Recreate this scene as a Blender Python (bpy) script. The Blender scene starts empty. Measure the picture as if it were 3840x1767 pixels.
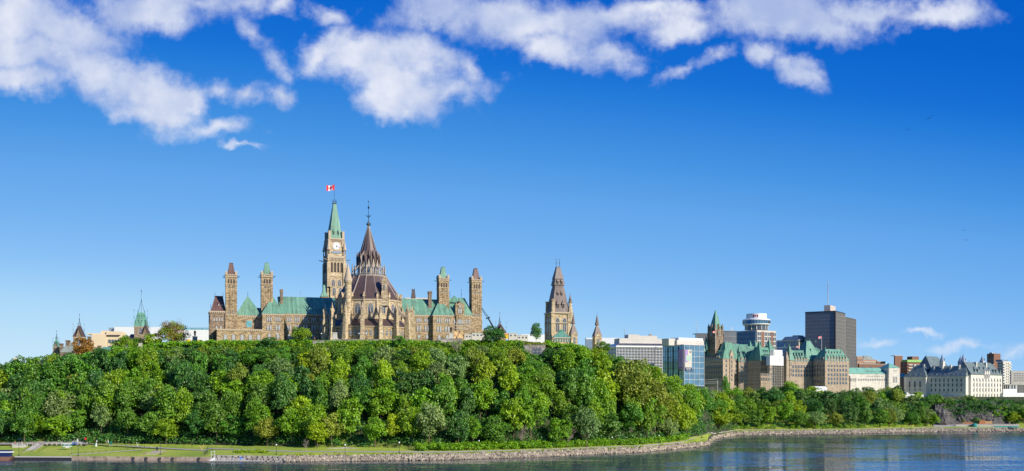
import bpy, math, random
import numpy as np
from mathutils import Vector
from math import radians, sin, cos, tan, pi, atan2, hypot
sc = bpy.context.scene
COL = sc.collection
# ---------------------------------------------------------------- camera
F = 4000.0; HY = 1480.0; CZ = 30.0; PW = 3840.0
cd = bpy.data.cameras.new('camera'); cam = bpy.data.objects.new('camera', cd); COL.objects.link(cam)
cam.location = (0, 0, CZ); cam.rotation_euler = (radians(90), 0, 0)
cd.sensor_width = 36.0; cd.lens = 36.0 * F / PW
cd.shift_y = (HY - 1767 / 2) / PW
cd.clip_start = 1; cd.clip_end = 40000
sc.camera = cam
sc.view_settings.view_transform = 'Standard'; sc.view_settings.look = 'None'
sc.view_settings.exposure = 0.36; sc.view_settings.gamma = 1.0
sc.cycles.max_bounces = 6; sc.cycles.diffuse_bounces = 3; sc.cycles.glossy_bounces = 3
sc.cycles.transmission_bounces = 3; sc.cycles.transparent_max_bounces = 4
# ---------------------------------------------------------------- sun
SAZ, SEL = 128.0, 27.0      # clockwise from +Y, elevation
sd = bpy.data.lights.new('sun', 'SUN'); so = bpy.data.objects.new('sun', sd); COL.objects.link(so)
sd.energy = 5.0; sd.angle = radians(0.5); sd.color = (1.0, 0.93, 0.80)
sv = Vector((sin(radians(SAZ)) * cos(radians(SEL)), cos(radians(SAZ)) * cos(radians(SEL)), sin(radians(SEL))))
so.rotation_euler = sv.to_track_quat('Z', 'Y').to_euler(); so.location = (300, -200, 400)
# ---------------------------------------------------------------- node helper
class NT:
    def __init__(s, tree): s.t = tree; s.N = tree.nodes; s.L = tree.links
    def n(s, typ, ins=None, **kw):
        nd = s.N.new(typ)
        for k, v in kw.items(): setattr(nd, k, v)
        for k, v in (ins or {}).items():
            if hasattr(v, 'is_output') or isinstance(v, bpy.types.NodeSocket): s.L.new(v, nd.inputs[k])
            else: nd.inputs[k].default_value = v
        return nd
    def math(s, op, a, b=None, c=None, clamp=False):
        ins = {0: a}
        if b is not None: ins[1] = b
        if c is not None: ins[2] = c
        return s.n('ShaderNodeMath', ins, operation=op, use_clamp=clamp).outputs[0]
    def mix(s, f, a, b, blend='MIX'):
        return s.n('ShaderNodeMix', {0: f, 6: a, 7: b}, data_type='RGBA', blend_type=blend).outputs[2]
    def ramp(s, f, stops):
        r = s.n('ShaderNodeValToRGB', {0: f}); e = r.color_ramp.elements
        while len(e) < len(stops): e.new(0.5)
        for i, (p, c) in enumerate(stops):
            e[i].position = p; e[i].color = (*c, 1) if len(c) == 3 else c
        return r.outputs[0]
    def noise(s, vec, scale, detail=3, rough=0.5, dist=0.0):
        ins = {'Scale': scale, 'Detail': detail, 'Roughness': rough, 'Distortion': dist}
        if vec is not None: ins['Vector'] = vec
        return s.n('ShaderNodeTexNoise', ins).outputs[0]
    def smooth(s, x, a, b, lo=0.0, hi=1.0):
        return s.n('ShaderNodeMapRange', {0: x, 1: a, 2: b, 3: lo, 4: hi}, interpolation_type='SMOOTHSTEP').outputs[0]
# ---------------------------------------------------------------- world: Nishita sky with clouds
w = bpy.data.worlds.new('World'); sc.world = w; w.use_nodes = True
T = NT(w.node_tree); T.N.clear()
skv = T.n('ShaderNodeVectorMath', {0: T.n('ShaderNodeVectorMath', {0: T.n('ShaderNodeTexCoord').outputs['Generated'], 1: (0.35, 1, 1.0), 2: (-0.06, 0, 0.10)}, operation='MULTIPLY_ADD').outputs[0]}, operation='NORMALIZE').outputs[0]
sky = T.n('ShaderNodeTexSky', {0: skv}, sky_type='NISHITA', sun_disc=False, sun_elevation=radians(SEL), sun_rotation=radians(SAZ),
          altitude=0.0, air_density=1.0, dust_density=0.15, ozone_density=2.0)
gco = T.n('ShaderNodeTexCoord').outputs['Generated']
sep = T.n('ShaderNodeSeparateXYZ', {0: gco}); dx, dy, dz = sep.outputs
yy = T.math('MAXIMUM', dy, 0.05)
u = T.math('DIVIDE', dx, yy); v = T.math('DIVIDE', dz, yy)
uv = T.n('ShaderNodeCombineXYZ', {0: u, 1: v, 2: 0.0}).outputs[0]
# deepen the blue of the polarised late-afternoon sky
skc = T.n('ShaderNodeSeparateColor', {0: sky.outputs[0]})
SKR = [(3.3,(.002,.115,.58)),(3.55,(.003,.13,.61)),(3.86,(.009,.165,.665)),(4.03,(.020,.205,.70)),(4.48,(.062,.295,.765)),(4.93,(.125,.38,.825)),(5.39,(.175,.44,.87)),(5.97,(.265,.545,.92)),(6.52,(.41,.685,.945)),(7.6,(.64,.84,.955))]
skyc = T.ramp(T.math('DIVIDE', skc.outputs[2], 8.0), [(p / 8.0, c) for p, c in SKR])
BL = [(60,60,280,130,0),(250,120,270,120,20),(40,300,260,75,0),(330,250,270,110,25),(530,335,230,100,22),(560,425,180,55,15),
 (680,370,100,80,0),(90,200,260,90,0),(560,50,260,95,0),(800,20,230,48,0),(930,110,120,34,42),(1045,235,70,40,50),(840,345,65,38,0),(940,362,55,30,0),
 (1050,360,62,50,0),(800,490,120,26,-8),(890,552,60,12,0),(1060,25,75,50,0),(1230,55,80,44,30),(1200,190,105,85,-20),(1390,215,230,130,0),
 (1540,215,190,110,10),(1520,330,230,105,20),(1470,405,130,60,15),(1660,365,165,42,-15),(1770,262,65,40,40),(1650,50,270,100,0),
 (1960,90,350,115,5),(2070,190,220,75,15),(2290,205,115,50,10),(2220,60,280,70,0),(2560,105,150,65,0),(2440,40,260,60,0),
 (2900,40,270,95,0),(3050,85,230,80,10),(3250,50,270,70,0),(3500,40,230,72,0),(2560,272,62,22,-18),(2670,238,65,28,-15),(2850,200,75,50,0),
 (3010,277,85,30,25),(3280,1275,48,12,0),(3460,1240,45,8,0),(3640,1300,100,13,0),(3810,1315,80,20,0)]
# warp coordinates so outlines are ragged
wn = T.n('ShaderNodeTexNoise', {'Vector': uv, 'Scale': 22.0, 'Detail': 5.0, 'Roughness': 0.6})
wv = T.n('ShaderNodeVectorMath', {0: wn.outputs[1], 1: (0.5, 0.5, 0.5)}, operation='SUBTRACT').outputs[0]
wv = T.n('ShaderNodeVectorMath', {0: wv, 3: 0.045}, operation='SCALE').outputs[0]
wuv = T.n('ShaderNodeVectorMath', {0: uv, 1: wv}, operation='ADD').outputs[0]
acc = None; sh = None
for (cx, cy, rx, ry, ro) in BL:
    mp = T.n('ShaderNodeMapping', {0: wuv, 1: ((cx - 1920) / F, (HY - cy) / F, 0), 2: (0, 0, radians(-ro)), 3: (rx / F, ry / F, 1)}, vector_type='TEXTURE')
    ln = T.n('ShaderNodeVectorMath', {0: mp.outputs[0]}, operation='LENGTH').outputs['Value']
    q_ = min(1.1, max(0.40, min(rx, ry) / 70))
    ln = T.math('MULTIPLY_ADD', ln, q_, -q_ - max(0.0, (60 - min(rx, ry)) / 60) * 0.24)
    acc = ln if acc is None else T.n('ShaderNodeMath', {0: acc, 1: ln, 2: 0.3}, operation='SMOOTH_MIN').outputs[0]
fn = T.noise(uv, 13.0, 11, 0.63)
dens = T.math('ADD', T.math('SUBTRACT', 0.10, acc), T.math('MULTIPLY', T.math('SUBTRACT', fn, 0.5), 2.6))
alpha = T.smooth(dens, -0.12, 0.92)
alpha = T.math('MULTIPLY', alpha, T.smooth(dy, 0.05, 0.25))
alpha = T.math('MULTIPLY', alpha, T.smooth(dz, 0.0, 0.02))
alpha = T.math('MULTIPLY', alpha, T.smooth(v, 0.05, 0.12, 0.62, 0.96))
# thick middles are greyer, thin sunlit rims whiter
uv2 = T.n('ShaderNodeVectorMath', {0: uv, 1: (0.010, -0.012, 0.0)}, operation='ADD').outputs[0]
fn2 = T.noise(uv2, 9.0, 5, 0.55)
uv3 = T.n('ShaderNodeVectorMath', {0: uv, 1: (0.009, -0.007, 0.0)}, operation='ADD').outputs[0]
emb = T.math('SUBTRACT', T.noise(uv, 14.0, 6, 0.52), T.noise(uv3, 14.0, 6, 0.52))   # sunlit side of each billow
lit = T.math('ADD', T.math('ADD', fn2, T.math('MULTIPLY', v, -0.5)), T.math('MULTIPLY', emb, 0.5))
lit = T.smooth(lit, 0.14, 0.60)
cc = T.mix(lit, (0.40, 0.50, 0.78, 1), (0.90, 0.92, 0.98, 1))
cc = T.mix(T.smooth(v, 0.02, 0.09), (0.80, 0.84, 0.95, 1), cc)
fin = T.mix(alpha, skyc, cc)
bg = T.n('ShaderNodeBackground', {0: fin, 1: 0.78})
T.L.new(bg.outputs[0], T.n('ShaderNodeOutputWorld').inputs[0])
# ---------------------------------------------------------------- materials
def mat(name):
    m = bpy.data.materials.new(name); m.use_nodes = True; t = NT(m.node_tree)
    b = t.N['Principled BSDF']; return m, t, b
def OC(t): return t.n('ShaderNodeTexCoord').outputs['Object']
def simple(name, c, rough=0.7, metal=0.0, var=0.25, sc_=0.6):
    m, t, b = mat(name); oc = OC(t)
    f = t.noise(oc, sc_, 4, 0.6)
    t.L.new(t.mix(f, tuple(x * (1 - var) for x in c) + (1,), tuple(min(1, x * (1 + var)) for x in c) + (1,)), b.inputs['Base Color'])
    b.inputs['Roughness'].default_value = rough; b.inputs['Metallic'].default_value = metal
    return m
def stone(name, c1, c2, c3, rows=0.55):
    m, t, b = mat(name); oc = OC(t)
    se = t.n('ShaderNodeSeparateXYZ', {0: oc})
    h = t.math('ADD', se.outputs[0], t.math('MULTIPLY', se.outputs[1], 0.83))
    vec = t.n('ShaderNodeCombineXYZ', {0: h, 1: se.outputs[2], 2: 0.0}).outputs[0]
    br = t.n('ShaderNodeTexBrick', {'Vector': vec, 'Color1': (0, 0, 0, 1), 'Color2': (1, 1, 1, 1), 'Mortar': (.45, .45, .45, 1), 'Scale': 1.0,
             'Mortar Size': 0.03, 'Bias': 0.0, 'Brick Width': 1.5, 'Row Height': rows})
    n1 = t.noise(oc, 0.9, 5, 0.65); n2 = t.noise(oc, 0.12, 3, 0.6)
    k = t.math('ADD', t.math('MULTIPLY', br.outputs[0], 0.45), t.math('MULTIPLY', n1, 0.62), clamp=True)
    colr = t.ramp(k, [(0.18, c1), (0.5, c2), (0.82, c3)])
    # soot and weather streaks
    sv_ = t.n('ShaderNodeMapping', {0: oc, 3: (0.5, 0.5, 0.07)}).outputs[0]
    st = t.smooth(t.noise(sv_, 1.0, 4, 0.6), 0.50, 0.72)
    colr = t.mix(t.math('MULTIPLY', st, 0.45), colr, tuple(x * 0.42 for x in c1) + (1,))
    colr = t.mix(t.math('MULTIPLY', n2, 0.25), colr, tuple(x * 0.8 for x in c1) + (1,))
    t.L.new(colr, b.inputs['Base Color']); b.inputs['Roughness'].default_value = 0.9
    bp = t.n('ShaderNodeBump', {'Height': k, 'Distance': 0.12, 'Strength': 0.6}); t.L.new(bp.outputs[0], b.inputs['Normal'])
    return m
def seamed(name, c1, c2, ang=0.0, period=0.62, rough=0.55, metal=0.0):
    """sheet-metal roof with standing seams running up the slope; ang = direction of the eaves"""
    m, t, b = mat(name); oc = OC(t)
    se = t.n('ShaderNodeSeparateXYZ', {0: oc}); a = radians(ang)
    nr = t.n('ShaderNodeSeparateXYZ', {0: t.n('ShaderNodeNewGeometry').outputs['True Normal']})
    along = t.math('ADD', t.math('MULTIPLY', se.outputs[0], cos(a)), t.math('MULTIPLY', se.outputs[1], sin(a)))
    across = t.math('ADD', t.math('MULTIPLY', se.outputs[0], -sin(a)), t.math('MULTIPLY', se.outputs[1], cos(a)))
    na = t.math('ABSOLUTE', t.math('ADD', t.math('MULTIPLY', nr.outputs[0], cos(a)), t.math('MULTIPLY', nr.outputs[1], sin(a))))
    nb = t.math('ABSOLUTE', t.math('ADD', t.math('MULTIPLY', nr.outputs[0], -sin(a)), t.math('MULTIPLY', nr.outputs[1], cos(a))))
    side = t.math('GREATER_THAN', na, nb)
    co = t.math('ADD', t.math('MULTIPLY', along, t.math('SUBTRACT', 1.0, side)), t.math('MULTIPLY', across, side))
    fr = t.math('FRACT', t.math('DIVIDE', co, period))
    seam = t.math('LESS_THAN', t.math('ABSOLUTE', t.math('SUBTRACT', fr, 0.5)), 0.09)
    pan = t.n('ShaderNodeTexWhiteNoise', {1: t.math('FLOOR', t.math('DIVIDE', co, period))}, noise_dimensions='1D').outputs[0]
    st = t.noise(t.n('ShaderNodeMapping', {0: oc, 3: (1.2, 1.2, 0.25)}).outputs[0], 0.8, 4, 0.6)
    k = t.math('ADD', t.math('MULTIPLY', pan, 0.45), t.math('MULTIPLY', st, 0.6), clamp=True)
    colr = t.ramp(k, [(0.2, c1), (0.8, c2)])
    colr = t.mix(t.math('MULTIPLY', seam, 0.45), colr, tuple(min(1, x * 1.5) for x in c2) + (1,))
    t.L.new(colr, b.inputs['Base Color']); b.inputs['Roughness'].default_value = rough; b.inputs['Metallic'].default_value = metal
    pat = t.smooth(t.noise(t.n('ShaderNodeMapping', {0: oc, 3: (0.35, 0.35, 0.12)}).outputs[0], 1.0, 5, 0.7), 0.46, 0.68)
    colr = t.mix(t.math('MULTIPLY', pat, 0.65), colr, (c1[0] * .8 + .02, c1[1] * .5 + .01, c1[2] * .5, 1))
    t.L.new(colr, b.inputs['Base Color'])
    hgt = t.smooth(t.math('ABSOLUTE', t.math('SUBTRACT', fr, 0.5)), 0.0, 0.2, 1.0, 0.0)
    bp = t.n('ShaderNodeBump', {'Height': hgt, 'Distance': 0.12, 'Strength': 0.9}); t.L.new(bp.outputs[0], b.inputs['Normal'])
    return m
def glass(name, c, rough=0.08, spec=0.6, metal=0.0, wob=0.03, ior=1.5):
    m, t, b = mat(name); oc = OC(t)
    n1 = t.noise(oc, 0.35, 2, 0.5)
    wn_ = t.n('ShaderNodeTexVoronoi', {'Vector': oc, 'Scale': 0.30}); 
    t.L.new(t.mix(wn_.outputs['Color'], tuple(x * 0.75 for x in c) + (1,), tuple(x * 1.3 for x in c) + (1,)), b.inputs['Base Color'])
    b.inputs['Roughness'].default_value = rough; b.inputs['Metallic'].default_value = metal
    b.inputs['IOR'].default_value = ior; b.inputs['Specular IOR Level'].default_value = spec
    bp = t.n('ShaderNodeBump', {'Height': n1, 'Distance': wob, 'Strength': 1.0}); t.L.new(bp.outputs[0], b.inputs['Normal'])
    return m
M = {}
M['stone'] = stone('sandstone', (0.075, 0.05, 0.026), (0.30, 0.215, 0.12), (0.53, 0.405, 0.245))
M['stone_pale'] = stone('pale_sandstone', (0.15, 0.11, 0.062), (0.46, 0.355, 0.215), (0.67, 0.545, 0.36))
M['stone_dress'] = simple('dressed_stone', (0.42, 0.335, 0.235), 0.85, 0, 0.25, 1.5)
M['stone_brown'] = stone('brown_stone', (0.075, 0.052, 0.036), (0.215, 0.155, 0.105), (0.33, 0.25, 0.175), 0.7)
M['stone_pink'] = stone('tan_ashlar', (0.16, 0.118, 0.085), (0.36, 0.28, 0.205), (0.48, 0.39, 0.295), 0.7)
M['limestone'] = stone('limestone', (0.44, 0.40, 0.345), (0.61, 0.565, 0.505), (0.70, 0.66, 0.60), 0.9)
M['stone_grey'] = stone('grey_wall_stone', (0.16, 0.14, 0.12), (0.36, 0.32, 0.27), (0.5, 0.46, 0.4), 0.4)
GR1, GR2 = (0.062, 0.19, 0.13), (0.175, 0.335, 0.235)
M['green'] = seamed('green_copper', GR1, GR2, 12, 0.85)
M['green_d'] = seamed('green_copper_deep', (0.05, 0.185, 0.13), (0.145, 0.315, 0.225), 50, 0.8)
M['green0'] = seamed('green_copper_plain', (0.065, 0.22, 0.16), (0.15, 0.35, 0.26), 0, 0.8)
M['brown'] = seamed('brown_copper', (0.075, 0.036, 0.03), (0.155, 0.085, 0.07), 12, 0.8, 0.5)
M['slate'] = seamed('grey_green_copper', (0.17, 0.21, 0.18), (0.27, 0.32, 0.28), 48, 0.8, 0.5)
M['brownr'] = simple('brown_copper_sheet', (0.082, 0.053, 0.045), 0.42, 0.15, 0.35, 0.9)
M['rib'] = simple('weathered_roof_ridge', (0.22, 0.165, 0.145), 0.6, 0, 0.3, 1.0)
M['lantern'] = simple('pale_lantern_stone', (0.33, 0.285, 0.235), 0.8, 0, 0.25, 1.2)
M['iron'] = simple('dark_iron', (0.02, 0.03, 0.045), 0.4, 0.5)
M['steel'] = simple('galvanised_steel', (0.45, 0.46, 0.47), 0.45, 0.6)
M['white'] = simple('white_paint', (0.66, 0.66, 0.66), 0.6, 0, 0.06)
M['offwhite'] = simple('pale_concrete', (0.48, 0.45, 0.40), 0.8, 0, 0.1, 0.15)
M['beige'] = simple('beige_panel', (0.62, 0.49, 0.33), 0.8, 0, 0.1, 0.1)
M['concrete'] = simple('concrete', (0.36, 0.34, 0.31), 0.85, 0, 0.3, 0.5)
M['brick'] = simple('red_brown_brick', (0.19, 0.095, 0.065), 0.9, 0, 0.25, 0.8)
M['brickpale'] = simple('orange_brick', (0.33, 0.20, 0.14), 0.9, 0, 0.2, 0.8)
M['darkmetal'] = simple('bronze_dark_metal', (0.05, 0.042, 0.038), 0.45, 0.3)
M['mull_p'] = simple('pale_bronze_mullion', (0.44, 0.40, 0.34), 0.5, 0.1)
M['mull'] = simple('blue_grey_mullion', (0.27, 0.29, 0.33), 0.5, 0.1)
M['glass'] = glass('window_glass', (0.06, 0.085, 0.12), 0.12)
M['glass_pale'] = glass('pale_blind_glass', (0.28, 0.31, 0.34), 0.2)
M['glass_blue'] = glass('blue_curtain_glass', (0.10, 0.21, 0.31), 0.08, 0.8, 0.35, 0.06)
M['glass_sky'] = glass('sky_reflection_glass', (0.13, 0.33, 0.50), 0.1, 0.8, 0.25, 0.08)  # reflected sky put into the base colour
M['glass_dark'] = glass('dark_curtain_glass', (0.03, 0.045, 0.075), 0.1, 0.7, 0.3, 0.04)
M['glass_teal'] = glass('teal_glass', (0.15, 0.38, 0.40), 0.12, 0.7, 0.3)
M['opening_shade'] = simple('dark_opening', (0.035, 0.025, 0.02), 0.9)  # near-black colour paints the shade inside openings that are not cut
M['yellow'] = simple('yellow_hoarding', (0.75, 0.5, 0.02), 0.6)
M['orange'] = simple('orange_panel', (0.65, 0.26, 0.10), 0.7)
M['plywood'] = simple('plywood', (0.55, 0.36, 0.18), 0.8)
M['red'] = simple('red_paint', (0.7, 0.02, 0.02), 0.5)
M['navy'] = simple('navy_paint', (0.01, 0.02, 0.09), 0.4)
M['bluep'] = simple('blue_plastic', (0.03, 0.15, 0.55), 0.4)
M['greenp'] = simple('dark_green_paint', (0.01, 0.14, 0.09), 0.5)
M['tealp'] = simple('teal_hoarding', (0.01, 0.22, 0.19), 0.6)
M['bronze'] = simple('dark_bronze', (0.03, 0.028, 0.022), 0.45, 0.6)
M['bark'] = simple('bark', (0.13, 0.095, 0.065), 0.95, 0, 0.4, 2.0)
M['deadwood'] = simple('grey_dead_wood', (0.30, 0.24, 0.20), 0.95, 0, 0.3, 2.0)
M['wood'] = simple('weathered_timber', (0.26, 0.2, 0.15), 0.85, 0, 0.35, 1.0)
M['rubber'] = simple('black_rubber', (0.02, 0.02, 0.02), 0.8)
M['skin'] = simple('skin', (0.45, 0.26, 0.18), 0.6)
M['brick_win'] = simple('balcony_rail', (0.5, 0.42, 0.36), 0.6)
M['lime'] = simple('lime_green_panel', (0.22, 0.42, 0.12), 0.6)
M['bluegrey'] = simple('blue_grey_panel', (0.16, 0.22, 0.30), 0.6)
M['globe'] = simple('white_globe', (0.85, 0.83, 0.78), 0.3, 0, 0.02)

def foliage(name, c1, c2, c3):
    m = bpy.data.materials.new(name); m.use_nodes = True; t = NT(m.node_tree); t.N.clear()
    g = t.n('ShaderNodeNewGeometry'); oi = t.n('ShaderNodeObjectInfo')
    oc = OC(t)
    k = t.math('ADD', t.math('MULTIPLY', g.outputs['Random Per Island'], 0.40), t.math('MULTIPLY', t.noise(oc, 0.22, 2, 0.5), 0.65))
    colr = t.ramp(k, [(0.25, c1), (0.5, c2), (0.85, c3)])
    hs = t.n('ShaderNodeHueSaturation', {0: t.math('ADD', 0.48, t.math('MULTIPLY', oi.outputs['Random'], 0.032)), 1: 1.06,
             2: t.math('ADD', 0.92, t.math('MULTIPLY', t.n('ShaderNodeTexWhiteNoise', {1: oi.outputs['Random']}, noise_dimensions='1D').outputs[0], 0.38)), 4: colr})
    d = t.n('ShaderNodeBsdfDiffuse', {0: hs.outputs[0]})
    tr = t.n('ShaderNodeBsdfTranslucent', {0: t.mix(1.0, hs.outputs[0], (1.15, 1.1, 0.35, 1), 'MULTIPLY')})
    gl = t.n('ShaderNodeBsdfGlossy', {0: (0.9, 0.95, 0.85, 1), 1: 0.55})
    mx = t.n('ShaderNodeMixShader', {0: 0.26, 1: d.outputs[0], 2: tr.outputs[0]})
    mx = t.n('ShaderNodeMixShader', {0: 0.04, 1: mx.outputs[0], 2: gl.outputs[0]})
    t.L.new(mx.outputs[0], t.n('ShaderNodeOutputMaterial').inputs[0])
    return m
FO = {'bright green': foliage('leaf_bright', (0.07, 0.165, 0.010), (0.145, 0.30, 0.018), (0.29, 0.46, 0.03)),
      'yellow-green': foliage('leaf_yellow', (0.11, 0.20, 0.008), (0.23, 0.37, 0.015), (0.40, 0.52, 0.03)),
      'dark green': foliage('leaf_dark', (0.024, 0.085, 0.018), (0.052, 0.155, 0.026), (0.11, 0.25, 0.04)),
      'mid green': foliage('leaf_mid', (0.042, 0.125, 0.014), (0.09, 0.225, 0.022), (0.19, 0.355, 0.036)),
      'grey-green': foliage('leaf_grey', (0.085, 0.16, 0.05), (0.17, 0.275, 0.08), (0.28, 0.39, 0.12)),
      'olive': foliage('leaf_olive', (0.10, 0.15, 0.018), (0.20, 0.26, 0.028), (0.32, 0.37, 0.05)),
      'rusty': foliage('leaf_rusty', (0.16, 0.06, 0.012), (0.30, 0.13, 0.03), (0.38, 0.24, 0.05))}
# ---------------------------------------------------------------- geometry helpers
def X(px, Y): return (px - 1920) * Y / F
def Zc(py, Y): return CZ + (HY - py) * Y / F
def W(px, py, Y): return Vector((X(px, Y), Y, Zc(py, Y)))
class Fr:
    """local frame: +x along a front, +y away from the river, z absolute"""
    def __init__(s, px=1920, Y=0.0, a=0.0, o=None):
        s.a = a; s.c = cos(radians(a)); s.s = sin(radians(a))
        s.ox, s.oy = (X(px, Y), Y) if o is None else o
    def w(s, x, y, z): return (s.ox + x * s.c - y * s.s, s.oy + x * s.s + y * s.c, z)
    def x(s, px, yl=0.0):
        k = (px - 1920) / F
        return (k * (s.oy + yl * s.c) - s.ox + yl * s.s) / (s.c - k * s.s)
    def y(s, px, xl=0.0):
        k = (px - 1920) / F
        return (s.ox + xl * s.c - k * (s.oy + xl * s.s)) / (s.s + k * s.c)
    def Y(s, x, y=0.0): return s.oy + x * s.s + y * s.c
    def z(s, py, x, y=0.0): return CZ + (HY - py) * s.Y(x, y) / F
ID = Fr(o=(0, 0))
class MB:
    def __init__(s, fr=ID): s.v = []; s.f = []; s.m = []; s.fr = fr
    def add(s, vs, fs, mi=0):
        b = len(s.v); s.v += [s.fr.w(*p) for p in vs]
        s.f += [tuple(b + i for i in f) for f in fs]; s.m += [mi] * len(fs); return s
    def taper(s, x0, x1, y0, y1, z0, X0, X1, Y0, Y1, z1, mi=0):
        return s.add([(x0,y0,z0),(x1,y0,z0),(x1,y1,z0),(x0,y1,z0),(X0,Y0,z1),(X1,Y0,z1),(X1,Y1,z1),(X0,Y1,z1)],
                     [(0,3,2,1),(4,5,6,7),(0,1,5,4),(1,2,6,5),(2,3,7,6),(3,0,4,7)], mi)
    def box(s, x0, x1, y0, y1, z0, z1, mi=0): return s.taper(x0,x1,y0,y1,z0,x0,x1,y0,y1,z1,mi)
    def cbox(s, cx, cy, hx, hy, z0, z1, mi=0, k=1.0):
        return s.taper(cx-hx,cx+hx,cy-hy,cy+hy,z0,cx-hx*k,cx+hx*k,cy-hy*k,cy+hy*k,z1,mi)
    def cone(s, cx, cy, z0, z1, r0, r1, n=12, mi=0, ph=0.0, top=True):
        vs = [(cx + r0*cos(ph+2*pi*i/n), cy + r0*sin(ph+2*pi*i/n), z0) for i in range(n)]
        vs += [(cx + r1*cos(ph+2*pi*i/n), cy + r1*sin(ph+2*pi*i/n), z1) for i in range(n)]
        fs = [(i, (i+1) % n, n+(i+1) % n, n+i) for i in range(n)]
        fs += [tuple(range(n-1, -1, -1)), tuple(range(n, 2*n))]
        return s.add(vs, fs, mi)
    def lathe(s, cx, cy, prof, n=12, mi=0, ph=0.0):
        for (r0, z0), (r1, z1) in zip(prof[:-1], prof[1:]): s.cone(cx, cy, z0, z1, max(r0, .01), max(r1, .01), n, mi, ph)
        return s
    def prism(s, pts, y0, y1, mi=0):
        """outline in local x,z pushed from y0 to y1"""
        n = len(pts)
        vs = [(x, y0, z) for x, z in pts] + [(x, y1, z) for x, z in pts]
        fs = [tuple(range(n)), tuple(range(2*n-1, n-1, -1))] + [(i, n+i, n+(i+1) % n, (i+1) % n) for i in range(n)]
        return s.add(vs, fs, mi)
    def prismx(s, pts, x0, x1, mi=0):
        n = len(pts)
        vs = [(x0, y, z) for y, z in pts] + [(x1, y, z) for y, z in pts]
        fs = [tuple(range(n)), tuple(range(2*n-1, n-1, -1))] + [(i, n+i, n+(i+1) % n, (i+1) % n) for i in range(n)]
        return s.add(vs, fs, mi)
    def bar(s, a, b, r, n=5, mi=0, r2=None):
        a = Vector(a); b = Vector(b); d = (b - a)
        if d.length < 1e-6: return s
        q = d.to_track_quat('Z', 'Y'); r2 = r if r2 is None else r2
        vs = [tuple(a + q @ Vector((r*cos(2*pi*i/n), r*sin(2*pi*i/n), 0))) for i in range(n)]
        vs += [tuple(b + q @ Vector((r2*cos(2*pi*i/n), r2*sin(2*pi*i/n), 0))) for i in range(n)]
        return s.add(vs, [(i, (i+1) % n, n+(i+1) % n, n+i) for i in range(n)] + [tuple(range(n-1,-1,-1)), tuple(range(n, 2*n))], mi)
    def mesh(s, name, mats, off=(0, 0, 0), smooth=False):
        me = bpy.data.meshes.new(name); o = Vector(off)
        me.from_pydata([(a-o[0], b-o[1], c-o[2]) for a, b, c in s.v], [], s.f)
        for m in (mats if isinstance(mats, (list, tuple)) else [mats]): me.materials.append(m)
        me.polygons.foreach_set('material_index', s.m)
        if smooth: me.polygons.foreach_set('use_smooth', [True]*len(s.f))
        import bmesh
        bm = bmesh.new(); bm.from_mesh(me); bmesh.ops.recalc_face_normals(bm, faces=bm.faces); bm.to_mesh(me); bm.free()
        me.update(); return me
def tag(o, label=None, cat=None, group=None, kind=None):
    if label: o['label'] = label
    if cat: o['category'] = cat
    if group: o['group'] = group
    if kind: o['kind'] = kind
    return o
def link(name, data, parent=None, loc=None, rz=0.0):
    o = bpy.data.objects.new(name, data); COL.objects.link(o)
    if parent is not None: o.parent = parent
    if loc is not None: o.location = loc
    if rz: o.rotation_euler = (0, 0, rz)
    return o
def thing(name, label, cat, loc, group=None, rz=0.0):
    return tag(link(name, None, None, loc, rz), label, cat, group)
def root_of(o):
    while o.parent: o = o.parent
    return o
def part(name, mb, m, parent, smooth=False, label=None):
    """mesh in world coordinates attached to a thing (or to one of its unmoved parts)"""
    r = root_of(parent)
    o = link(name, mb.mesh(name, m, r.location, smooth), parent)
    if label: o['label'] = label
    return o
def child(name, me, parent, wpos, rz=0.0):
    r = root_of(parent); return link(name, me, parent, Vector(wpos) - r.location, rz)
def solo(name, mb, m, label, cat, group=None, smooth=False, off=None, kind=None):
    if off is None:
        n = len(mb.v); off = (sum(p[0] for p in mb.v)/n, sum(p[1] for p in mb.v)/n, min(p[2] for p in mb.v))
    o = link(name, mb.mesh(name, m, off, smooth), None, off); return tag(o, label, cat, group, kind)
def dup(root, loc, rz=None, label=None, scale=None, group=None):
    r = root.copy(); COL.objects.link(r); r.location = loc
    if rz is not None: r.rotation_euler = (0, 0, rz)
    if label: r['label'] = label
    if group: r['group'] = group
    if scale is not None: r.scale = scale
    for c0 in list(root.children):
        c = c0.copy(); COL.objects.link(c); c.parent = r
        for g0 in list(c0.children):
            g = g0.copy(); COL.objects.link(g); g.parent = c
    return r
# ---------------------------------------------------------------- terrain
def interp(tab):
    xs = [a for a, _ in tab]; ys = [b for _, b in tab]
    return lambda p: float(np.interp(p, xs, ys))
shore = interp([(-800,510),(0,492),(800,484),(1100,474),(1640,486),(2000,508),(2400,550),(2560,590),(2625,612),(2655,628),(2668,690),(2690,722),(2773,785),(3000,800),(3200,811),(3480,851),(3840,866),(4700,890)])
foot = interp([(-800,548),(0,545),(250,542),(800,528),(1100,512),(1640,506),(2000,523),(2400,567),(2560,610),(2625,650),(2660,700),(2700,742),(2773,806),(3000,816),(3200,828),(3470,870),(3492,899),(3560,903),(3780,903),(3840,896),(4700,920)])
crest = interp([(-800,600),(0,600),(800,588),(1200,583),(1900,583),(2200,596),(2400,620),(2560,680),(2640,740),(2700,800),(2800,880),(3000,915),(3300,925),(3500,910),(3840,925),(4700,960)])
chgt = interp([(-800,30),(0,36),(150,40),(300,46),(480,53),(600,57),(800,60),(1950,60),(2100,58),(2200,55),(2300,48),(2400,42),(2500,34),(2600,28),(2700,26),(3100,26),(3300,27),(3600,28),(3840,28),(4700,26)])
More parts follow.
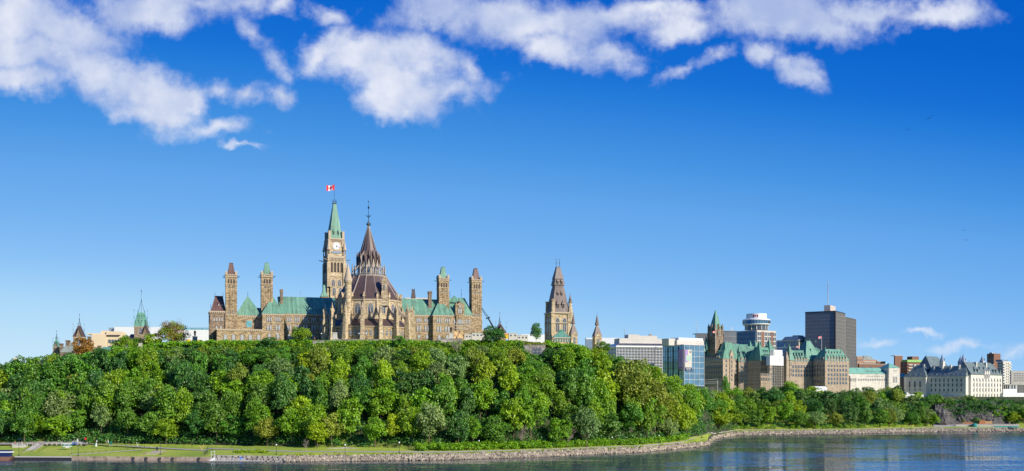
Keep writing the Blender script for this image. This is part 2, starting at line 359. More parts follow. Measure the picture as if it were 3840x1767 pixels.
def hgt(px, Y):
    s = shore(px); f = foot(px); c = crest(px); H = chgt(px); d = Y - s
    zb = float(np.interp(d, [-4, 0, 4.5, 6, 12, 30], [-2.5, 0.0, 2.1, 2.6, 3.5, 5.0]))
    if px < 800: zb = float(np.interp(d, [-4, -0.4, -0.2, 6, 20, 36, 60], [-2.5, -2.5, 1.35, 1.9, 3.2, 5.0, 5.5])) if px < 780 else zb
    if Y <= f: return zb
    zf = zb
    t = min(1.0, (Y - f) / (c - f)); t2 = 0.75 * t + 0.25 * t * t * (3 - 2 * t)
    H2 = H - 6.0 * float(np.interp(Y - c, [0, 8], [1, 0]))
    return zf + (H2 - zf) * t2
def zg(px, Y): return hgt(px, Y)
def hxy(x, y): return hgt(1920 + x * F / y, y)
pxs = list(np.arange(-900, 4740, 15.0))
fr_ = [('s', -4), ('s', -0.4), ('s', -0.2), ('s', 1.5), ('s', 3), ('s', 4.5), ('s', 6), ('s', 9), ('s', 12), ('s', 16)] + [('f', k/9) for k in range(0, 10)] + [('c', 8), ('c', 25), ('c', 60), ('c', 200), ('c', 600), ('c', 1500), ('c', 5000), ('c', 14000)]
gv = []; gf = []
rg = random.Random(3)
for p in pxs:
    s, f, c = shore(p), foot(p), crest(p)
    for kd, q in fr_:
        Y = s + q if kd == 's' else (f + (c - f) * q if kd == 'f' else c + q)
        if kd == 's' and Y > f - 0.5: Y = f - 0.5 + q * 0.01
        z = hgt(p, Y)
        if kd == 'f' and 0 < q < 1: z += rg.uniform(-0.5, 0.5)
        gv.append((X(p, Y), Y, z))
nr = len(fr_)
for i in range(len(pxs) - 1):
    for j in range(nr - 1):
        a = i * nr + j; gf.append((a, a + nr, a + nr + 1, a + 1))
m, t, b = mat('ground_grass'); oc = OC(t)
n1 = t.noise(oc, 0.05, 4, 0.6); n2 = t.noise(oc, 0.7, 4, 0.65)
k = t.math('ADD', t.math('MULTIPLY', n1, 0.6), t.math('MULTIPLY', n2, 0.4))
colr = t.ramp(k, [(0.35, (0.17, 0.25, 0.016)), (0.5, (0.27, 0.34, 0.028)), (0.66, (0.40, 0.40, 0.07))])
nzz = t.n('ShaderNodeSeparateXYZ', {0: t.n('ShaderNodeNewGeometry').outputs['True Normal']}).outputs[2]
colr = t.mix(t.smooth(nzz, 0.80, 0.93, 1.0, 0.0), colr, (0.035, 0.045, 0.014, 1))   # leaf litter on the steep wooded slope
t.L.new(colr, b.inputs['Base Color']); b.inputs['Roughness'].default_value = 0.95
t.L.new(t.n('ShaderNodeBump', {'Height': n2, 'Distance': 0.3}).outputs[0], b.inputs['Normal'])
M['grass'] = m
me = bpy.data.meshes.new('ground'); me.from_pydata(gv, [], gf); me.materials.append(M['grass'])
me.polygons.foreach_set('use_smooth', [True]*len(gf)); tag(link('ground', me), kind='structure')
# river
m, t, b = mat('river_water'); oc = OC(t)
b.inputs['Base Color'].default_value = (0.036, 0.056, 0.080, 1); b.inputs['Roughness'].default_value = 0.06
b.inputs['IOR'].default_value = 1.33
def nz(sx, sy, det=2): return t.n('ShaderNodeTexNoise', {'Vector': t.n('ShaderNodeMapping', {0: oc, 3: (sx, sy, 1)}).outputs[0], 'Scale': 1.0, 'Detail': float(det), 'Roughness': 0.6}).outputs
big = t.noise(t.n('ShaderNodeMapping', {0: oc, 3: (0.008, 0.03, 1)}).outputs[0], 1.0, 5, 0.6, 0.8)
amp = t.smooth(big, 0.38, 0.64, 0.35, 1.0)
a1 = t.n('ShaderNodeVectorMath', {0: nz(0.9, 1.4, 3)[1], 1: (0.5, 0.5, 0.5)}, operation='SUBTRACT').outputs[0]
a1 = t.n('ShaderNodeVectorMath', {0: a1, 1: (0.10, 0.50, 0.0)}, operation='MULTIPLY').outputs[0]
a1 = t.n('ShaderNodeVectorMath', {0: a1, 3: amp}, operation='SCALE').outputs[0]
a2 = t.n('ShaderNodeVectorMath', {0: nz(0.05, 0.22, 3)[1], 1: (0.5, 0.5, 0.5)}, operation='SUBTRACT').outputs[0]
a2 = t.n('ShaderNodeVectorMath', {0: a2, 1: (0.03, 0.14, 0.0)}, operation='MULTIPLY').outputs[0]
nn = t.n('ShaderNodeVectorMath', {0: a1, 1: a2}, operation='ADD').outputs[0]
tl = t.n('ShaderNodeCombineXYZ', {0: 0.0, 1: t.smooth(big, 0.36, 0.62, -0.012, -0.062), 2: 1.0}).outputs[0]
nn = t.n('ShaderNodeVectorMath', {0: nn, 1: tl}, operation='ADD').outputs[0]
nn = t.n('ShaderNodeVectorMath', {0: nn}, operation='NORMALIZE').outputs[0]
t.L.new(nn, b.inputs['Normal'])
M['water'] = m
wb = MB(); wb.add([(-6000, -1500, 0), (6000, -1500, 0), (6000, 1500, 0), (-6000, 1500, 0)], [(0, 1, 2, 3)])
tag(link('river', wb.mesh('river', M['water'])), kind='structure')
# paths
def strip(name, f0, f1, p0, p1, m, lift, step=15, **kw):
    mb = MB(); ps = list(np.arange(p0, p1 + 1, step)); vs = []
    for p in ps:
        for q in (0, 0.5, 1):
            Y = f0(p) * (1 - q) + f1(p) * q; vs.append((X(p, Y), Y, hgt(p, Y) + lift))
    mb.add(vs, [(3*i+j, 3*i+3+j, 3*i+4+j, 3*i+1+j) for i in range(len(ps)-1) for j in range(2)])
    return tag(link(name, mb.mesh(name, m)), kind='structure', **kw)
M['gravel'] = simple('path_asphalt', (0.33, 0.30, 0.26), 0.95, 0, 0.2, 1.0)
pc = interp([(-800,546),(40,541),(330,536),(420,526),(560,517),(700,510),(800,506),(1100,490),(1640,496),(2000,517),(2400,559),(2560,600),(2600,625),(2640,662),(2660,700),(2700,742),(2773,798),(3000,810),(3200,821),(3480,862),(3560,870)])
strip('path', lambda p: pc(p) - 1.6, lambda p: pc(p) + 1.6, -400, 3555, M['gravel'], 0.06)
# ---------------------------------------------------------------- riprap and rough stones
def rocks(name, p0, p1, n, dmax, seed, size=(0.35, 0.95)):
    r = np.random.RandomState(seed)
    base = np.array([(-1,-1,-1),(1,-1,-1),(1,1,-1),(-1,1,-1),(-1,-1,1),(1,-1,1),(1,1,1),(-1,1,1)], float) * 0.6
    fc = [(0,3,2,1),(4,5,6,7),(0,1,5,4),(1,2,6,5),(2,3,7,6),(3,0,4,7)]
    V = []; Fc = []
    for i in range(n):
        p = r.uniform(p0, p1); d = r.uniform(-0.3, dmax); Y = shore(p) + d
        if 2655 < p < 2700 and Y > shore(p) + 6: continue
        s = r.uniform(*size)
        q = Vector(r.normal(size=3)).to_track_quat('Z', 'Y')
        z = np.interp(d, [-0.3, dmax], [0.0, 2.15]) + r.uniform(-0.15, 0.35)
        sc3 = np.array([r.uniform(.7, 1.4), r.uniform(.6, 1.1), r.uniform(.5, 1.0)])
        bs = (base + r.uniform(-.22, .22, (8, 3))) * sc3 * s
        bb = len(V)
        for c_ in bs:
            c2 = q @ Vector(c_); V.append((X(p, Y) + c2[0], Y + c2[1], z + c2[2]))
        Fc += [tuple(bb + k for k in f) for f in fc]
    me = bpy.data.meshes.new(name); me.from_pydata(V, [], Fc); me.materials.append(M['riprap']); return link(name, me)
m, t, b = mat('riprap_rock')
g = t.n('ShaderNodeNewGeometry')
colr = t.ramp(g.outputs['Random Per Island'], [(0.0, (0.15, 0.12, 0.09)), (0.5, (0.34, 0.28, 0.21)), (1.0, (0.54, 0.46, 0.35))])
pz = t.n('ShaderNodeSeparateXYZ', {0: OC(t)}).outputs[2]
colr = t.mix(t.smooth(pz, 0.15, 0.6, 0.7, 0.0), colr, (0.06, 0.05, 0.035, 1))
colr = t.mix(t.math('MULTIPLY', t.noise(OC(t), 1.6, 4, 0.6), 0.5), colr, (0.22, 0.19, 0.15, 1))
t.L.new(colr, b.inputs['Base Color']); b.inputs['Roughness'].default_value = 0.95
M['riprap'] = m
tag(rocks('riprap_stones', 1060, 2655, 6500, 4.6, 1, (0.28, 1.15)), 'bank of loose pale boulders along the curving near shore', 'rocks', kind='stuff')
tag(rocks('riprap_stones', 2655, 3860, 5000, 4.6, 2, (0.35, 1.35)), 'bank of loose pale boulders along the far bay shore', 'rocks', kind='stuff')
# ---------------------------------------------------------------- trees
def leafmesh(name, lobes, n, size, seed, droop=0.0, core=0.75):
    r = np.random.RandomState(seed)
    L = np.array(lobes, float); wgt = L[:, 3] ** 2; wgt /= wgt.sum()
    idx = r.choice(len(L), n, p=wgt)
    d = r.normal(size=(n, 3)); d /= np.linalg.norm(d, axis=1)[:, None]
    c = L[idx, :3]; rad = L[idx, 3]
    d[:, 2] = np.where(d[:, 2] < -0.35, -d[:, 2], d[:, 2])
    rr = rad * (core + (1 - core) * r.rand(n) ** 0.5) * (1 + 0.10 * r.normal(size=n))
    pos = c + d * rr[:, None] * np.array([1, 1, 0.85])
    pos[:, 2] -= droop * np.hypot(d[:, 0], d[:, 1]) * rad * r.rand(n)
    nm = d * 0.8 + r.normal(size=(n, 3)) * 0.55 + np.array([0, 0, 0.35]); nm /= np.linalg.norm(nm, axis=1)[:, None]
    up = r.normal(size=(n, 3)); tx = np.cross(nm, up); tx /= np.linalg.norm(tx, axis=1)[:, None]; ty = np.cross(nm, tx)
    s = size * r.uniform(0.55, 1.25, n)
    a = s[:, None] * tx; b2 = s[:, None] * ty * r.uniform(0.5, 0.85, n)[:, None]
    V = np.empty((n, 4, 3)); V[:, 0] = pos - a; V[:, 1] = pos - b2 * 0.9; V[:, 2] = pos + a * 0.9; V[:, 3] = pos + b2
    me = bpy.data.meshes.new(name); me.vertices.add(4*n); me.vertices.foreach_set('co', V.reshape(-1))
    me.loops.add(4*n); me.loops.foreach_set('vertex_index', np.arange(4*n, dtype=np.int32))
    me.polygons.add(n); me.polygons.foreach_set('loop_start', np.arange(0, 4*n, 4, dtype=np.int32))
    me.polygons.foreach_set('loop_total', np.full(n, 4, dtype=np.int32))
    me.update(calc_edges=True); return me
def crown_lobes(seed, H, R, kind='round', n=26):
    """lobes filling an irregular crown; H = tree height, R = crown radius"""
    r = random.Random(seed); out = []
    cz = H * 0.53; hz = H * 0.47
    if kind == 'willow': cz = H * 0.58; hz = H * 0.36
    if kind == 'column': cz = H * 0.55; hz = H * 0.44
    for i in range(n):
        th = r.uniform(0, 2 * pi); w_ = r.uniform(-0.85, 1.0)
        k = r.uniform(0.45, 0.86); q = math.sqrt(max(0, 1 - w_ * w_))
        if kind == 'cone': zz = r.uniform(0.1, 0.95); out.append((R*(1-zz)*.8*cos(th), R*(1-zz)*.8*sin(th), H*(.1+.86*zz), R*(.45-.3*zz))); continue
        lr = R * r.uniform(0.22, 0.40) * (1.15 - 0.3 * abs(w_))
        out.append((R*k*q*cos(th), R*k*q*sin(th), cz + hz*w_*k*1.05, lr))
    sx_, sy_ = r.uniform(-.16, .16), r.uniform(-.16, .16)
    out = [(x + sx_ * (z - cz), y + sy_ * (z - cz), z, l * r.uniform(.8, 1.2)) for x, y, z, l in out]
    for i in range(5): th = r.uniform(0, 2*pi); k = r.uniform(.85, 1.08); w_ = r.uniform(-.5, .9); q = math.sqrt(1 - w_*w_); out.append((R*k*q*cos(th), R*k*q*sin(th), cz + hz*w_, R*r.uniform(.12, .2)))
    out.append((0, 0, cz, R * 0.42)); out.append((0, 0, cz + hz * .6, R * 0.36)); out.append((0, 0, cz - hz * .4, R * .36))
    return out
def trunk_mesh(name, H, R, seed, m, limbs=7, bare=False):
    r = random.Random(seed); mb = MB(); r0 = max(0.16, H * 0.019)
    pts = [(0, 0, -0.8)]
    for k in range(1, 5): pts.append((pts[-1][0] + r.uniform(-.03, .03)*H, pts[-1][1] + r.uniform(-.03, .03)*H, H * 0.17 * k))
    for k in range(4): mb.bar(pts[k], pts[k+1], r0 * (1 - k*.2), 6, 0, r0 * (1 - (k+1)*.2))
    for i in range(limbs):
        k = r.uniform(1.2, 3.9); j = int(k); t_ = k - j
        a = Vector(pts[j]).lerp(Vector(pts[min(4, j+1)]), t_)
        th = r.uniform(0, 2*pi); L_ = R * r.uniform(.55, .9)
        b_ = a + Vector((cos(th)*L_, sin(th)*L_, L_ * r.uniform(.4, 1.1)))
        mb.bar(a, b_, r0*.38, 4, 0, r0*.14)
        if bare:
            for q in range(7):
                c_ = a.lerp(b_, r.uniform(.3, 1)); e_ = c_ + Vector((r.uniform(-1, 1), r.uniform(-1, 1), r.uniform(0, 1.3))) * R * .38
                mb.bar(c_, e_, r0*.16, 3, 0, r0*.06)
                for q2 in range(3):
                    f_ = c_.lerp(e_, r.uniform(.3, 1)); mb.bar(f_, f_ + Vector((r.uniform(-1, 1), r.uniform(-1, 1), r.uniform(0, 1))) * R * .2, r0*.08, 3, 0, r0*.04)
    return mb.mesh(name, m)
PROTO = []
KH, KR = 14.0, 6.0
for i, (kind, n, lf, ln, dr) in enumerate([('round', 30, 3800, .42, 0), ('round', 36, 4200, .40, 0), ('round', 24, 3400, .46, 0), ('round', 42, 4400, .38, 0), ('round', 28, 3800, .42, .2),
        ('willow', 34, 5200, .36, .9), ('willow', 26, 4600, .38, .8), ('column', 30, 3600, .42, 0), ('column', 26, 3400, .40, 0), ('round', 20, 2200, .42, .2), ('round', 48, 4800, .37, 0)]):
    PROTO.append((leafmesh('crown', crown_lobes(50+i, KH, KR, kind, n), lf, ln, 70+i, dr), trunk_mesh('trunk', KH, KR, 90+i, M['bark'])))
CONE = (leafmesh('crown', crown_lobes(5, 14, 3.6, 'cone', 46), 3600, .34, 7), trunk_mesh('trunk', 14, 2.2, 6, M['bark'], 3))
for me_ in [p[0] for p in PROTO] + [CONE[0]]: me_.materials.append(FO['mid green'])
def tree(name, label, Pp, colour, px, Y, H, R, group, z=None, kh=KH, kr=KR, cat='tree', rng=random.Random(1)):
    z = hgt(px, Y) if z is None else z
    o = thing(name, label, cat, (X(px, Y), Y, z), group, rng.uniform(0, 6.28)); o.scale = (R/kr, R/kr, H/kh)
    link('trunk', Pp[1], o)
    c_ = link('crown', Pp[0], o); s_ = c_.material_slots[0]; s_.link = 'OBJECT'; s_.material = FO[colour]
    return o
skyl = interp([(-300,1375),(0,1352),(60,1338),(150,1328),(230,1320),(300,1312),(380,1300),(450,1290),(560,1288),(700,1286),(800,1284),(1600,1284),(1900,1284),(1952,1290),(1962,1356),(2046,1356),(2054,1300),(2070,1288),(2200,1292),(2270,1310),(2330,1325),(2400,1346),(2470,1372),(2540,1400),(2600,1425),(2640,1440),(2700,1447),(2760,1442),(2850,1436),(2950,1420),(3040,1432),(3120,1450),(3200,1436),(3300,1430),(3380,1430),(3400,1468),(3480,1476),(3500,1462),(3540,1452),(3580,1470),(3600,1480),(3640,1465),(3680,1486),(3720,1476),(3760,1492),(3840,1512),(4200,1520)])
LM = [(40,'at the far end by the moored boat'),(130,'below the distant white block'),(215,'below the small green turret'),(300,'below the brown spired turret'),(400,'below the beige office'),(480,'below the hilltop statues'),(560,'below the green crowned tower'),
 (650,'below the sparse elm'),(735,'below the yellow hoarding'),(820,'below the brown mansard pavilion'),(900,'below the low arcade'),(970,'below the second slim tower'),(1050,'below the dormered gable wing'),(1140,'below the shaded wing'),
 (1215,'below the clock tower'),(1300,'below the round turret'),(1382,'below the round library'),(1470,'below the library buttresses'),(1560,'below the green roofed wing'),(1650,'below the third slim tower'),(1715,'below the scaffolding'),(1790,'below the fourth slim tower'),
 (1870,'below the crane'),(1950,'below the hilltop lindens'),(2015,'below the triple arch wall'),(2100,'below the tall mansard tower'),(2170,'below the brown spire'),(2240,'below the lone spire turret'),(2330,'below the white gridded office'),(2420,'below the beige rooftop box'),
 (2520,'below the blue glass office'),(2600,'below the banner corner'),(2680,'below the green spired tower'),(2750,'below the gabled stone wing'),(2830,'below the recessed stone wing'),(2910,'below the scaffolded bay'),(2980,'below the shaded stone court'),
 (3060,'below the central green roof'),(3130,'below the sunlit stone wing'),(3220,'below the dark office tower'),(3300,'below the pale low museum'),(3370,'below the pyramid roofed tower'),(3440,'below the court west end'),(3520,'beside the rock cut'),(3600,'above the rock cut'),(3690,'below the court sunlit front'),(3780,'above the teal hoarding'),(3860,'at the frame edge past the court')]
ORD = ['first', 'second', 'third', 'fourth', 'fifth', 'sixth', 'seventh', 'eighth']
plan = []
rt = random.Random(11)
def colour_for(px, f):
    if px < 420: w_ = dict(dark=4, mid=5, bright=2, yellow=0.5, grey=2, olive=0.5)
    elif px < 1150: w_ = dict(dark=3, mid=5, bright=4, yellow=1, grey=1, olive=1)
    elif px < 2300: w_ = dict(dark=1.2, mid=5, bright=6, yellow=1.8, grey=1.0, olive=.7)
    elif px < 2700: w_ = dict(dark=0.4, mid=3, bright=7, yellow=2.5, grey=.4, olive=.8)
    else: w_ = dict(dark=3, mid=5, bright=2, yellow=1, grey=2.5, olive=.5)
    nm = {'dark': 'dark green', 'mid': 'mid green', 'bright': 'bright green', 'yellow': 'yellow-green', 'grey': 'grey-green', 'olive': 'olive'}
    return nm[rt.choices(list(w_), list(w_.values()))[0]]
def row(r, f, p0, p1, gap, Rr, Hr, cap=True, skip=None):
    p = p0
    while p < p1:
        Yf = foot(p); Yc = crest(p); fj = min(1.0, max(0.0, f + rt.uniform(-.075, .075))); Y = Yf + (Yc - Yf) * fj + rt.uniform(-1, 1)
        st = gap * F / Y
        q = p + rt.uniform(-.22, .22) * st
        if not (skip and skip(q)):
            g = hgt(q, Y); H = rt.uniform(*Hr); R = rt.uniform(*Rr)
            top = Zc(skyl(q) + (rt.uniform(10, 22) if 520 < q < 2080 else rt.uniform(8, 26) if q > 2660 else rt.uniform(0, 13)), Y)
            if g + H > top: H = top - g
            elif (r >= 6 and (q < 560 or q > 2080)) or (r == 4 and q > 2640) or (r == 5 and (q < 400 or q > 2350)): H = min(21, top - g); R = max(R, H * .36)
            if H > 3.2:
                R = min(R, H * 0.62); plan.append([r, q, Y, H, R, None])
        p += st * rt.uniform(.85, 1.15)
row(1, 0.03, 800, 2590, 9.8, (5.2, 7.6), (13, 22))
row(1, 0.05, -60, 790, 12.0, (5.4, 7.6), (13, 18))
row(2, 0.19, -60, 2600, 10.6, (5.2, 7.8), (17, 26))
row(3, 0.36, -60, 2600, 10.6, (5.2, 7.8), (16, 25))
row(4, 0.53, -60, 2600, 10.4, (5.0, 7.6), (15, 23))
row(5, 0.70, -60, 2610, 10.0, (4.8, 7.2), (13, 21))
row(6, 0.86, -60, 2620, 9.6, (4.8, 7.0), (9, 16))
row(7, 1.0, -60, 2300, 7.6, (4.0, 6.0), (7, 13))
row(1, 0.03, 2700, 3510, 12.0, (6.0, 9), (12, 19), skip=lambda q: False)
row(2, 0.30, 2690, 3840, 12.0, (6.4, 9.4), (14, 21), skip=lambda q: 3480 < q < 3740)
row(3, 0.62, 2640, 3860, 12.0, (6.4, 9.4), (14, 21), skip=lambda q: 3500 < q < 3600)
row(4, 0.92, 2640, 3860, 11.5, (6.0, 8.6), (12, 18))
print('TREES', len(plan))
SPEC = [  # hand placed trees that stand clear in the photograph: row, px, Y, H, R, colour, proto, label
 (90,541,18.5,6.0,'mid green',3,'rounded maple on a clear trunk beside the lawn railing'),
 (230,550,24,8.0,'grey-green',5,'broad grey-green tree with drooping boughs behind the lawn signboard'),
 (405,549,22,7.0,'bright green',1,'spreading maple behind the small green notice boards'),
 (635,541,24.5,8.6,'mid green',10,'huge domed tree behind the slipway'),
 (745,536,16.5,5.2,'bright green',8,'upright light maple on the grass beside the orange poles'),
 (1190,505,13.0,5.2,'yellow-green',3,'round yellow-green maple behind the low stone wall'),
 (2200,540,22,7.2,'grey-green',6,'smooth grey-green dome behind the bare sapling'),
 (2370,583,35,11.0,'olive',5,'very large olive poplar left of the path bend'),
 (2455,592,31,10.0,'olive',6,'very large olive poplar nearest the path bend'),
 (2700,745,17,8.2,'yellow-green',2,'round maple on the inner corner of the bay'),
 (1130,588,10.2,5.2,'bright green',1,'bright tree rising above the hilltop hedge before the shaded wing'),
 (1010,583,9.5,5.4,'dark green',3,'dark dense maple breaking the hedge line under the dormered gable'),
 (1500,583,8.5,3.8,'mid green',0,'tree rising before the right library buttresses'),
 (1850,586,12.0,6.4,'dark green',10,'dark tree rising before the crane and trailers'),
 (2960,905,22,9.5,'bright green',1,'tall maple standing against the shaded stone court'),
 (2722,898,20,4.0,'mid green',8,'slim pale tree before the gabled stone wing'),
 (3165,905,13,6.5,'mid green',4,'loose tree at the foot of the sunlit stone wing'),
 (3500,905,17,7.5,'mid green',1,'maple before the middle of the court, left one'),
 (3545,903,19.5,8.0,'mid green',2,'taller maple before the middle of the court'),
 (3632,905,20,7.0,'dark green',3,'dark tree before the court corner'),
 (3700,905,17,8.0,'bright green',2,'broad tree before the sunlit court front'),
 (3440,905,14,6.0,'yellow-green',0,'light tree before the west end of the court'),
 (470,640,13,5.0,'bright green',1,'tree behind the hilltop hedge before the beige office'),
 (520,645,11,5.5,'mid green',3,'tree behind the hilltop hedge under the green crowned tower'),
 (575,645,11,6.0,'bright green',2,'tree behind the hilltop hedge next to the sparse elm'),
 (440,640,11,4.5,'dark green',0,'dark tree behind the hilltop hedge'),
 (312,606,16,6.0,'rusty',2,'rust coloured tree on the skyline below the brown spired turret'),
 (3345,905,17,8.0,'dark green',10,'dark domed tree before the pale museum tower'),
 (3000,905,16,7.5,'mid green',3,'domed tree right of the tall maple before the shaded court'),
]
for (px, Y, H, R, colr, pi_, lab) in SPEC:
    tree('maple_tree' if 'maple' in lab else 'broadleaf_tree', lab, PROTO[pi_], colr, px, Y, H, R, 'broadleaf trees of the wooded slope', rng=rt)
SHAPE = {0: 'round', 1: 'full', 2: 'broad', 3: 'dense', 4: 'loose', 5: 'drooping', 6: 'drooping', 7: 'narrow', 8: 'narrow', 9: 'thin', 10: 'domed'}
seen = {}
for pl in plan:
    r, q, Y, H, R, _ = pl
    lm = min(LM, key=lambda a: abs(a[0] - q))[1]; seen.setdefault((r, lm), []).append(pl)
for (r, lm), lst in seen.items():
    lst.sort(key=lambda a: a[1]); used_l = set()
    for i, (r_, q, Y, H, R, _) in enumerate(lst):
        colr = colour_for(q, r)
        pi_ = rt.choice([0, 0, 1, 1, 2, 3, 3, 4, 7, 8, 9, 10, 10] + ([5, 6] if colr in ('grey-green', 'olive') else []))
        if colr == 'grey-green' and rt.random() < .5: pi_ = rt.choice([5, 6])
        if pi_ in (7, 8): R *= .8
        bay = 'bay' if (q > 2640) else 'slope'
        side = '' if len(lst) == 1 else (', left one', ', right one')[i] if len(lst) == 2 else (', left one', ', middle one', ', right one')[min(i, 2)]
        lab = f'{SHAPE[pi_]} {colr} tree {lm}, {ORD[r-1]} row up the {bay}{side}'
        wds = lab.split()
        tree('broadleaf_tree', lab if len(wds) <= 16 else lab.replace(' row up the slope', ' row').replace(' row up the bay', ' row'), PROTO[pi_], colr, q, Y, H, R, 'broadleaf trees of the wooded slope', rng=rt)
# low foliage masses nobody could count
def mass(name, label, pts, size, colour, seed, lobe=(0.9, 1.8), cat='undergrowth', n_leaf=26):
    r = np.random.RandomState(seed); lobes = [(x, y, z, r.uniform(*lobe)) for x, y, z in pts]
    me = leafmesh(name, lobes, len(lobes) * n_leaf, size, seed); me.materials.append(FO[colour])
    return tag(link(name, me), label, cat, kind='stuff')
r = random.Random(5); pts = []
for i in range(6000):
    p = r.uniform(-350, 2640); f = r.uniform(0.0, 1.04); Y = foot(p) + (crest(p) - foot(p)) * f
    if 1960 < p < 2048 and f > .93: continue
    pts.append((X(p, Y), Y, hgt(p, Y) + r.uniform(.2, 1.6)))
mass('undergrowth', 'shrubs and ivy filling the gaps under the trees of the near slope', pts, .55, 'dark green', 21, (1.4, 2.8), n_leaf=34)  # real shrubs, their dark leaf colour also stands in for black shadow
pts = []
for i in range(2100):
    p = r.uniform(2650, 4400); f = r.uniform(0.0, 1.05); Y = foot(p) + (crest(p) - foot(p)) * f
    if 3480 < p < 3730 and f < 0.55: continue
    pts.append((X(p, Y), Y, hgt(p, Y) + r.uniform(.2, 2)))
mass('undergrowth', 'shrubs filling the gaps under the trees around the bay', pts, .5, 'dark green', 22, (1.5, 3.2), n_leaf=40)  # dark leaf colour also paints the darkness between the trees
pts = []
for i in range(1700):
    p = r.uniform(540, 2170); Y = crest(p) + r.uniform(1, 9)
    if 1958 < p < 2050: continue
    pts.append((X(p, Y), Y, Zc(1283 + max(0, 700 - p) * .08 + max(0, min(12, (p - 2050) * .2)), Y) + r.uniform(-1.9, .15)))
ivy = []
for i in range(1500):
    p = r.uniform(520, 2060)
    if 1955 < p < 2052: continue
    Y = crest(p) + r.uniform(-9, 2.5); ivy.append((X(p, Y), Y, hgt(p, Y) + r.uniform(.6, 3.4)))
mass('hillside_ivy', 'bright ivy and saplings spilling down from the hilltop edge', ivy, .40, 'bright green', 27, (.8, 1.9), 'ivy', 34)
mass('hilltop_hedge', 'long clipped bright green hedge along the hilltop edge before the parliament', pts, .38, 'bright green', 23, (.6, 1.6), 'hedge', 34)
pts = []
for i in range(500):
    p = r.uniform(1050, 2640); Y = shore(p) + r.uniform(4.4, 6.2); pts.append((X(p, Y), Y, hgt(p, Y) + r.uniform(0, .3)))
for i in range(260):
    p = r.uniform(2700, 3620); Y = shore(p) + r.uniform(4.6, 7); pts.append((X(p, Y), Y, hgt(p, Y) + r.uniform(0, .4)))
for i in range(90):
    p = r.uniform(880, 1010); Y = shore(p) + r.uniform(9, 14); pts.append((X(p, Y), Y, hgt(p, Y) + r.uniform(.2, .7)))
mass('weeds', 'strip of tall weeds and grass along the top of the boulder bank', pts, .25, 'yellow-green', 24, (.25, .8), 'weeds', 22)
pts = []
for i in range(700):
    p = r.uniform(1560, 2590); Y = pc(p) + r.uniform(2.2, 7); s_ = r.uniform(.4, 2.8); pts.append((X(p, Y), Y, hgt(p, Y) + s_))
for i in range(120):
    p = r.uniform(2700, 3500); Y = pc(p) + r.uniform(3, 7); pts.append((X(p, Y), Y, hgt(p, Y) + r.uniform(.4, 3)))
mass('bushes', 'ragged bushes and saplings along the inner side of the shore path', pts, .34, 'bright green', 25, (.7, 1.7), 'bushes', 40)
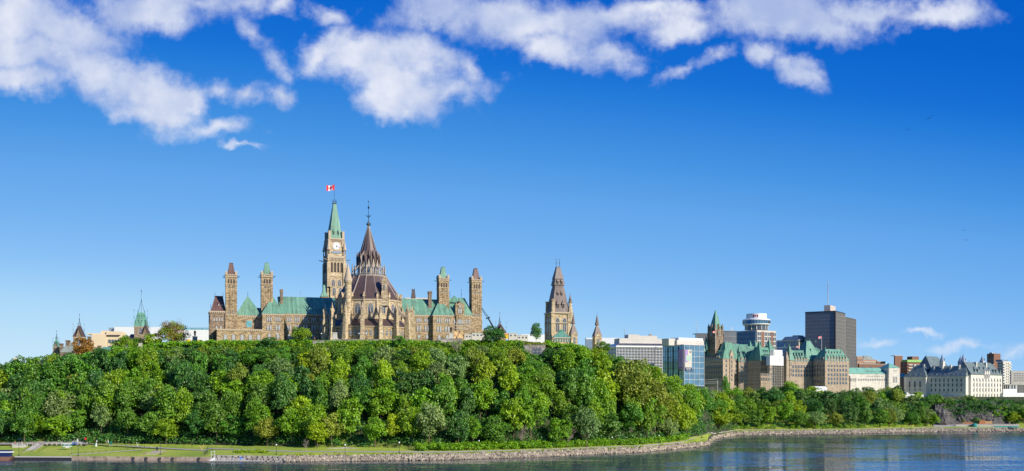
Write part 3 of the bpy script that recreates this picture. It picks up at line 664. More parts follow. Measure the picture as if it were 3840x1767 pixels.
# ---------------------------------------------------------------- windows
def arch(w, h, x0=0.0, z0=0.0, n=4):
    s = h - w * 0.87; s = max(s, h * .3)
    pts = [(x0 - w/2, z0), (x0 + w/2, z0), (x0 + w/2, z0 + s)]
    k = (h - s) / (w * 0.87)
    for i in range(1, n): a = radians(60 * i / n); pts.append((x0 - w/2 + w*cos(a), z0 + s + w*sin(a)*k))
    pts.append((x0, z0 + h))
    for i in range(n-1, 0, -1): a = radians(60 * i / n); pts.append((x0 + w/2 - w*cos(a), z0 + s + w*sin(a)*k))
    pts.append((x0 - w/2, z0 + s)); return pts
WC = {}
def wmesh(kind, w, h):
    w = round(w, 1); h = round(h, 1); key = (kind, w, h)
    if key in WC: return WC[key]
    mb = MB(); mats = [M['stone_dress'], M['glass'], M['offwhite']]
    if kind == 'wing':
        mats = [M['stone_brown'], M['glass_pale'], M['offwhite']]
        mb.prism(arch(w * 1.42, h * 1.15, 0, -h*.05), -0.16, 0.02, 0); mb.prism(arch(w, h), -0.20, 0.02, 1)
        mb.box(-.09, .09, -0.27, -0.2, 0, h * .86, 2); mb.box(-w/2, w/2, -0.25, -0.2, h*.45, h*.45 + .16, 2)
    elif kind == 'gothic':
        mb.prism(arch(w * 1.35, h * 1.12, 0, -h*.04), -0.16, 0.02, 0); mb.prism(arch(w, h), -0.20, 0.02, 1)
        mb.box(-.07, .07, -0.27, -0.2, 0, h * .86, 2); mb.box(-w/2, w/2, -0.25, -0.2, h*.45, h*.45 + .14, 2)
        mb.box(-w*.75, w*.75, -.35, 0, -h*.1, -h*.04, 0)
    elif kind == 'belfry':
        mb.prism(arch(w * 1.3, h * 1.08), -0.14, 0.02, 0); mb.prism(arch(w, h), -0.17, 0.02, 1); mats[1] = M['opening_shade']
        for i in range(1, 7): mb.box(-w*.45, w*.45, -.26, -.17, h*i/9, h*i/9 + .08, 2)
        mats[2] = M['stone_brown']
    elif kind == 'tracery':
        mb.prism(arch(w * 1.4, h * 1.13, 0, -.2), -0.2, 0.02, 0); mb.prism(arch(w, h), -0.24, 0.02, 1)
        for sx in (-.25, .25): mb.prism(arch(w*.46, h*.72, sx*w, 0), -.30, -.24, 2); mb.prism(arch(w*.34, h*.66, sx*w, .1), -.34, -.30, 1)
        mb.cone(0, 0, 0, .01, .01, .01, 3, 2)
        mb.prism([(w*.17*cos(a), h*.78 + w*.17*sin(a)) for a in [i*pi/4 for i in range(8)]], -.30, -.24, 2)
        mb.prism([(w*.1*cos(a), h*.78 + w*.1*sin(a)) for a in [i*pi/4 for i in range(8)]], -.34, -.30, 1)
        mats[2] = M['stone_dress']
    elif kind == 'rect':
        mb.box(-w/2*1.25, w/2*1.25, -.12, 0.02, -.25, h + .25, 0); mb.box(-w/2, w/2, -.16, 0.02, 0, h, 1)
        mb.box(-.06, .06, -.21, -.16, 0, h, 2); mb.box(-w/2, w/2, -.21, -.16, h*.6, h*.6 + .1, 2)
        mats[0] = M['stone_pink']; mats[2] = M['bluegrey']
    elif kind == 'tall':
        mb.box(-w/2*1.3, w/2*1.3, -.1, 0.02, -.2, h + .2, 0); mb.box(-w/2, w/2, -.14, 0.02, 0, h, 1)
        mb.box(-.05, .05, -.19, -.14, 0, h, 2); mats[0] = M['limestone']; mats[2] = M['darkmetal']
    elif kind == 'plain':
        mb.box(-w/2, w/2, -.10, 0.02, 0, h, 1); mb.box(-.05, .05, -.15, -.10, 0, h, 2); mb.box(-w/2-.1, w/2+.1, -.2, 0.0, -.18, 0, 2)
    WC[key] = mb.mesh('window', mats); return WC[key]
def win(parent, fr, px, pyb, pyt, wpx, yl, kind='wing', name='window'):
    x = fr.x(px, yl); Y = fr.Y(x, yl); zb = fr.z(pyb, x, yl); h = (pyb - pyt) * Y / F; w_ = wpx * Y / F
    return child(name, wmesh(kind, w_, h), parent, fr.w(x, yl, zb), radians(fr.a))
def winx(parent, fr, px, pyb, pyt, wm, xl, kind='rect', name='window'):
    """window on the left-hand (local -x) face"""
    y = fr.y(px, xl); Y = fr.Y(xl, y); zb = fr.z(pyb, xl, y); h = (pyb - pyt) * Y / F
    return child(name, wmesh(kind, wm, h), parent, fr.w(xl, y, zb), radians(fr.a - 90))
def dormer(parent, fr, px, pyb, pyt, wpx, yl, m, depth=2.5, glass_=True):
    x = fr.x(px, yl); Y = fr.Y(x, yl); zb = fr.z(pyb, x, yl); zt = fr.z(pyt, x, yl); w_ = wpx * Y / F; h = zt - zb
    mb = MB(fr); mb.box(x - w_/2, x + w_/2, yl, yl + depth, zb, zb + h*.6, 0)
    mb.taper(x - w_*.6, x + w_*.6, yl - .2, yl + depth*1.5, zb + h*.6, x - .05, x + .05, yl + .2, yl + depth*1.5, zt + h*.25, 0)
    mb.box(x - w_*.33, x + w_*.33, yl - .06, yl, zb + h*.08, zb + h*.55, 1)
    return part('dormer', mb, [m, M['glass_pale']], parent)
def finial(mb, x, y, z, h, r=.10, mi=0):
    mb.bar((x, y, z), (x, y, z + h), r, 5, mi, r*.4); mb.cone(x, y, z + h*.45, z + h*.6, r*2.6, r*.6, 6, mi); mb.cone(x, y, z + h*.86, z + h*.94, r*2.0, r*1.0, 6, mi)
# ---------------------------------------------------------------- parliament main block
PF = Fr(px=1380, Y=655, a=17); Z0 = 57.5
M['green'] = seamed('green_copper', GR1, GR2, 17, 0.85); M['brown'] = seamed('brown_copper', (0.075, 0.036, 0.03), (0.155, 0.085, 0.07), 17, 0.8, 0.5)
x = PF.x
par = thing('parliament_building', 'long sandstone parliament block with green copper roofs and slim corner towers', 'building', PF.w(0, 0, Z0))
def wall(parent, pxa, pxb, yl, depth, pyt, m='stone', name='wing', z0=Z0, cornice=True):
    xa, xb = x(pxa, yl), x(pxb, yl); z = PF.z(pyt, (xa+xb)/2, yl); mb = MB(PF)
    mb.box(xa, xb, yl, yl + depth, z0, z)
    o = part(name, mb, M[m], parent)
    if cornice:
        c = MB(PF); c.box(xa - .25, xb + .25, yl - .35, yl + depth + .3, z - .75, z - .1)
        n = int((xb - xa) / 1.1)
        for i in range(n): c.box(xa + (i+.25)*(xb-xa)/n, xa + (i+.7)*(xb-xa)/n, yl - .28, yl, z - 1.35, z - .75)
        zm = z - 5.6
        part('cornice', c, M['stone_dress'], o)
        for q_ in (zm, zm - 5.4): c = MB(PF); c.box(xa - .1, xb + .1, yl - .16, yl + .0, q_, q_ + .3); part('string_course', c, M['stone_dress'], o)
    return xa, xb, z, o
# left shaded pavilion
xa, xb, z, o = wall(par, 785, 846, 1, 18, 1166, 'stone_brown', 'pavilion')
mb = MB(PF); Xa, Xb = x(806, 8), x(836, 8); zt = PF.z(1112, Xa, 8)
mb.taper(xa+.8, xb+.2, 1.5, 18, z, Xa, Xb, 8, 12, zt); mr = part('roof', mb, M['brown'], par)
c = MB(PF); c.box(Xa-.2, Xb+.2, 7.8, 12.2, zt, zt+.35)
for xx in (Xa, Xb): finial(c, xx, 8, zt, 2.6)
for xx in (xa+.9, xb): finial(c, xx, 1.6, z, 4.0, .12)
part('roof_crest', c, M['iron'], par)
for p_ in (793, 803, 813, 823, 833): win(par, PF, p_, 1205, 1192, 5, 1)
for p_ in (796, 812, 828): win(par, PF, p_, 1240, 1222, 6, 1)
mb = MB(PF); mb.box(x(783, -1.5), x(800, -1.5), -1.5, 1, Z0, PF.z(1213, xa, 0)); mb.taper(x(786, -1.5), x(800, -1.5), -1.5, 1, PF.z(1213, xa, 0), x(788, 0), x(798, 0), -.6, 1, PF.z(1180, xa, 0)); part('buttress', mb, M['stone_brown'], par)
for p_ in (820, 833): dormer(mr, PF, p_, 1150, 1135, 7, 4, M['brown'], 2)
# low arcade in front
xa, xb, z, o = wall(par, 813, 984, -9, 14, 1234, 'stone', 'arcade')
for p_ in (845, 876, 908, 939, 970): win(par, PF, p_, 1281, 1254, 11, -9)
# range between the first two towers
xa, xb, z, o = wall(par, 886, 984, 3, 16, 1183, 'stone', 'wing')
mb = MB(PF); zt = PF.z(1114, x(929, 11), 11); zr = PF.z(1155, x(960, 11), 11)
mb.taper(xa-.4, x(984, 3), 2.5, 19, z, x(925, 11), x(932, 11), 10, 12, zt)
mb.taper(x(930, 3), xb+1, 4.5, 18, z, x(940, 11), xb+1, 10, 12, zr); ro = part('roof', mb, M['green'], par)
c = MB(PF); finial(c, x(929, 11), 11, zt, 3.2, .12); part('finial', c, M['iron'], ro)
mb = MB(PF); mb.box(x(924, 3), x(944, 3), 2.75, 3.0, PF.z(1226, xa, 3), PF.z(1202, xa, 3)); mb.box(x(923, 3), x(945, 3), 2.85, 3.02, PF.z(1227, xa, 3), PF.z(1201, xa, 3), 1)
part('window', mb, [M['glass_teal'], M['stone_dress']], par)
# towers
def vent_tower(pl, pr, yl, pyt, pyb, rm, label, wide=1180):
    xa, xb = x(pl, yl), x(pr, yl); W_ = xb - xa; D = W_; xc = (xa+xb)/2; yc = yl + D/2
    z = lambda p: PF.z(p, xc, yl); mb = MB(PF)
    mb.box(xa, xb, yl, yl+D, Z0, z(pyb+2)); mb.box(xa-.3, xb+.3, yl-.3, yl+D+.3, Z0, z(wide))
    q = W_*.17
    for cx in (xa, xb-q):
        for cy in (yl-.22, yl+D-q+.22): mb.box(cx-.15+(.15 if cx!=xa else 0), cx+q+(.15 if cx!=xa else 0), cy, cy+q, z(wide), z(pyb+1))
    for cx in (xc - W_*.13, xc + W_*.1): mb.box(cx, cx+W_*.05, yl-.18, yl, z(wide-3), z(pyb+38))
    t = part('tower', mb, M['stone'], par, label=label)
    c = MB(PF)
    for zz in (z(wide), z(pyb+38), z(pyb+10)): c2 = MB(PF); c2.box(xa-.35, xb+.35, yl-.35, yl+D+.35, zz, zz+.45); part('string_course', c2, M['stone_dress'], t)
    for i in range(6): c.box(xa+(i+.3)*W_/6, xa+(i+.75)*W_/6, yl-.34, yl, z(pyb+7), z(pyb+3))
    c.box(xa-.4, xb+.4, yl-.4, yl+D+.4, z(pyb+2), z(pyb)+.1)
    for cx in (xa+.3, xb-.3):
        for cy in (yl+.3, yl+D-.3): c.cbox(cx, cy, .62, .62, z(pyb), z(pyb-8)); c.cbox(cx, cy, .7, .7, z(pyb-8), z(pyb-14), 0, .1)
    part('cornice', c, M['stone_dress'], t)
    g = MB(PF)
    for sx, cx in ((-1, xa), (1, xb)): g.bar((cx, yl+.2, z(pyb+8)), (cx+sx*1.7, yl-.4, z(pyb+7)), .22, 5, 0, .14); g.bar((cx, yl+D, z(pyb+8)), (cx+sx*1.7, yl+D+.4, z(pyb+7)), .22, 5, 0, .14)
    part('gargoyle', g, M['iron'], t)
    r = MB(PF); hw = W_*.17
    r.taper(xa+W_*.14, xb-W_*.14, yl+W_*.14, yl+D-W_*.14, z(pyb), xc-hw, xc+hw, yc-hw, yc+hw, z(pyt+2)); r.taper(xc-hw-.15, xc+hw+.15, yc-hw-.15, yc+hw+.15, z(pyt+2), xc-hw*.5, xc+hw*.5, yc-hw*.5, yc+hw*.5, z(pyt))
    part('roof', r, rm, t)
    for k in (-.24, 0, .24):
        child('opening', wmesh('belfry', W_*.15, z(pyb+17) - z(pyb+36)), t, PF.w(xc+k*W_, yl, z(pyb+36)), radians(PF.a))
        child('opening', wmesh('belfry', W_*.15, z(pyb+17) - z(pyb+36)), t, PF.w(xa, yc+k*W_, z(pyb+36)), radians(PF.a-90))
    for k in (-.2, .2): child('slit', wmesh('plain', W_*.12, 1.1), t, PF.w(xc+k*W_, yl-.3 if 0 else yl, z(pyb+53)), radians(PF.a)); child('slit', wmesh('gothic', W_*.12, 1.8), t, PF.w(xc+k*W_, yl, z(wide-3)), radians(PF.a))
    return t
vent_tower(847, 888, 0.5, 984, 1029, M['brown'], 'slim tower with brown copper cap')
vent_tower(981, 1022, 2, 983, 1029, M['green'], 'slim tower with green copper cap', 1215)
vent_tower(1647, 1683, 2, 999, 1043, M['green'], 'slim tower with green copper cap', 1215)
vent_tower(1770, 1806, 0.5, 1004, 1048, M['brown'], 'slim tower with brown copper cap', 1191)
# projecting dormered bay and long left wing
def bay(pl, pr, pye, pxap, pyr, dor, cols):
    xa, xb, z, o = wall(par, pl, pr, -3.5, 18, pye)
    mb = MB(PF); xc = x(pxap, 5); zt = PF.z(pyr, xc, 5)
    mb.taper(xa-.5, xb+.5, -4, 14.5, z, xc-.4, xc+.4, 4.6, 14, zt); ro = part('roof', mb, M['green'], par)
    for p_ in dor: dormer(ro, PF, p_, pye-9, pye-19, 7.5, -1.9, M['green'], 2.2)
    for p_ in cols:
        for k in (-7.5, 0, 7.5): win(par, PF, p_+k, pye+29, pye+12, 4.6, -3.5)
        for k in (-5, 5): win(par, PF, p_+k, pye+63, pye+42, 6.4, -3.5)
        win(par, PF, p_, pye+94, pye+74, 10, -3.5)
bay(984, 1065, 1177, 1022, 1114, (1015, 1033), (1010, 1042))
bay(1624, 1697, 1182, 1650, 1123, (1651, 1669), (1647, 1677))
xa, xb, z, o = wall(par, 1063, 1262, 0, 16, 1178)
mb = MB(PF); zt = PF.z(1117, x(1160, 8), 8)
mb.taper(xa-1, xb+3, -.5, 16.5, z, x(1040, 8), xb+3, 7.4, 8.6, zt); ro = part('roof', mb, M['green'], par)
c = MB(PF); c.box(x(1044, 8), xb+2, 7.6, 8.4, zt-.05, zt+.3); part('ridge', c, M['green'], ro)
for p_ in (1088, 1107, 1144, 1181, 1200): dormer(ro, PF, p_, 1169, 1159, 7, 1.4, M['green'], 2)
for p_ in (1084, 1114, 1145, 1176, 1207, 1236):
    for k in (-7, 0, 7): win(par, PF, p_+k, 1207, 1190, 4.4, 0)
    for k in (-5, 5): win(par, PF, p_+k, 1240, 1219, 6.2, 0)
    win(par, PF, p_, 1271, 1252, 9.5, 0)
xa, xb, z, o = wall(par, 1500, 1625, 0, 16, 1181)
mb = MB(PF); zt = PF.z(1122, x(1570, 8), 8); mb.taper(xa-3, xb+1, -.5, 16.5, z, xa-3, x(1650, 8), 7.4, 8.6, zt); ro = part('roof', mb, M['green'], par)
for p_ in (1576, 1593): dormer(ro, PF, p_, 1175, 1164, 7.5, 1.2, M['green'], 2)
for p_ in (1531, 1571, 1601):
    for k in (-7, 0, 7): win(par, PF, p_+k, 1210, 1194, 4.6, 0)
    for k in (-5, 5): win(par, PF, p_+k, 1243, 1221, 6.2, 0)
    win(par, PF, p_, 1271, 1254, 9.5, 0)
def chimney(pl, pr, pyt, pyb, yl, m='stone_brown', parent=None, fr=PF):
    xa, xb = fr.x(pl, yl), fr.x(pr, yl); z1 = fr.z(pyt, xa, yl); z0 = fr.z(pyb, xa, yl); mb = MB(fr)
    mb.box(xa, xb, yl, yl+2.2, z0-3, z1-.8); mb.box(xa-.25, xb+.25, yl-.25, yl+2.45, z1-1.6, z1-1.1); mb.box(xa-.15, xb+.15, yl-.15, yl+2.35, z1-.8, z1)
    return part('chimney', mb, M[m], parent or par)
chimney(1051, 1061, 1085, 1131, 4); chimney(1607, 1619, 1092, 1148, 3)
# right end range with stone gable
xa, xb, z, o = wall(par, 1695, 1770, 0, 16, 1182)
mb = MB(PF); zt = PF.z(1118, x(1705, 8), 8); mb.taper(xa-3, xb+1, -.5, 16.5, z, xa-3, x(1740, 8), 6.5, 9.5, zt)
mb.taper(x(1688, 4), x(1722, 4), 3, 16, PF.z(1135, xa, 5), x(1703, 8), x(1706, 8), 7.5, 8.5, PF.z(1110, xa, 8)); ro = part('roof', mb, M['green'], par)
c = MB(PF)
for p_, h in ((1688, 5), (1730, 6.5), (1703, 3)): finial(c, x(p_, 8), 8, PF.z(1122, xa, 8), h, .1)
part('finial', c, M['iron'], ro)
gx0, gx1 = x(1711, -1), x(1738, -1); gz = PF.z(1150, gx0, -1); gt = PF.z(1127, gx0, -1)
mb = MB(PF); mb.box(gx0, gx1, -1, 6, Z0, gz); mb.prism([(gx0-.2, gz), (gx1+.2, gz), ((gx0+gx1)/2, gt)], -1.05, 6)
for cx in (gx0, gx1): mb.cbox(cx, -.7, .5, .5, gz-6, gz+1.4); mb.cbox(cx, -.7, .55, .55, gz+1.4, gz+3, 0, .05)
ga = part('gable', mb, M['stone'], par)
for p_ in (1719.5, 1725, 1730.5): win(ga, PF, p_, 1176, 1158, 4.2, -1)
win(ga, PF, 1725, 1155, 1143, 7, -1)
for k in (-7.5, -2.5, 2.5, 7.5): win(par, PF, 1725+k, 1216, 1198, 4, -1)
for p_ in (1704, 1748, 1760): win(par, PF, p_, 1214, 1198, 6, 0)
xa, xb, z, o = wall(par, 1806, 1842, 3, 12, 1238, 'stone', 'low_wing')
mb = MB(PF); mb.box(x(1740, -6), x(1812, -6), -6, 0, Z0, PF.z(1241, 60, -6)); part('porch', mb, M['stone'], par)
# ---------------------------------------------------------------- clock tower
def T_(px, yl): return PF.x(px, yl)
ty = 30.0; xa, xb = T_(1226, ty), T_(1291, ty); Wt = xb - xa; xc = (xa+xb)/2; yc = ty + Wt/2
z = lambda p: PF.z(p, xc, ty)
ct = thing('clock_tower', 'tallest sandstone tower with clock face, green spire and flagpole', 'tower', PF.w(xc, yc, Z0))
mb = MB(PF); mb.box(xa, xb, ty, ty+Wt, Z0, z(966)); q = Wt*.2
for cx in (xa-.8, xb-q+.8):
    for cy in (ty-.8, ty+Wt-q+.8):
        mb.box(cx, cx+q, cy, cy+q, Z0, z(985)); mb.box(cx+.4, cx+q-.4, cy+.4, cy+q-.4, z(985), z(955))
mb.box(xa+Wt*.08, xb-Wt*.08, ty+Wt*.08, ty+Wt*.92, z(966), z(893))
mb.box(xa+q*.4, xb-q*.4, ty-2.2, ty, Z0, z(1077))
sh_ = part('shaft', mb, M['stone_pale'], ct)
c = MB(PF)
c.box(xa+.4, xb-.4, ty-.5, ty+Wt+.5, z(968), z(959))
for bx_ in ((xa+Wt*.05, xb-Wt*.05, ty+.1, ty+Wt-.1, z(898), z(893)), (xa, xb, ty-2.5, ty, z(1077), z(1075)), (xa-.1, xb+.1, ty-.4, ty, z(1038), z(1036))): c2 = MB(PF); c2.box(*bx_); part('string_course', c2, M['stone_dress'], ct)
for i in range(12): c.box(xa+(i+.2)*Wt/12, xa+(i+.7)*Wt/12, ty-.45, ty, z(978), z(969)); c.box(xa+Wt*.1+(i+.2)*Wt*.8/12, xa+Wt*.1+(i+.7)*Wt*.8/12, ty+Wt*.03, ty+Wt*.09, z(905), z(899))
part('cornice', c, M['stone_dress'], ct)
for cx in (xa+q/2-.8, xb-q/2+.8):
    for cy in (ty+q/2-.8, ty+Wt-q/2+.8):
        p = MB(PF)
        for a in range(4): p.bar((cx+.8*cos(a*pi/2+.78), cy+.8*sin(a*pi/2+.78), z(957)), (cx+.8*cos(a*pi/2+.78), cy+.8*sin(a*pi/2+.78), z(938)), .22, 4)
        p.cone(cx, cy, z(938), z(934), 1.5, 1.35, 8); p.cone(cx, cy, z(934), z(900), 1.25, .12, 8); p.cbox(cx, cy, .35, .35, z(902), z(899)); p.cbox(cx, cy, .12, .12, z(899), z(894))
        part('pinnacle', p, M['stone_dress'], ct)
for cx in (xa+Wt*.1, xb-Wt*.1):
    for cy in (ty+Wt*.1, ty+Wt*.9): p = MB(PF); p.cbox(cx, cy, .75, .75, z(925), z(868)); p.cbox(cx, cy, .85, .85, z(868), z(866)); part('corner_pier', p, M['stone_dress'], ct)
r = MB(PF); h0 = Wt*.40; h1 = Wt*.085
r.taper(xc-h0, xc+h0, yc-h0, yc+h0, z(893), xc-h0*.93, xc+h0*.93, yc-h0*.93, yc+h0*.93, z(888))
r.taper(xc-h0*.93, xc+h0*.93, yc-h0*.93, yc+h0*.93, z(888), xc-h1, xc+h1, yc-h1, yc+h1, z(760)); sp = part('spire', r, M['green'], ct)
for k in (-.35, .35): 
    d = MB(PF); zz = z(880); d.box(xc+k*h0-.45, xc+k*h0+.45, yc-h0*.93-.1, yc-h0*.6, zz, zz+2.4, 0); d.taper(xc+k*h0-.6, xc+k*h0+.6, yc-h0*.93-.2, yc-h0*.5, zz+2.4, xc+k*h0-.03, xc+k*h0+.03, yc-h0*.6, yc-h0*.5, zz+5); d.box(xc+k*h0-.28, xc+k*h0+.28, yc-h0*.93-.16, yc-h0*.9, zz+.3, zz+2.1, 1)
    part('dormer', d, [M['green'], M['opening_shade']], sp)
c = MB(PF); c.box(xc-h1-.3, xc+h1+.3, yc-h1-.3, yc+h1+.3, z(760), z(757), 0)
for a in (-1, 1):
    for b_ in (-1, 1): finial(c, xc+a*h1, yc+b_*h1, z(757), 2.4, .12)
part('crest', c, M['iron'], ct)
fp = MB(PF); fp.bar((xc, yc, z(757)), (xc, yc, z(687)), .13, 6, 0, .07); fp.cone(xc, yc, z(687), z(685.5), .2, .2, 6); part('flagpole', fp, M['iron'], ct)
g = MB(PF)
for sx, cx in ((-1, xa-.8), (1, xb+.8)):
    for cy in (ty, ty+Wt): g.bar((cx, cy, z(975)), (cx+sx*2.6, cy-.4, z(973)), .35, 5, 0, .2)
part('gargoyle', g, M['stone_brown'], ct)
# clock
def clock(parent, fr, x0, y0, z0, R):
    n = 24; d = MB(fr)
    d.prism([(x0+(R+.4)*cos(2*pi*i/n), z0+(R+.4)*sin(2*pi*i/n)) for i in range(n)], y0-.15, y0, 1)
    d.prism([(x0+R*cos(2*pi*i/n), z0+R*sin(2*pi*i/n)) for i in range(n)], y0-.22, y0-.05, 0)
    cf = part('clock_face', d, [M['white'], M['stone_dress']], parent)
    k = MB(fr)
    for i in range(12):
        a = 2*pi*i/12; ca, sa = cos(a), sin(a); w_ = .17
        k.prism([(x0+R*.72*ca-w_*sa, z0+R*.72*sa+w_*ca), (x0+R*.72*ca+w_*sa, z0+R*.72*sa-w_*ca), (x0+R*.93*ca+w_*sa, z0+R*.93*sa-w_*ca), (x0+R*.93*ca-w_*sa, z0+R*.93*sa+w_*ca)], y0-.28, y0-.2)
    part('hour_marks', k, M['iron'], cf)
    for nm, deg, L_, w_ in (('minute_hand', -20, .85, .13), ('hour_hand', -98, .55, .2)):
        a = radians(deg); ca, sa = cos(a), sin(a); k = MB(fr)
        k.prism([(x0-w_*sa-.4*ca, z0+w_*ca-.4*sa), (x0+w_*sa-.4*ca, z0-w_*ca-.4*sa), (x0+R*L_*ca+w_*.5*sa, z0+R*L_*sa-w_*.5*ca), (x0+R*L_*ca-w_*.5*sa, z0+R*L_*sa+w_*.5*ca)], y0-.36, y0-.28)
        part(nm, k, M['iron'], cf)
clock(ct, PF, xc, ty+Wt*.08-.02, z(922), 2.45)
cm = MB(PF); cm.box(xc-Wt*.27, xc+Wt*.27, ty+Wt*.05, ty+Wt*.08, z(950), z(942)); part('balcony', cm, M['bluegrey'], ct)
for k in (-.285, -.095, .095, .285):
    child('belfry_opening', wmesh('belfry', Wt*.115, z(983)-z(1021)), sh_, PF.w(xc+k*Wt, ty, z(1021)), radians(PF.a))
    child('belfry_opening', wmesh('belfry', Wt*.115, z(983)-z(1021)), sh_, PF.w(xa, yc+k*Wt, z(1021)), radians(PF.a-90))
for k in (-.2, .17):
    child('traceried_window', wmesh('tracery', Wt*.2, z(1048)-z(1074)), sh_, PF.w(xc+k*Wt, ty, z(1074)), radians(PF.a))
    child('traceried_window', wmesh('tracery', Wt*.19, z(1080)-z(1110)), sh_, PF.w(xc+k*Wt, ty-2.2, z(1110)), radians(PF.a))
# green corner roof beside the tower
mb = MB(PF); a0, a1 = T_(1202, 24), T_(1232, 24); zz0 = PF.z(1112, a0, 24); zz1 = PF.z(1067, a0, 24); zm = PF.z(1095, a0, 24)
mb.taper(a0, a1, 24, 28.8, zz0, a0+1.4, a1-1.4, 25, 28, zm); mb.taper(a0+1.4, a1-1.4, 25, 28, zm, (a0+a1)/2-.5, (a0+a1)/2+.5, 26, 26.8, zz1)
pr_ = part('turret_roof', mb, M['green'], par); mb = MB(PF); mb.box(a0+.3, a1-.3, 24.3, 28.5, 75, zz0); part('turret', mb, M['stone'], par)
# ---------------------------------------------------------------- flags
M['flagred'] = simple('flag_red', (0.62, 0.01, 0.015), 0.7, 0, 0.05); M['flagwhite'] = simple('flag_white', (0.82, 0.82, 0.82), 0.7, 0, 0.03)
LEAF = [(0,-.48),(.04,-.22),(.30,-.27),(.26,-.16),(.50,.04),(.42,.09),(.47,.26),(.32,.22),(.29,.30),(.13,.12),(.18,.42),(.09,.37),(0,.52)]
LEAF = LEAF + [(-a, b) for a, b in LEAF[-2:0:-1]]
def flag(name, label, pos, w_, h_, ang, droop=0.0, cat='flag', group=None):
    n = 16; ca, sa = cos(radians(ang)), sin(radians(ang))
    def P3(u, v, off=0): return (w_*u*ca - (h_*.16*sin(u*7+.6*v) + off)*sa, w_*u*sa + (h_*.16*sin(u*7+.6*v) + off)*ca, h_*(v-1) - droop*w_*u*u + h_*.05*sin(u*8))
    mb = MB(); vs = []; 
    for i in range(n+1):
        for v_ in (0, 1): vs.append(P3(i/n, v_))
    for i in range(n): mb.add([vs[2*i], vs[2*i+2], vs[2*i+3], vs[2*i+1]], [(0, 1, 2, 3)], 0 if (i < 4 or i >= 12) else 1)
    for off in (-.04, .04):
        L = [P3(.5 + a*h_*.78/w_, .5 + b_*.78, off) for a, b_ in LEAF]; mb.add(L, [tuple(range(len(L)))], 0)
    me = bpy.data.meshes.new(name); me.from_pydata(mb.v, [], mb.f)
    for m_ in (M['flagred'], M['flagwhite']): me.materials.append(m_)
    me.polygons.foreach_set('material_index', mb.m); me.update()
    return tag(link(name, me, None, pos), label, cat, group)
ct.rotation_euler = (0, 0, radians(7)); pw = PF.w(xc, yc, z(688.5)); flag('national_flag', 'red and white flag flying from the clock tower pole', pw, 5.1, 3.4, 186, .1)
# ---------------------------------------------------------------- round library
LX, LY = X(1382, 626), 626.0; LF = Fr(o=(LX, LY)); zl = lambda p: CZ + (HY - p) * LY / F
zlf = lambda p, rr: CZ + (HY - p) * (LY - rr) / F
lib = thing('library_building', 'round stone library with flying buttresses and stepped brown conical roof', 'building', (LX, LY, Z0))
NL = 16; PH = -pi/2
def pol(r_, k, z_): a = PH + 2*pi*k/NL; return (LX + r_*cos(a), LY + r_*sin(a), z_)
mb = MB(); R1, R2, R3 = 18.9, 24.0, 26.2
mb.cone(LX, LY, Z0, zlf(1120, 19), R1, R1, NL, 0, PH); part('drum', mb, M['stone_pale'], lib)
mb = MB(); mb.cone(LX, LY, Z0, zlf(1221, 24), R2, R2, NL, 0, PH); ls = part('lower_ring', mb, M['stone'], lib)
mb = MB(); mb.cone(LX, LY, zlf(1221, 24), zlf(1194, 19), R2+.35, R1-.1, NL, 0, PH); part('lean_to_roof', mb, M['brownr'], lib)
c = MB(); c.cone(LX, LY, zlf(1126, 19), zlf(1119, 19), R1+.45, R1+.7, NL, 0, PH); c.cone(LX, LY, zlf(1226, 24), zlf(1221.5, 24), R2+.2, R2+.55, NL, 0, PH); c.cone(LX, LY, zlf(1178, 19), zlf(1176, 19), R1+.3, R1+.3, NL, 0, PH)
part('cornice', c, M['stone_dress'], lib)
zA, zB = zlf(1119, 19), zlf(1032, 9)
r = MB(); r.cone(LX, LY, zA, zA + 1.6, R1+.9, R1-.4, NL, 0, PH); r.cone(LX, LY, zA+1.6, zB, R1-.4, 10.1, NL, 0, PH)
mr = part('main_roof', r, M['brownr'], lib)
s_ = MB()
for k in range(NL):
    s_.bar(pol(R1-.4, k, zA+1.5), pol(10.2, k, zB), .42, 4)
    for j in range(1, 7):
        t0 = Vector(pol(R1-.5, k, zA+1.5)).lerp(Vector(pol(R1-.5, k+1, zA+1.5)), j/7); t1 = Vector(pol(10.15, k, zB)).lerp(Vector(pol(10.15, k+1, zB)), j/7)
        s_.bar(t0, t1, .085, 3)
part('roof_ribs', s_, M['rib'], mr)
mb = MB(); mb.cone(LX, LY, zB-.4, zB+.3, 10.5, 10.6, NL, 0, PH); mb.cone(LX, LY, zB-1, zlf(985, 6), 6.3, 6.3, NL, 0, PH)
for k in range(NL):
    a, b_ = pol(10.3, k, zB), pol(10.3, k+1, zB)
    mb.bar((a[0], a[1], zB+1.1), (b_[0], b_[1], zB+1.1), .13, 4)
    for j in range(5): q0 = Vector(a).lerp(Vector(b_), j/5); mb.bar(q0, q0 + Vector((0, 0, 1.1)), .09, 3)
part('lantern', mb, M['lantern'], lib)
s_ = MB(); zt0, zt1 = zlf(1000, 7), zlf(962, 7)
for k in range(NL):
    s_.bar(pol(9.6, k, zB), pol(9.6, k, zB+4.4), .42, 4, 0, .34); s_.bar(pol(9.6, k, zB+4.4), pol(9.6, k, zB+7.6), .34, 4, 0, .03)
    s_.bar(pol(9.4, k, zB+3.4), pol(6.3, k, zB+6.8), .26, 4)
    a, b_, m_ = pol(6.7, k, zt0), pol(6.7, k+1, zt0), pol(6.75, k+.5, zt1)
    s_.add([a, b_, m_, pol(6.2, k, zt0), pol(6.2, k+1, zt0), pol(6.2, k+.5, zt1)], [(0, 1, 2), (3, 5, 4), (0, 3, 4, 1), (0, 2, 5, 3), (1, 4, 5, 2)])
part('lantern_gables', s_, M['lantern'], lib)
r = MB(); zi = zlf(940, 5)
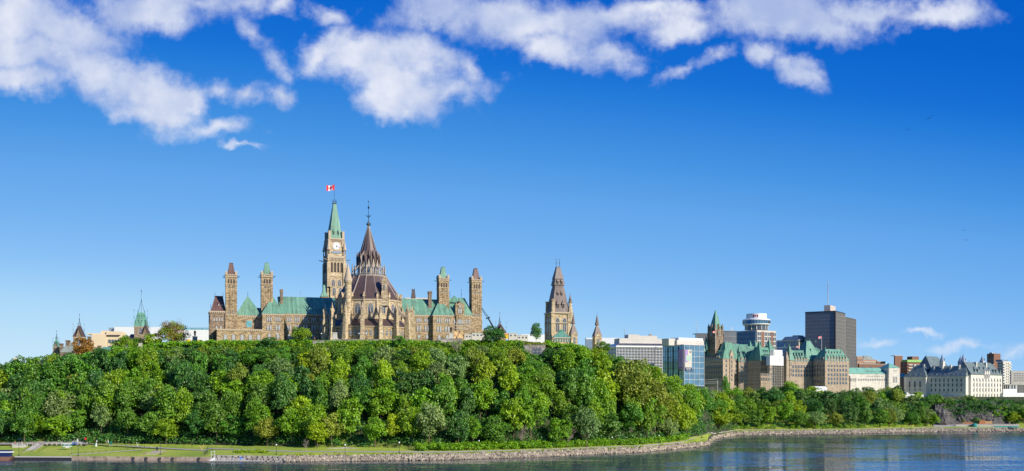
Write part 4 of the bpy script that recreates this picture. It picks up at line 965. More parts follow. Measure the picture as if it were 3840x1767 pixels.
for k in range(NL):
    a, b_, m_ = pol(7.15, k, zt0-.3), pol(7.15, k+1, zt0-.3), pol(7.2, k+.5, zt1+.2)
    i0, i1, im = pol(4.9, k, zi), pol(4.9, k+1, zi), pol(4.95, k+.5, zi+.5)
    r.add([a, m_, im, i0], [(0, 1, 2, 3)]); r.add([m_, b_, i1, im], [(0, 1, 2, 3)])
r.cone(LX, LY, zi-1.2, zi, 5.1, 4.9, NL, 0, PH); r.cone(LX, LY, zi, zlf(850, 0)+.6, 4.9, .35, NL, 0, PH)
cr = part('crown_roof', r, M['brownr'], lib)
f_ = MB()
for k in range(NL): finial(f_, *pol(6.9, k+.5, zt1+.1)[:2], zt1, 3.4, .13)
for k in range(NL): f_.bar(pol(4.9, k, zi), pol(.38, k, zlf(850, 0)+.6), .1, 3)
part('crown_finials', f_, M['lantern'], cr)
f_ = MB(); zt = zl(850); f_.bar((LX, LY, zt), (LX, LY, zl(757)), .20, 6, 0, .07); f_.cone(LX, LY, zl(757), zl(754), .4, .4, 8); f_.cone(LX, LY, zl(845), zl(842), 1.3, 1.3, 8); f_.cone(LX, LY, zl(842), zl(825), .9, .15, 8)
for k in range(8):
    a = k*pi/4; f_.bar((LX+1.3*cos(a), LY+1.3*sin(a), zl(843)), (LX+1.3*cos(a), LY+1.3*sin(a), zl(836)), .07, 3); f_.bar((LX, LY, zl(812)), (LX+1.7*cos(a), LY+1.7*sin(a), zl(809)), .09, 3); f_.bar((LX, LY, zl(818)), (LX+1.2*cos(a), LY+1.2*sin(a), zl(810)), .07, 3)
f_.box(LX-.45, LX+.45, LY-.05, LY+.05, zl(783), zl(775)); part('weather_vane', f_, M['iron'], lib)
def buttress(k):
    a = PH + 2*pi*k/NL; fr = Fr(o=(LX, LY), a=0); fr.a = math.degrees(a) + 90; fr.c = cos(a+pi/2); fr.s = sin(a+pi/2)
    mb = MB(fr)   # local -y points outwards
    zp = zlf(1166, 26)
    mb.box(-.95, .95, -R3-1.0, -R3+1.9, Z0, zlf(1195, 26)); mb.taper(-1.2, 1.2, -R3-1.9, -R3+1.6, Z0, -.95, .95, -R3-1.2, -R3+1.6, zlf(1240, 26))
    mb.box(-.7, .7, -R3-.6, -R3+1.5, zlf(1195, 26), zp); mb.prism([(-.85, zp), (.85, zp), (0, zp+2.2)], -R3-.75, -R3+1.6)
    mb.cbox(0, -R3+.4, .55, .55, zp, zp+1.2); mb.cbox(0, -R3+.4, .6, .6, zp+1.2, zp+5.6, 0, .05)
    o = part('buttress', mb, M['stone_pale'], lib)
    mb = MB(fr); mb.prismx([(-R3+1.4, zlf(1200, 25)), (-R3+1.4, zlf(1188, 25)), (-R1+.2, zlf(1140, 20)), (-R1+.2, zlf(1155, 20))], -.45, .45); part('flying_arm', mb, M['stone_dress'], o)
    mb = MB(fr); zz = zlf(1119, 19); mb.box(-.45, .45, -R1-.7, -R1+.6, zlf(1178, 19), zz+1.2); mb.prism([(-.8, zz+1.2), (.8, zz+1.2), (0, zz+4.0)], -R1-.9, -R1+.7); part('eaves_pier', mb, M['stone_pale'], o)
    return fr
for k in range(NL): bf = buttress(k)
for k in range(NL):
    a = PH + 2*pi*(k+.5)/NL; fr = Fr(o=(LX, LY)); fr.a = math.degrees(a) + 90; fr.c = cos(a+pi/2); fr.s = sin(a+pi/2)
    if sin(a) > .35: continue
    ap = cos(pi/NL); zz = zlf(1174, 19)
    child('window', wmesh('tracery', 3.3, zlf(1136, 19)-zz), lib, fr.w(0, -R1*ap, zz), radians(fr.a))
    for dx_ in (-2.6, 0, 2.6): child('small_window', wmesh('gothic', 1.25, zlf(1236, 24)-zlf(1257, 24)), lib, fr.w(dx_, -R2*ap, zlf(1257, 24)), radians(fr.a))
    child('lantern_window', wmesh('gothic', 1.5, 6.2), lib, fr.w(0, -6.3*ap, zB+.5), radians(fr.a))
# stone gable turret on the roof, round turret
mb = MB(LF); gx, gy = 11.2, -14.6; zz = zlf(1119, 18)
mb.cbox(gx, gy, 2.2, 1.8, zz-4, zz+4.5, 0, .75); mb.cbox(gx, gy, 1.45, 1.3, zz+4.5, zz+10); mb.prism([(gx-1.7, zz+10), (gx+1.7, zz+10), (gx, zz+13)], gy-1.5, gy+1.5)
gt_ = part('roof_gable', mb, M['stone_pale'], lib)
child('window', wmesh('gothic', .9, 2.6), gt_, LF.w(gx, gy-1.3, zz+5.4))
tf = Fr(px=1305, Y=606); zt = lambda p: CZ + (HY-p)*606/F; mb = MB(tf)
mb.lathe(0, 0, [(2.35, Z0), (2.2, zt(1200)), (1.75, zt(1175)), (1.75, zt(1120)), (1.95, zt(1118)), (1.95, zt(1062)), (2.35, zt(1058)), (2.35, zt(1054))], 14)
mb.taper(-4.5, 3.5, -1.5, 5, Z0, -4.0, 3.0, -1, 5, zt(1215)); mb.prism([(-4.2, zt(1215)), (3.2, zt(1215)), (-.5, zt(1178))], -1.2, 4)
tu = part('round_turret', mb, M['stone_pale'], lib)
mb = MB(tf); mb.lathe(0, 0, [(2.5, zt(1054)), (1.0, zt(1012)), (.18, zt(990))], 14); mb.cbox(0, 0, .12, .12, zt(990), zt(983)); mb.cbox(0, 0, .45, .12, zt(987), zt(985)); part('turret_cone', mb, M['stone_dress'], tu)
child('window', wmesh('gothic', 1.4, 4.2), tu, tf.w(-1.8, -1.5, zt(1262)))
child('window', wmesh('gothic', 1.4, 4.2), tu, tf.w(1.2, -1.5, zt(1262)))
# terrace wall below the library
tw = MB(Fr(px=1384, Y=590)); tw.fr = Fr(px=1384, Y=592)
xx0, xx1 = X(1255, 592) - X(1384, 592), X(1560, 592) - X(1384, 592)
tw.box(xx0, xx1, -.6, .4, 55, 60.5); tw.box(xx0-.2, xx1+.2, -.8, .6, 60.5, 60.75)
solo('terrace_wall', tw, M['stone_grey'], 'low grey stone parapet wall along the terrace below the round library', 'wall')
rw = MB(); 
for (pa, pb, pt, pbm) in ((1173, 1258, 1280, 1302), (1652, 1735, 1272, 1286)):
    rw = MB(Fr(px=pa, Y=585)); L_ = X(pb, 585) - X(pa, 585); rw.box(0, L_, -.3, .6, Zc(pbm+10, 585), Zc(pt, 585)); rw.box(-.2, L_+.2, -.5, .8, Zc(pt, 585), Zc(pt, 585)+.3)
    solo('retaining_wall', rw, M['stone_grey'], 'pale stone retaining wall in the hedge below the ' + ('shaded wing' if pa < 1500 else 'bandstand tarpaulin and trailers').replace('bandstand ', ''), 'wall')
# ---------------------------------------------------------------- tall mansard tower (west)
WF = Fr(px=2104, Y=690, a=17); wz = lambda p: CZ + (HY-p)*690/F
sc_ = 690 / F
wt = thing('mansard_tower', 'tall stone tower with steep brown mansard spire and two thin finials', 'tower', WF.w(0, 0, 50))
hx = 6.2; cy = hx
mb = MB(WF); mb.box(-hx, hx, 0, 2*hx, 48, wz(1173)); mb.box(-hx-.6, -hx+1.8, -.6, 1.8, 48, wz(1178)); mb.box(hx-1.8, hx+.6, -.6, 1.8, 48, wz(1178)); mb.box(-hx-.6, -hx+1.8, 2*hx-1.8, 2*hx+.6, 48, wz(1178)); sh_ = part('shaft', mb, M['stone_pale'], wt)
c = MB(WF); c.box(-hx-1, hx+1, -1, 2*hx+1, wz(1176), wz(1171)); c.box(-hx-.9, hx+.9, -.9, 2*hx+.9, wz(1213), wz(1211)); part('cornice', c, M['stone_dress'], wt)
wbr = simple('weathered_brown_shingle', (0.165, 0.13, 0.115), 0.6, 0, 0.35, 0.7)
wbr2 = seamed('weathered_brown_sheet', (0.11, 0.085, 0.074), (0.20, 0.158, 0.142), 17, 0.9, 0.6)
r = MB(WF)
def sq(mb, h0, p0, h1, p1): mb.taper(-h0, h0, cy-h0, cy+h0, wz(p0), -h1, h1, cy-h1, cy+h1, wz(p1))
sq(r, hx-.2, 1171, 3.2, 1077); part('lower_roof', r, wbr2, wt)
r = MB(WF); sq(r, 3.0, 1077, 3.0, 1067); sq(r, 3.6, 1067, 2.9, 1047); sq(r, 2.75, 1047, 2.7, 1044); part('belvedere', r, wbr2, wt)
r = MB(WF); sq(r, 3.1, 1044, 1.25, 1001); r.cbox(0, cy, 1.4, 1.4, wz(1001), wz(998)); ur = part('upper_roof', r, wbr, wt)
f_ = MB(WF)
for sx in (-1.15, 1.15): f_ = MB(WF); finial(f_, sx, cy, wz(998), 5.6, .16); part('finial', f_, M['iron'], wt)
for (k, pb, pt, w_) in ((-1.9, 1154, 1140, 1.5), (1.8, 1154, 1140, 1.5), (-1.4, 1107, 1098, 1.1), (1.2, 1107, 1098, 1.1), (-1.4, 1064, 1054, 1.1), (1.4, 1064, 1054, 1.1)):
    t_ = (1171 - pb) / (1171 - 1077); hh = hx + (3.2 - hx) * min(t_, 1) if pb > 1077 else 3.5; yf = cy - hh - .3; d = MB(WF); z0_ = wz(pb); h_ = wz(pt) - z0_
    d.box(k-w_/2, k+w_/2, yf, yf+3, z0_, z0_+h_); d.taper(k-w_*.8, k+w_*.8, yf-.3, yf+3.5, z0_+h_, k-.05, k+.05, yf, yf+3.5, z0_+h_*1.9); d.box(k-w_*.3, k+w_*.3, yf-.08, yf, z0_+.2, z0_+h_*.9, 1)
    part('dormer', d, [wbr, M['opening_shade']], wt)
for k in (-2.4, 2.4): child('traceried_window', wmesh('tracery', 2.6, wz(1193)-wz(1245)), sh_, WF.w(k, 0, wz(1245)), radians(17))
for k in (-2.4, 2.4): child('traceried_window', wmesh('tracery', 2.4, wz(1193)-wz(1245)), sh_, WF.w(-hx, cy+k, wz(1245)), radians(17-90))
def pinn(cx, cy_, pb, pm, pt, rr, m1, m2, nm='corner_turret'):
    p = MB(WF); p.cone(cx, cy_, wz(pb), wz(pm), rr*1.15, rr, 8); p.cone(cx, cy_, wz(pm), wz(pm)+.5, rr*1.3, rr*1.3, 8); o = part(nm, p, m1, wt)
    p = MB(WF); p.cone(cx, cy_, wz(pm)+.5, wz(pt), rr*1.1, .08, 8); part('turret_cap', p, m2, o)
pinn(-hx+.7, .4, 1178, 1126, 1122, 1.15, M['stone_pale'], M['stone_dress']); pinn(-hx+.7, 2*hx-.7, 1178, 1130, 1127, 1.0, M['stone_pale'], M['stone_brown'])
p = MB(WF); p.lathe(hx+.3, .6, [(2.0, wz(1210)), (1.8, wz(1165)), (1.2, wz(1150)), (1.2, wz(1135)), (.8, wz(1133))], 8); o = part('corner_turret', p, M['stone_pale'], wt)
p = MB(WF); p.lathe(hx+.3, .6, [(1.4, wz(1135)), (.7, wz(1118)), (.12, wz(1103))], 8); finial(p, hx+.3, .6, wz(1105), 1.6, .1); part('turret_cap', p, M['stone_brown'], o)
# brown spired stair turrets
def spired(name, label, px, Y, pyb, ped, pyroof0, pyroof1, pylant, pytip, wpx, cat='tower', m='stone_pale', a=17, rm=None, group=None):
    fr = Fr(px=px, Y=Y, a=a); k = Y/F; zf = lambda p: CZ+(HY-p)*k; h = wpx*k/2; rm = rm or wbr
    t = thing(name, label, cat, fr.w(0, 0, zf(pyb)), group)
    mb = MB(fr); mb.box(-h, h, -h, h, zf(pyb), zf(pyroof0)); mb.prism([(-h*.8, zf(pyroof0)), (h*.8, zf(pyroof0)), (0, zf(ped))], -h-.25, h+.25); w0 = part('shaft', mb, M[m], t)
    r = MB(fr); r.taper(-h*1.15, h*1.15, -h*1.1, h*1.1, zf(pyroof0)+.1, -h*.38, h*.38, -h*.38, h*.38, zf(pyroof1)); part('lower_roof', r, rm, t)
    r = MB(fr); r.cone(0, 0, zf(pyroof1), zf(pylant), h*.42, h*.42, 8); part('lantern', r, M['stone_dress'], t)
    r = MB(fr); r.cone(0, 0, zf(pylant), zf(pytip+8), h*.68, .1, 8); finial(r, 0, 0, zf(pytip+9), 9*k, .09); part('spire', r, rm, t)
    child('window', wmesh('gothic', h*.62, (zf(pyroof0)-zf(pyb))*.5), w0, fr.w(0, -h-.25 if 0 else -h, zf(pyb)+(zf(pyroof0)-zf(pyb))*.35), radians(a)); return t
spired('spire_turret', 'brown spired stone turret attached at the foot of the tall mansard tower', 2150, 676, 1310, 1245, 1256, 1222, 1215, 1168, 25)
spired('spire_turret', 'lone brown spired stone turret standing above the treetops by a white wall', 2239, 690, 1320, 1246, 1262, 1227, 1220, 1172, 27)
# green roofed pavilion
gp = Fr(px=2105, Y=640, a=6); gz = lambda p: CZ+(HY-p)*640/F
pv = thing('garden_pavilion', 'open summer pavilion with green hipped roof and small cupola', 'pavilion', gp.w(0, 0, gz(1285)))
mb = MB(gp); mb.taper(-5.2, 5.2, -3.5, 3.5, gz(1266), -2, 2, -.8, .8, gz(1247)); mb.cbox(0, 0, 1.5, 1.0, gz(1247), gz(1241)); mb.cbox(0, 0, 1.9, 1.3, gz(1241), gz(1236), 0, .2); part('roof', mb, M['green0'], pv)
mb = MB(gp); mb.box(-5, 5, -3.3, -3.0, gz(1270), gz(1266)+.05); mb.box(-4.6, 4.6, -2.6, 2.6, gz(1283), gz(1270)); part('walls', mb, M['offwhite'], pv)
for i in range(7): c = MB(gp); c.cbox(-4.6+i*9.2/6, -3.1, .14, .14, gz(1284), gz(1270)); part('post', c, M['greenp'], pv)
# ---------------------------------------------------------------- other hill buildings, left side
EF = Fr(px=400, Y=790, a=12); 
def small_tower(name, label, px, Y, wpx, pyb, pye, pyr, pytip, m, rm, gable=True, top=.25, group=None, a=14):
    fr = Fr(px=px, Y=Y, a=a); k = Y/F; zf = lambda p: CZ+(HY-p)*k; h = wpx*k/2
    t = thing(name, label, 'tower', fr.w(0, 0, zf(pyb)), group)
    mb = MB(fr); mb.box(-h, h, -h, h, zf(pyb)-25, zf(pye))
    if gable: mb.prism([(-h*.55, zf(pye)-.1), (h*.55, zf(pye)-.1), (0, zf(pye - (pye-pyr)*.72))], -h-.4, -h+.5)
    c = MB(fr); c.box(-h-.3, h+.3, -h-.3, h+.3, zf(pye)-.7, zf(pye)-.1); w0 = part('shaft', mb, M[m], t); part('cornice', c, M['stone_dress'], w0)
    r = MB(fr); r.taper(-h*1.1, h*1.1, -h*1.1, h*1.1, zf(pye), -h*top, h*top, -h*top, h*top, zf(pyr))
    if gable: r.prism([(-h*.62, zf(pye)), (0, zf(pye - (pye-pyr)*.80)), (h*.62, zf(pye)), (h*.5, zf(pye)), (0, zf(pye-(pye-pyr)*.70)), (-h*.5, zf(pye))], -h-.7, 0)
    part('roof', r, rm, t)
    f_ = MB(fr)
    for sx in (-1, 1):
        for sy in (-1, 1): f_.bar((sx*h*top, sy*h*top, zf(pyr)), (sx*h*top, sy*h*top, zf(pyr)+1.8), .07, 3); f_.bar((sx*h*top, sy*h*top, zf(pyr)), (0, 0, zf(pyr)+(zf(pytip)-zf(pyr))*.5), .07, 3)
    finial(f_, 0, 0, zf(pyr), zf(pytip)-zf(pyr), .13); part('iron_cresting', f_, M['iron'], t)
    for sx in (-1, 1): f_ = MB(fr); finial(f_, sx*h, -h, zf(pye), (zf(pyr)-zf(pye))*1.25, .08); part('finial', f_, M['iron'], t)
    child('window', wmesh('gothic', h*.5, (zf(pye)-zf(pyb))*.42), w0, fr.w(0, -h-(.4 if gable else 0), zf(pye)-(zf(pye)-zf(pyb))*.5), radians(a)); return t
GE = 'towers of the distant east building'
small_tower('small_tower', 'small distant turret with green copper roof and iron spike at the left skyline', 212, 780, 22, 1320, 1300, 1273, 1239, 'stone_brown', M['green0'], group=GE)
small_tower('small_tower', 'square stone turret with steep brown gabled roof and iron spike', 298, 760, 39, 1330, 1264, 1222, 1175, 'stone_brown', M['brownr'], group=GE)
t3 = small_tower('small_tower', 'tower with pale green bell roof and tall black iron crown', 530, 775, 47, 1285, 1226, 1173, 1083, 'stone_brown', M['green0'], False, .5, GE)
small_tower('small_tower', 'low brown gabled stone tower before the green crowned tower', 546, 755, 34, 1290, 1256, 1216, 1200, 'stone_brown', M['brownr'], True, .12, GE)
f_ = MB(Fr(px=530, Y=775)); zf = lambda p: CZ+(HY-p)*775/F
for sx in (-3.4, -1.2, 1.2, 3.4):
    d = MB(Fr(px=530, Y=775, a=14))
    for (pb, q_) in ((1212, 1.0), (1192, .72)): d.box(sx*q_-.35, sx*q_+.35, -4.2*q_-.3, -3*q_, zf(pb), zf(pb)+1.6); d.taper(sx*q_-.5, sx*q_+.5, -4.2*q_-.5, -3*q_, zf(pb)+1.6, sx*q_-.02, sx*q_+.02, -3*q_, -3*q_+.1, zf(pb)+3.6)
    part('dormer', d, M['green0'], t3)
# east building ranges
eb = thing('east_building', 'low stone building with slate grey roofs joining the brown and green turrets', 'building', W(250, 1330, 785))
def rng_(pa, pb, Y, pye, pyr, wm, rm, inset=8, depth=12, base=1460):
    fr = Fr(px=pa, Y=Y, a=0); k = Y/F; L_ = (pb-pa)*k; zf = lambda p: CZ+(HY-p)*k
    mb = MB(fr); mb.box(0, L_, 0, depth, zf(base), zf(pye)); part('wing', mb, wm, eb)
    if rm: mb = MB(fr); mb.taper(-.3, L_+.3, -.3, depth+.3, zf(pye), inset*k, L_-inset*k*.2, depth*.4, depth*.6, zf(pyr)); part('roof', mb, rm, eb)
rng_(222, 282, 785, 1322, 1283, M['stone_brown'], M['slate'], 25)
rng_(186, 232, 792, 1335, 1300, M['stone_brown'], M['green0'], 20)
rng_(282, 345, 790, 1300, 1300, M['stone_brown'], None); rng_(318, 372, 778, 1303, 1300, M['stone_brown'], None); rng_(375, 405, 780, 1316, 1300, M['stone_brown'], M['green0'], 2)
for (pa, pb, pt) in ((246, 260, 1276), (222, 234, 1288), (328, 338, 1262), (366, 376, 1296)): mb = MB(Fr(px=pa, Y=788)); mb.box(0, (pb-pa)*.197, 0, 2, 60, 30+(HY-pt)*.197); mb.box(-.3, (pb-pa)*.197+.3, -.3, 2.3, 30+(HY-pt)*.197-.7, 30+(HY-pt)*.197-.2); part('chimney', mb, M['stone_brown'], eb)
rng_(478, 500, 770, 1272, 1252, M['brick'], M['brownr'], 4)
# ---------------------------------------------------------------- generic blocks with facades
def block(name, label, px_c, Yc, a, px_l, px_r, pyt, pyb, body, cat='building', depth=None, group=None):
    """box with the corner nearest the river at px_c; returns thing, frame, size"""
    fr = Fr(px=px_c, Y=Yc, a=a); xr = fr.x(px_r, 0); yl = fr.y(px_l, 0) if px_l < px_c - .5 else (depth or 20)
    if depth and px_l < px_c - .5: yl = fr.y(px_l, 0)
    zt = CZ+(HY-pyt)*Yc/F; zb = min(CZ+(HY-pyb)*Yc/F, 24.0)
    t = thing(name, label, cat, fr.w(0, 0, zb), group)
    mb = MB(fr); mb.box(0, xr, 0, yl, zb, zt); part('walls', mb, body, t); return t, fr, xr, yl, zb, zt
def grid(t, fr, X0, X1, zb, zt, nx, nz, m, w=.25, d=.25, face='front', xl=0.0, y0=0.0, name='facade_grid', hw=None):
    hw = w if hw is None else hw; mb = MB(fr)
    for i in range(nx + 1):
        p = X0 + (X1 - X0) * i / nx
        if face == 'front': mb.box(p-w/2, p+w/2, y0-d, y0, zb, zt)
        else: mb.box(xl-d, xl, p-w/2, p+w/2, zb, zt)
    for j in range(nz + 1):
        q = zb + (zt - zb) * j / nz
        if hw <= 0: break
        if face == 'front': mb.box(X0, X1, y0-d*.8, y0, q-hw/2, q+hw/2)
        else: mb.box(xl-d*.8, xl, X0, X1, q-hw/2, q+hw/2)
    return part(name, mb, m, t)
def boxes(t, fr, lst, m, name):
    for b_ in lst: mb = MB(fr); mb.box(*b_); part(name, mb, m, t)
# far left slab
t, fr, xr, yl, zb, zt = block('distant_tower', 'tiny white office block on the far left horizon', 54, 1500, 20, 50, 70, 1342, 1380, M['offwhite']); grid(t, fr, 0, xr, zb, zt, 4, 1, M['darkmetal'], .8, .2, hw=0)
# beige office
t, fr, xr, yl, zb, zt = block('beige_office', 'beige modernist office with ribbon windows and overhanging roof slab', 348, 900, 6, 344, 402, 1254, 1330, M['beige'], depth=20)
mb = MB(fr); mb.box(-5, xr, -.8, 14, zt-.1, zt+.8); mb.box(xr*.55, xr+.4, .5, 12, zt+.8, zt+3.2); part('roof_slab', mb, M['beige'], t)
mb = MB(fr); mb.box(xr, xr+11.5, -2.5, 16, zb, CZ+(HY-1243)*.225); part('walls', mb, M['beige'], t)
mb = MB(fr); mb.box(1, xr-.5, -.08, 0, zt-8.5, zt-5.5); mb.box(1, xr-.5, -.08, 0, zt-13.5, zt-10.5); mb.box(xr+1, xr+10.8, -2.58, -2.5, zt-7.5, zt-4.5); mb.box(xr+1, xr+10.8, -2.58, -2.5, zt-12.8, zt-9.8); part('ribbon_window', mb, M['glass'], t)
for i in range(4): mb = MB(fr); mb.box(xr+1.2+i*2.5, xr+1.5+i*2.5, -2.8, -2.5, zt-12.8, zt-4.3); part('mullion', mb, M['beige'], t)
mb = MB(fr); mb.box(xr+.5, xr+11.2, -4, -1, zt-1.2, zt-.6); part('canopy', mb, M['brownr'], t)
# white block with teal glass
t, fr, xr, yl, zb, zt = block('white_hall', 'long white windowless block with a teal glass wall behind the green crowned tower', 432, 1000, 4, 428, 604, 1227, 1330, M['white'], depth=30)
mb = MB(fr); mb.box(2, fr.x(512), -.1, 0, zt-11.5, zt-4.5); part('glass_wall', mb, M['glass_teal'], t); grid(t, fr, 2, fr.x(512), zt-11.5, zt-4.5, 9, 3, M['white'], .2, .18)
mb = MB(fr); mb.box(-1, xr+.5, -.3, 3, zt-.5, zt+.2); part('parapet', mb, M['offwhite'], t)
for (p_, h_, tp) in ((434, 6, 0), (492, 5, 1), (452, 2.0, 0), (470, 1.6, 0)): mb = MB(fr); xx = fr.x(p_); mb.bar((xx, 2, zt), (xx, 2, zt+h_), .16, 4); mb.bar((xx-1, 2, zt+h_*.8), (xx+1, 2, zt+h_*.8), .1, 3); part('mast', mb, M['steel'], t)
mb = MB(fr); xx = fr.x(408); mb.box(xx, xx+6, 0, 5, zt-8, zt-.5); part('cooling_cage', mb, M['steel'], t)
t, fr, xr, yl, zb, zt = block('white_hall', 'white block with a teal strip of rooftop glass behind the statue and hoarding', 655, 960, 4, 650, 792, 1238, 1300, M['white'], depth=30)
mb = MB(fr); mb.box(fr.x(690), xr, .5, 20, zt, CZ+(HY-1229)*.24); part('rooftop_glass', mb, M['glass_teal'], t); grid(t, fr, fr.x(690), xr, zt, CZ+(HY-1229)*.24, 20, 1, M['steel'], .2, .15, y0=.5)
for p_ in (755, 762, 778): win(t, fr, p_, 1292, 1282, 5, 0, 'plain')
win(t, fr, 763, 1270, 1258, 5, 0, 'plain')
# white long roofs right of the parliament
t, fr, xr, yl, zb, zt = block('white_hall', 'long white flat roofed block behind the hilltop lindens and the mansard tower', 1953, 900, 4, 1949, 2062, 1254, 1300, M['white'], depth=30)
t, fr, xr, yl, zb, zt = block('white_hall', 'low white roofed block to the right of the lone spire turret', 2198, 900, 3, 2194, 2322, 1267, 1310, M['white'], depth=30)
mb = MB(fr); mb.box(-.3, xr*.22, -.12, 0, zb, zt-1.2); part('bay_shade_panel', mb, M['bluegrey'], t)  # thin blue-grey panel colours the shade onto this end
# white gridded office
t, fr, xr, yl, zb, zt = block('gridded_office', 'white gridded modern office with beige rooftop boxes rising behind the slope', 2312, 850, 12, 2272, 2500, 1302, 1430, M['glass_dark'])
grid(t, fr, 0, xr, zb, zt, 34, 19, M['white'], .26, .4); grid(t, fr, 0, yl, zb, zt, 8, 14, M['white'], .3, .3, 'left')
mb = MB(fr); mb.box(-.6, xr+.3, -1.0, yl+.2, zt, zt+1.1); mb.taper(-.6, xr+.3, -1.0, yl, zt+1.1, 1.8, xr, 1.5, yl, zt+3.1); part('sloped_cornice', mb, M['white'], t)
mb = MB(fr)
for i in range(52): q = i*xr/52; mb.add([(q, -.75, zt+1.35), (q+.5, -.75, zt+1.35), (q+1.2, 1.35, zt+3.05), (q+.7, 1.35, zt+3.05), (q, -.95, zt+1.35), (q+.5, -.95, zt+1.35), (q+1.2, 1.15, zt+3.2), (q+.7, 1.15, zt+3.2)], [(4, 5, 6, 7), (0, 4, 7, 3), (1, 2, 6, 5)])
part('cornice_fins', mb, M['darkmetal'], t)
bz = lambda p, Y=850: CZ+(HY-p)*Y/F
for (pa, pb, y0, d_, pt, nm) in ((2323, 2478, 5, 14, 1267, 'penthouse'), (2356, 2398, 7, 10, 1252, 'plant_room'), (2398, 2464, 7.5, 9, 1256, 'plant_room'), (2477, 2512, 8, 10, 1270, 'penthouse')):
    mb = MB(fr); mb.box(fr.x(pa, y0), fr.x(pb, y0), y0, y0+d_, zt+2, bz(pt)); part(nm, mb, M['offwhite'], t)
mb = MB(fr)
for p_ in (2436, 2443): mb.bar((fr.x(p_, 9), 9, bz(1256)), (fr.x(p_, 9), 9, bz(1249)), .8, 8)
part('exhaust_pipes', mb, M['concrete'], t)
def antenna(parent, fr, px, yl, pyb, pyt, k=2):
    xx = fr.x(px, yl); zb_ = fr.z(pyb, xx, yl); zt_ = fr.z(pyt, xx, yl); mb = MB(fr); mb.bar((xx, yl, zb_), (xx, yl, zt_), .18, 4, 0, .08)
    for i in range(k): q = zb_ + (zt_-zb_)*(.55+.35*i/max(1, k-1)); mb.bar((xx-.9, yl, q), (xx+.9, yl, q), .1, 3); mb.bar((xx-.9, yl, q-.7), (xx-.9, yl, q+.7), .08, 3); mb.bar((xx+.9, yl, q-.7), (xx+.9, yl, q+.7), .08, 3)
    return part('antenna', mb, M['steel'], parent)
antenna(t, fr, 2342, 8, 1266, 1226)
# blue glass office with banner
t, fr, xr, yl, zb, zt = block('glass_office', 'blue mirrored glass office with a tall banknote banner at its corner', 2565, 800, 32, 2486, 2640, 1294, 1440, M['glass_blue'])
grid(t, fr, 0, yl, zb, zt, 8, 10, M['darkmetal'], .22, .2, 'left'); grid(t, fr, 0, xr, zb, zt, 4, 10, M['steel'], .3, .25, hw=.28)
mb = MB(fr); mb.box(-.05, 0, 0, yl, zb, zt-.1); part('glass_wall', mb, M['glass_sky'], t)  # thin sheet coloured like reflected sky over the left face
for i in range(1, 4): mb = MB(fr); yy_ = yl*i/4; mb.box(-.7, .1, yy_-.22, yy_+.22, zb, zt-1); part('pilaster', mb, M['darkmetal'], t)
mb = MB(fr); mb.box(-.5, xr+.3, -.5, yl+.3, zt, zt+.5); part('parapet', mb, M['steel'], t)
ax = xr * .36; z0_, z1_ = bz(1391, 800), bz(1311, 800)
ban = MB(fr); ban.box(.5, ax, -.62, -.35, z0_, z1_, 0); ban.box(.5, ax*.45, -.66, -.62, z0_+6.5, z1_, 1); ban.box(ax*.2, ax*.9, -.70, -.66, z0_+7.6, z0_+11.6, 2); ban.box(.5, ax, -.66, -.62, z0_, z0_+2.6, 3)
M['banner_purple'] = simple('banner_purple', (0.30, 0.20, 0.42), 0.7); M['banner_green'] = simple('banner_green', (0.32, 0.45, 0.36), 0.7)
bn = part('banner', ban, [M['offwhite'], M['banner_purple'], M['banner_green'], M['navy']], t)
ban = MB(fr); ban.box(-.62, -.35, .5, yl*.24, z0_, z1_, 0); ban.box(-.66, -.62, .5, yl*.24, z0_, z0_+2.6, 1); part('side_banner', ban, [M['banner_purple'], M['navy']], t)
def lettering(txt, size, loc, rz, m, parent, al='CENTER', sx=1.0):
    cu = bpy.data.curves.new('lettering', 'FONT'); cu.body = txt; cu.size = size; cu.align_x = al; cu.extrude = .02
    tmp = bpy.data.objects.new('tmp', cu); COL.objects.link(tmp); bpy.context.view_layer.update()
    me = bpy.data.meshes.new_from_object(tmp.evaluated_get(bpy.context.evaluated_depsgraph_get())); bpy.data.objects.remove(tmp)
    me.materials.clear(); me.materials.append(m); r_ = root_of(parent)
    o = link('lettering', me, parent, Vector(loc) - r_.matrix_basis.translation); o.rotation_euler = (radians(90), 0, rz); o.scale = (sx, 1, 1); return o
lettering('DISPONIBLE', 1.15, fr.w((.5+ax)/2, -.74, z0_+1.4), radians(32), M['white'], bn, sx=.82); lettering('FIN 2018', 1.15, fr.w((.5+ax)/2, -.74, z0_+.35), radians(32), M['white'], bn, sx=.85)
lettering('10', 2.6, fr.w(ax*.78, -.74, z1_-2.6), radians(32), M['darkmetal'], bn, sx=.8)
lettering('AVAILABLE', 1.0, fr.w(-.74, yl*.12+.25, z0_+1.4), radians(32-90), M['white'], bn, sx=.7); lettering('LATE 2018', 1.0, fr.w(-.74, yl*.12+.25, z0_+.35), radians(32-90), M['white'], bn, sx=.7)
for (pa, pb, y0, d_, pt, m_) in ((2500, 2640, 8, 12, 1273, 'offwhite'), (2545, 2636, 12, 10, 1263, 'white'), (2487, 2508, 10, 8, 1268, 'offwhite')):
    mb = MB(fr); mb.box(max(0, fr.x(pa, y0)), fr.x(pb, y0), y0, y0+d_, zt, bz(pt, 800)); part('penthouse', mb, M[m_], t)
mb = MB(fr); mb.box(.5, xr, 7.9, 8, zt+.6, zt+2.4); part('plant_louvres', mb, M['brick_win'], t)
antenna(t, fr, 2612, 20, 1262, 1202, 3)
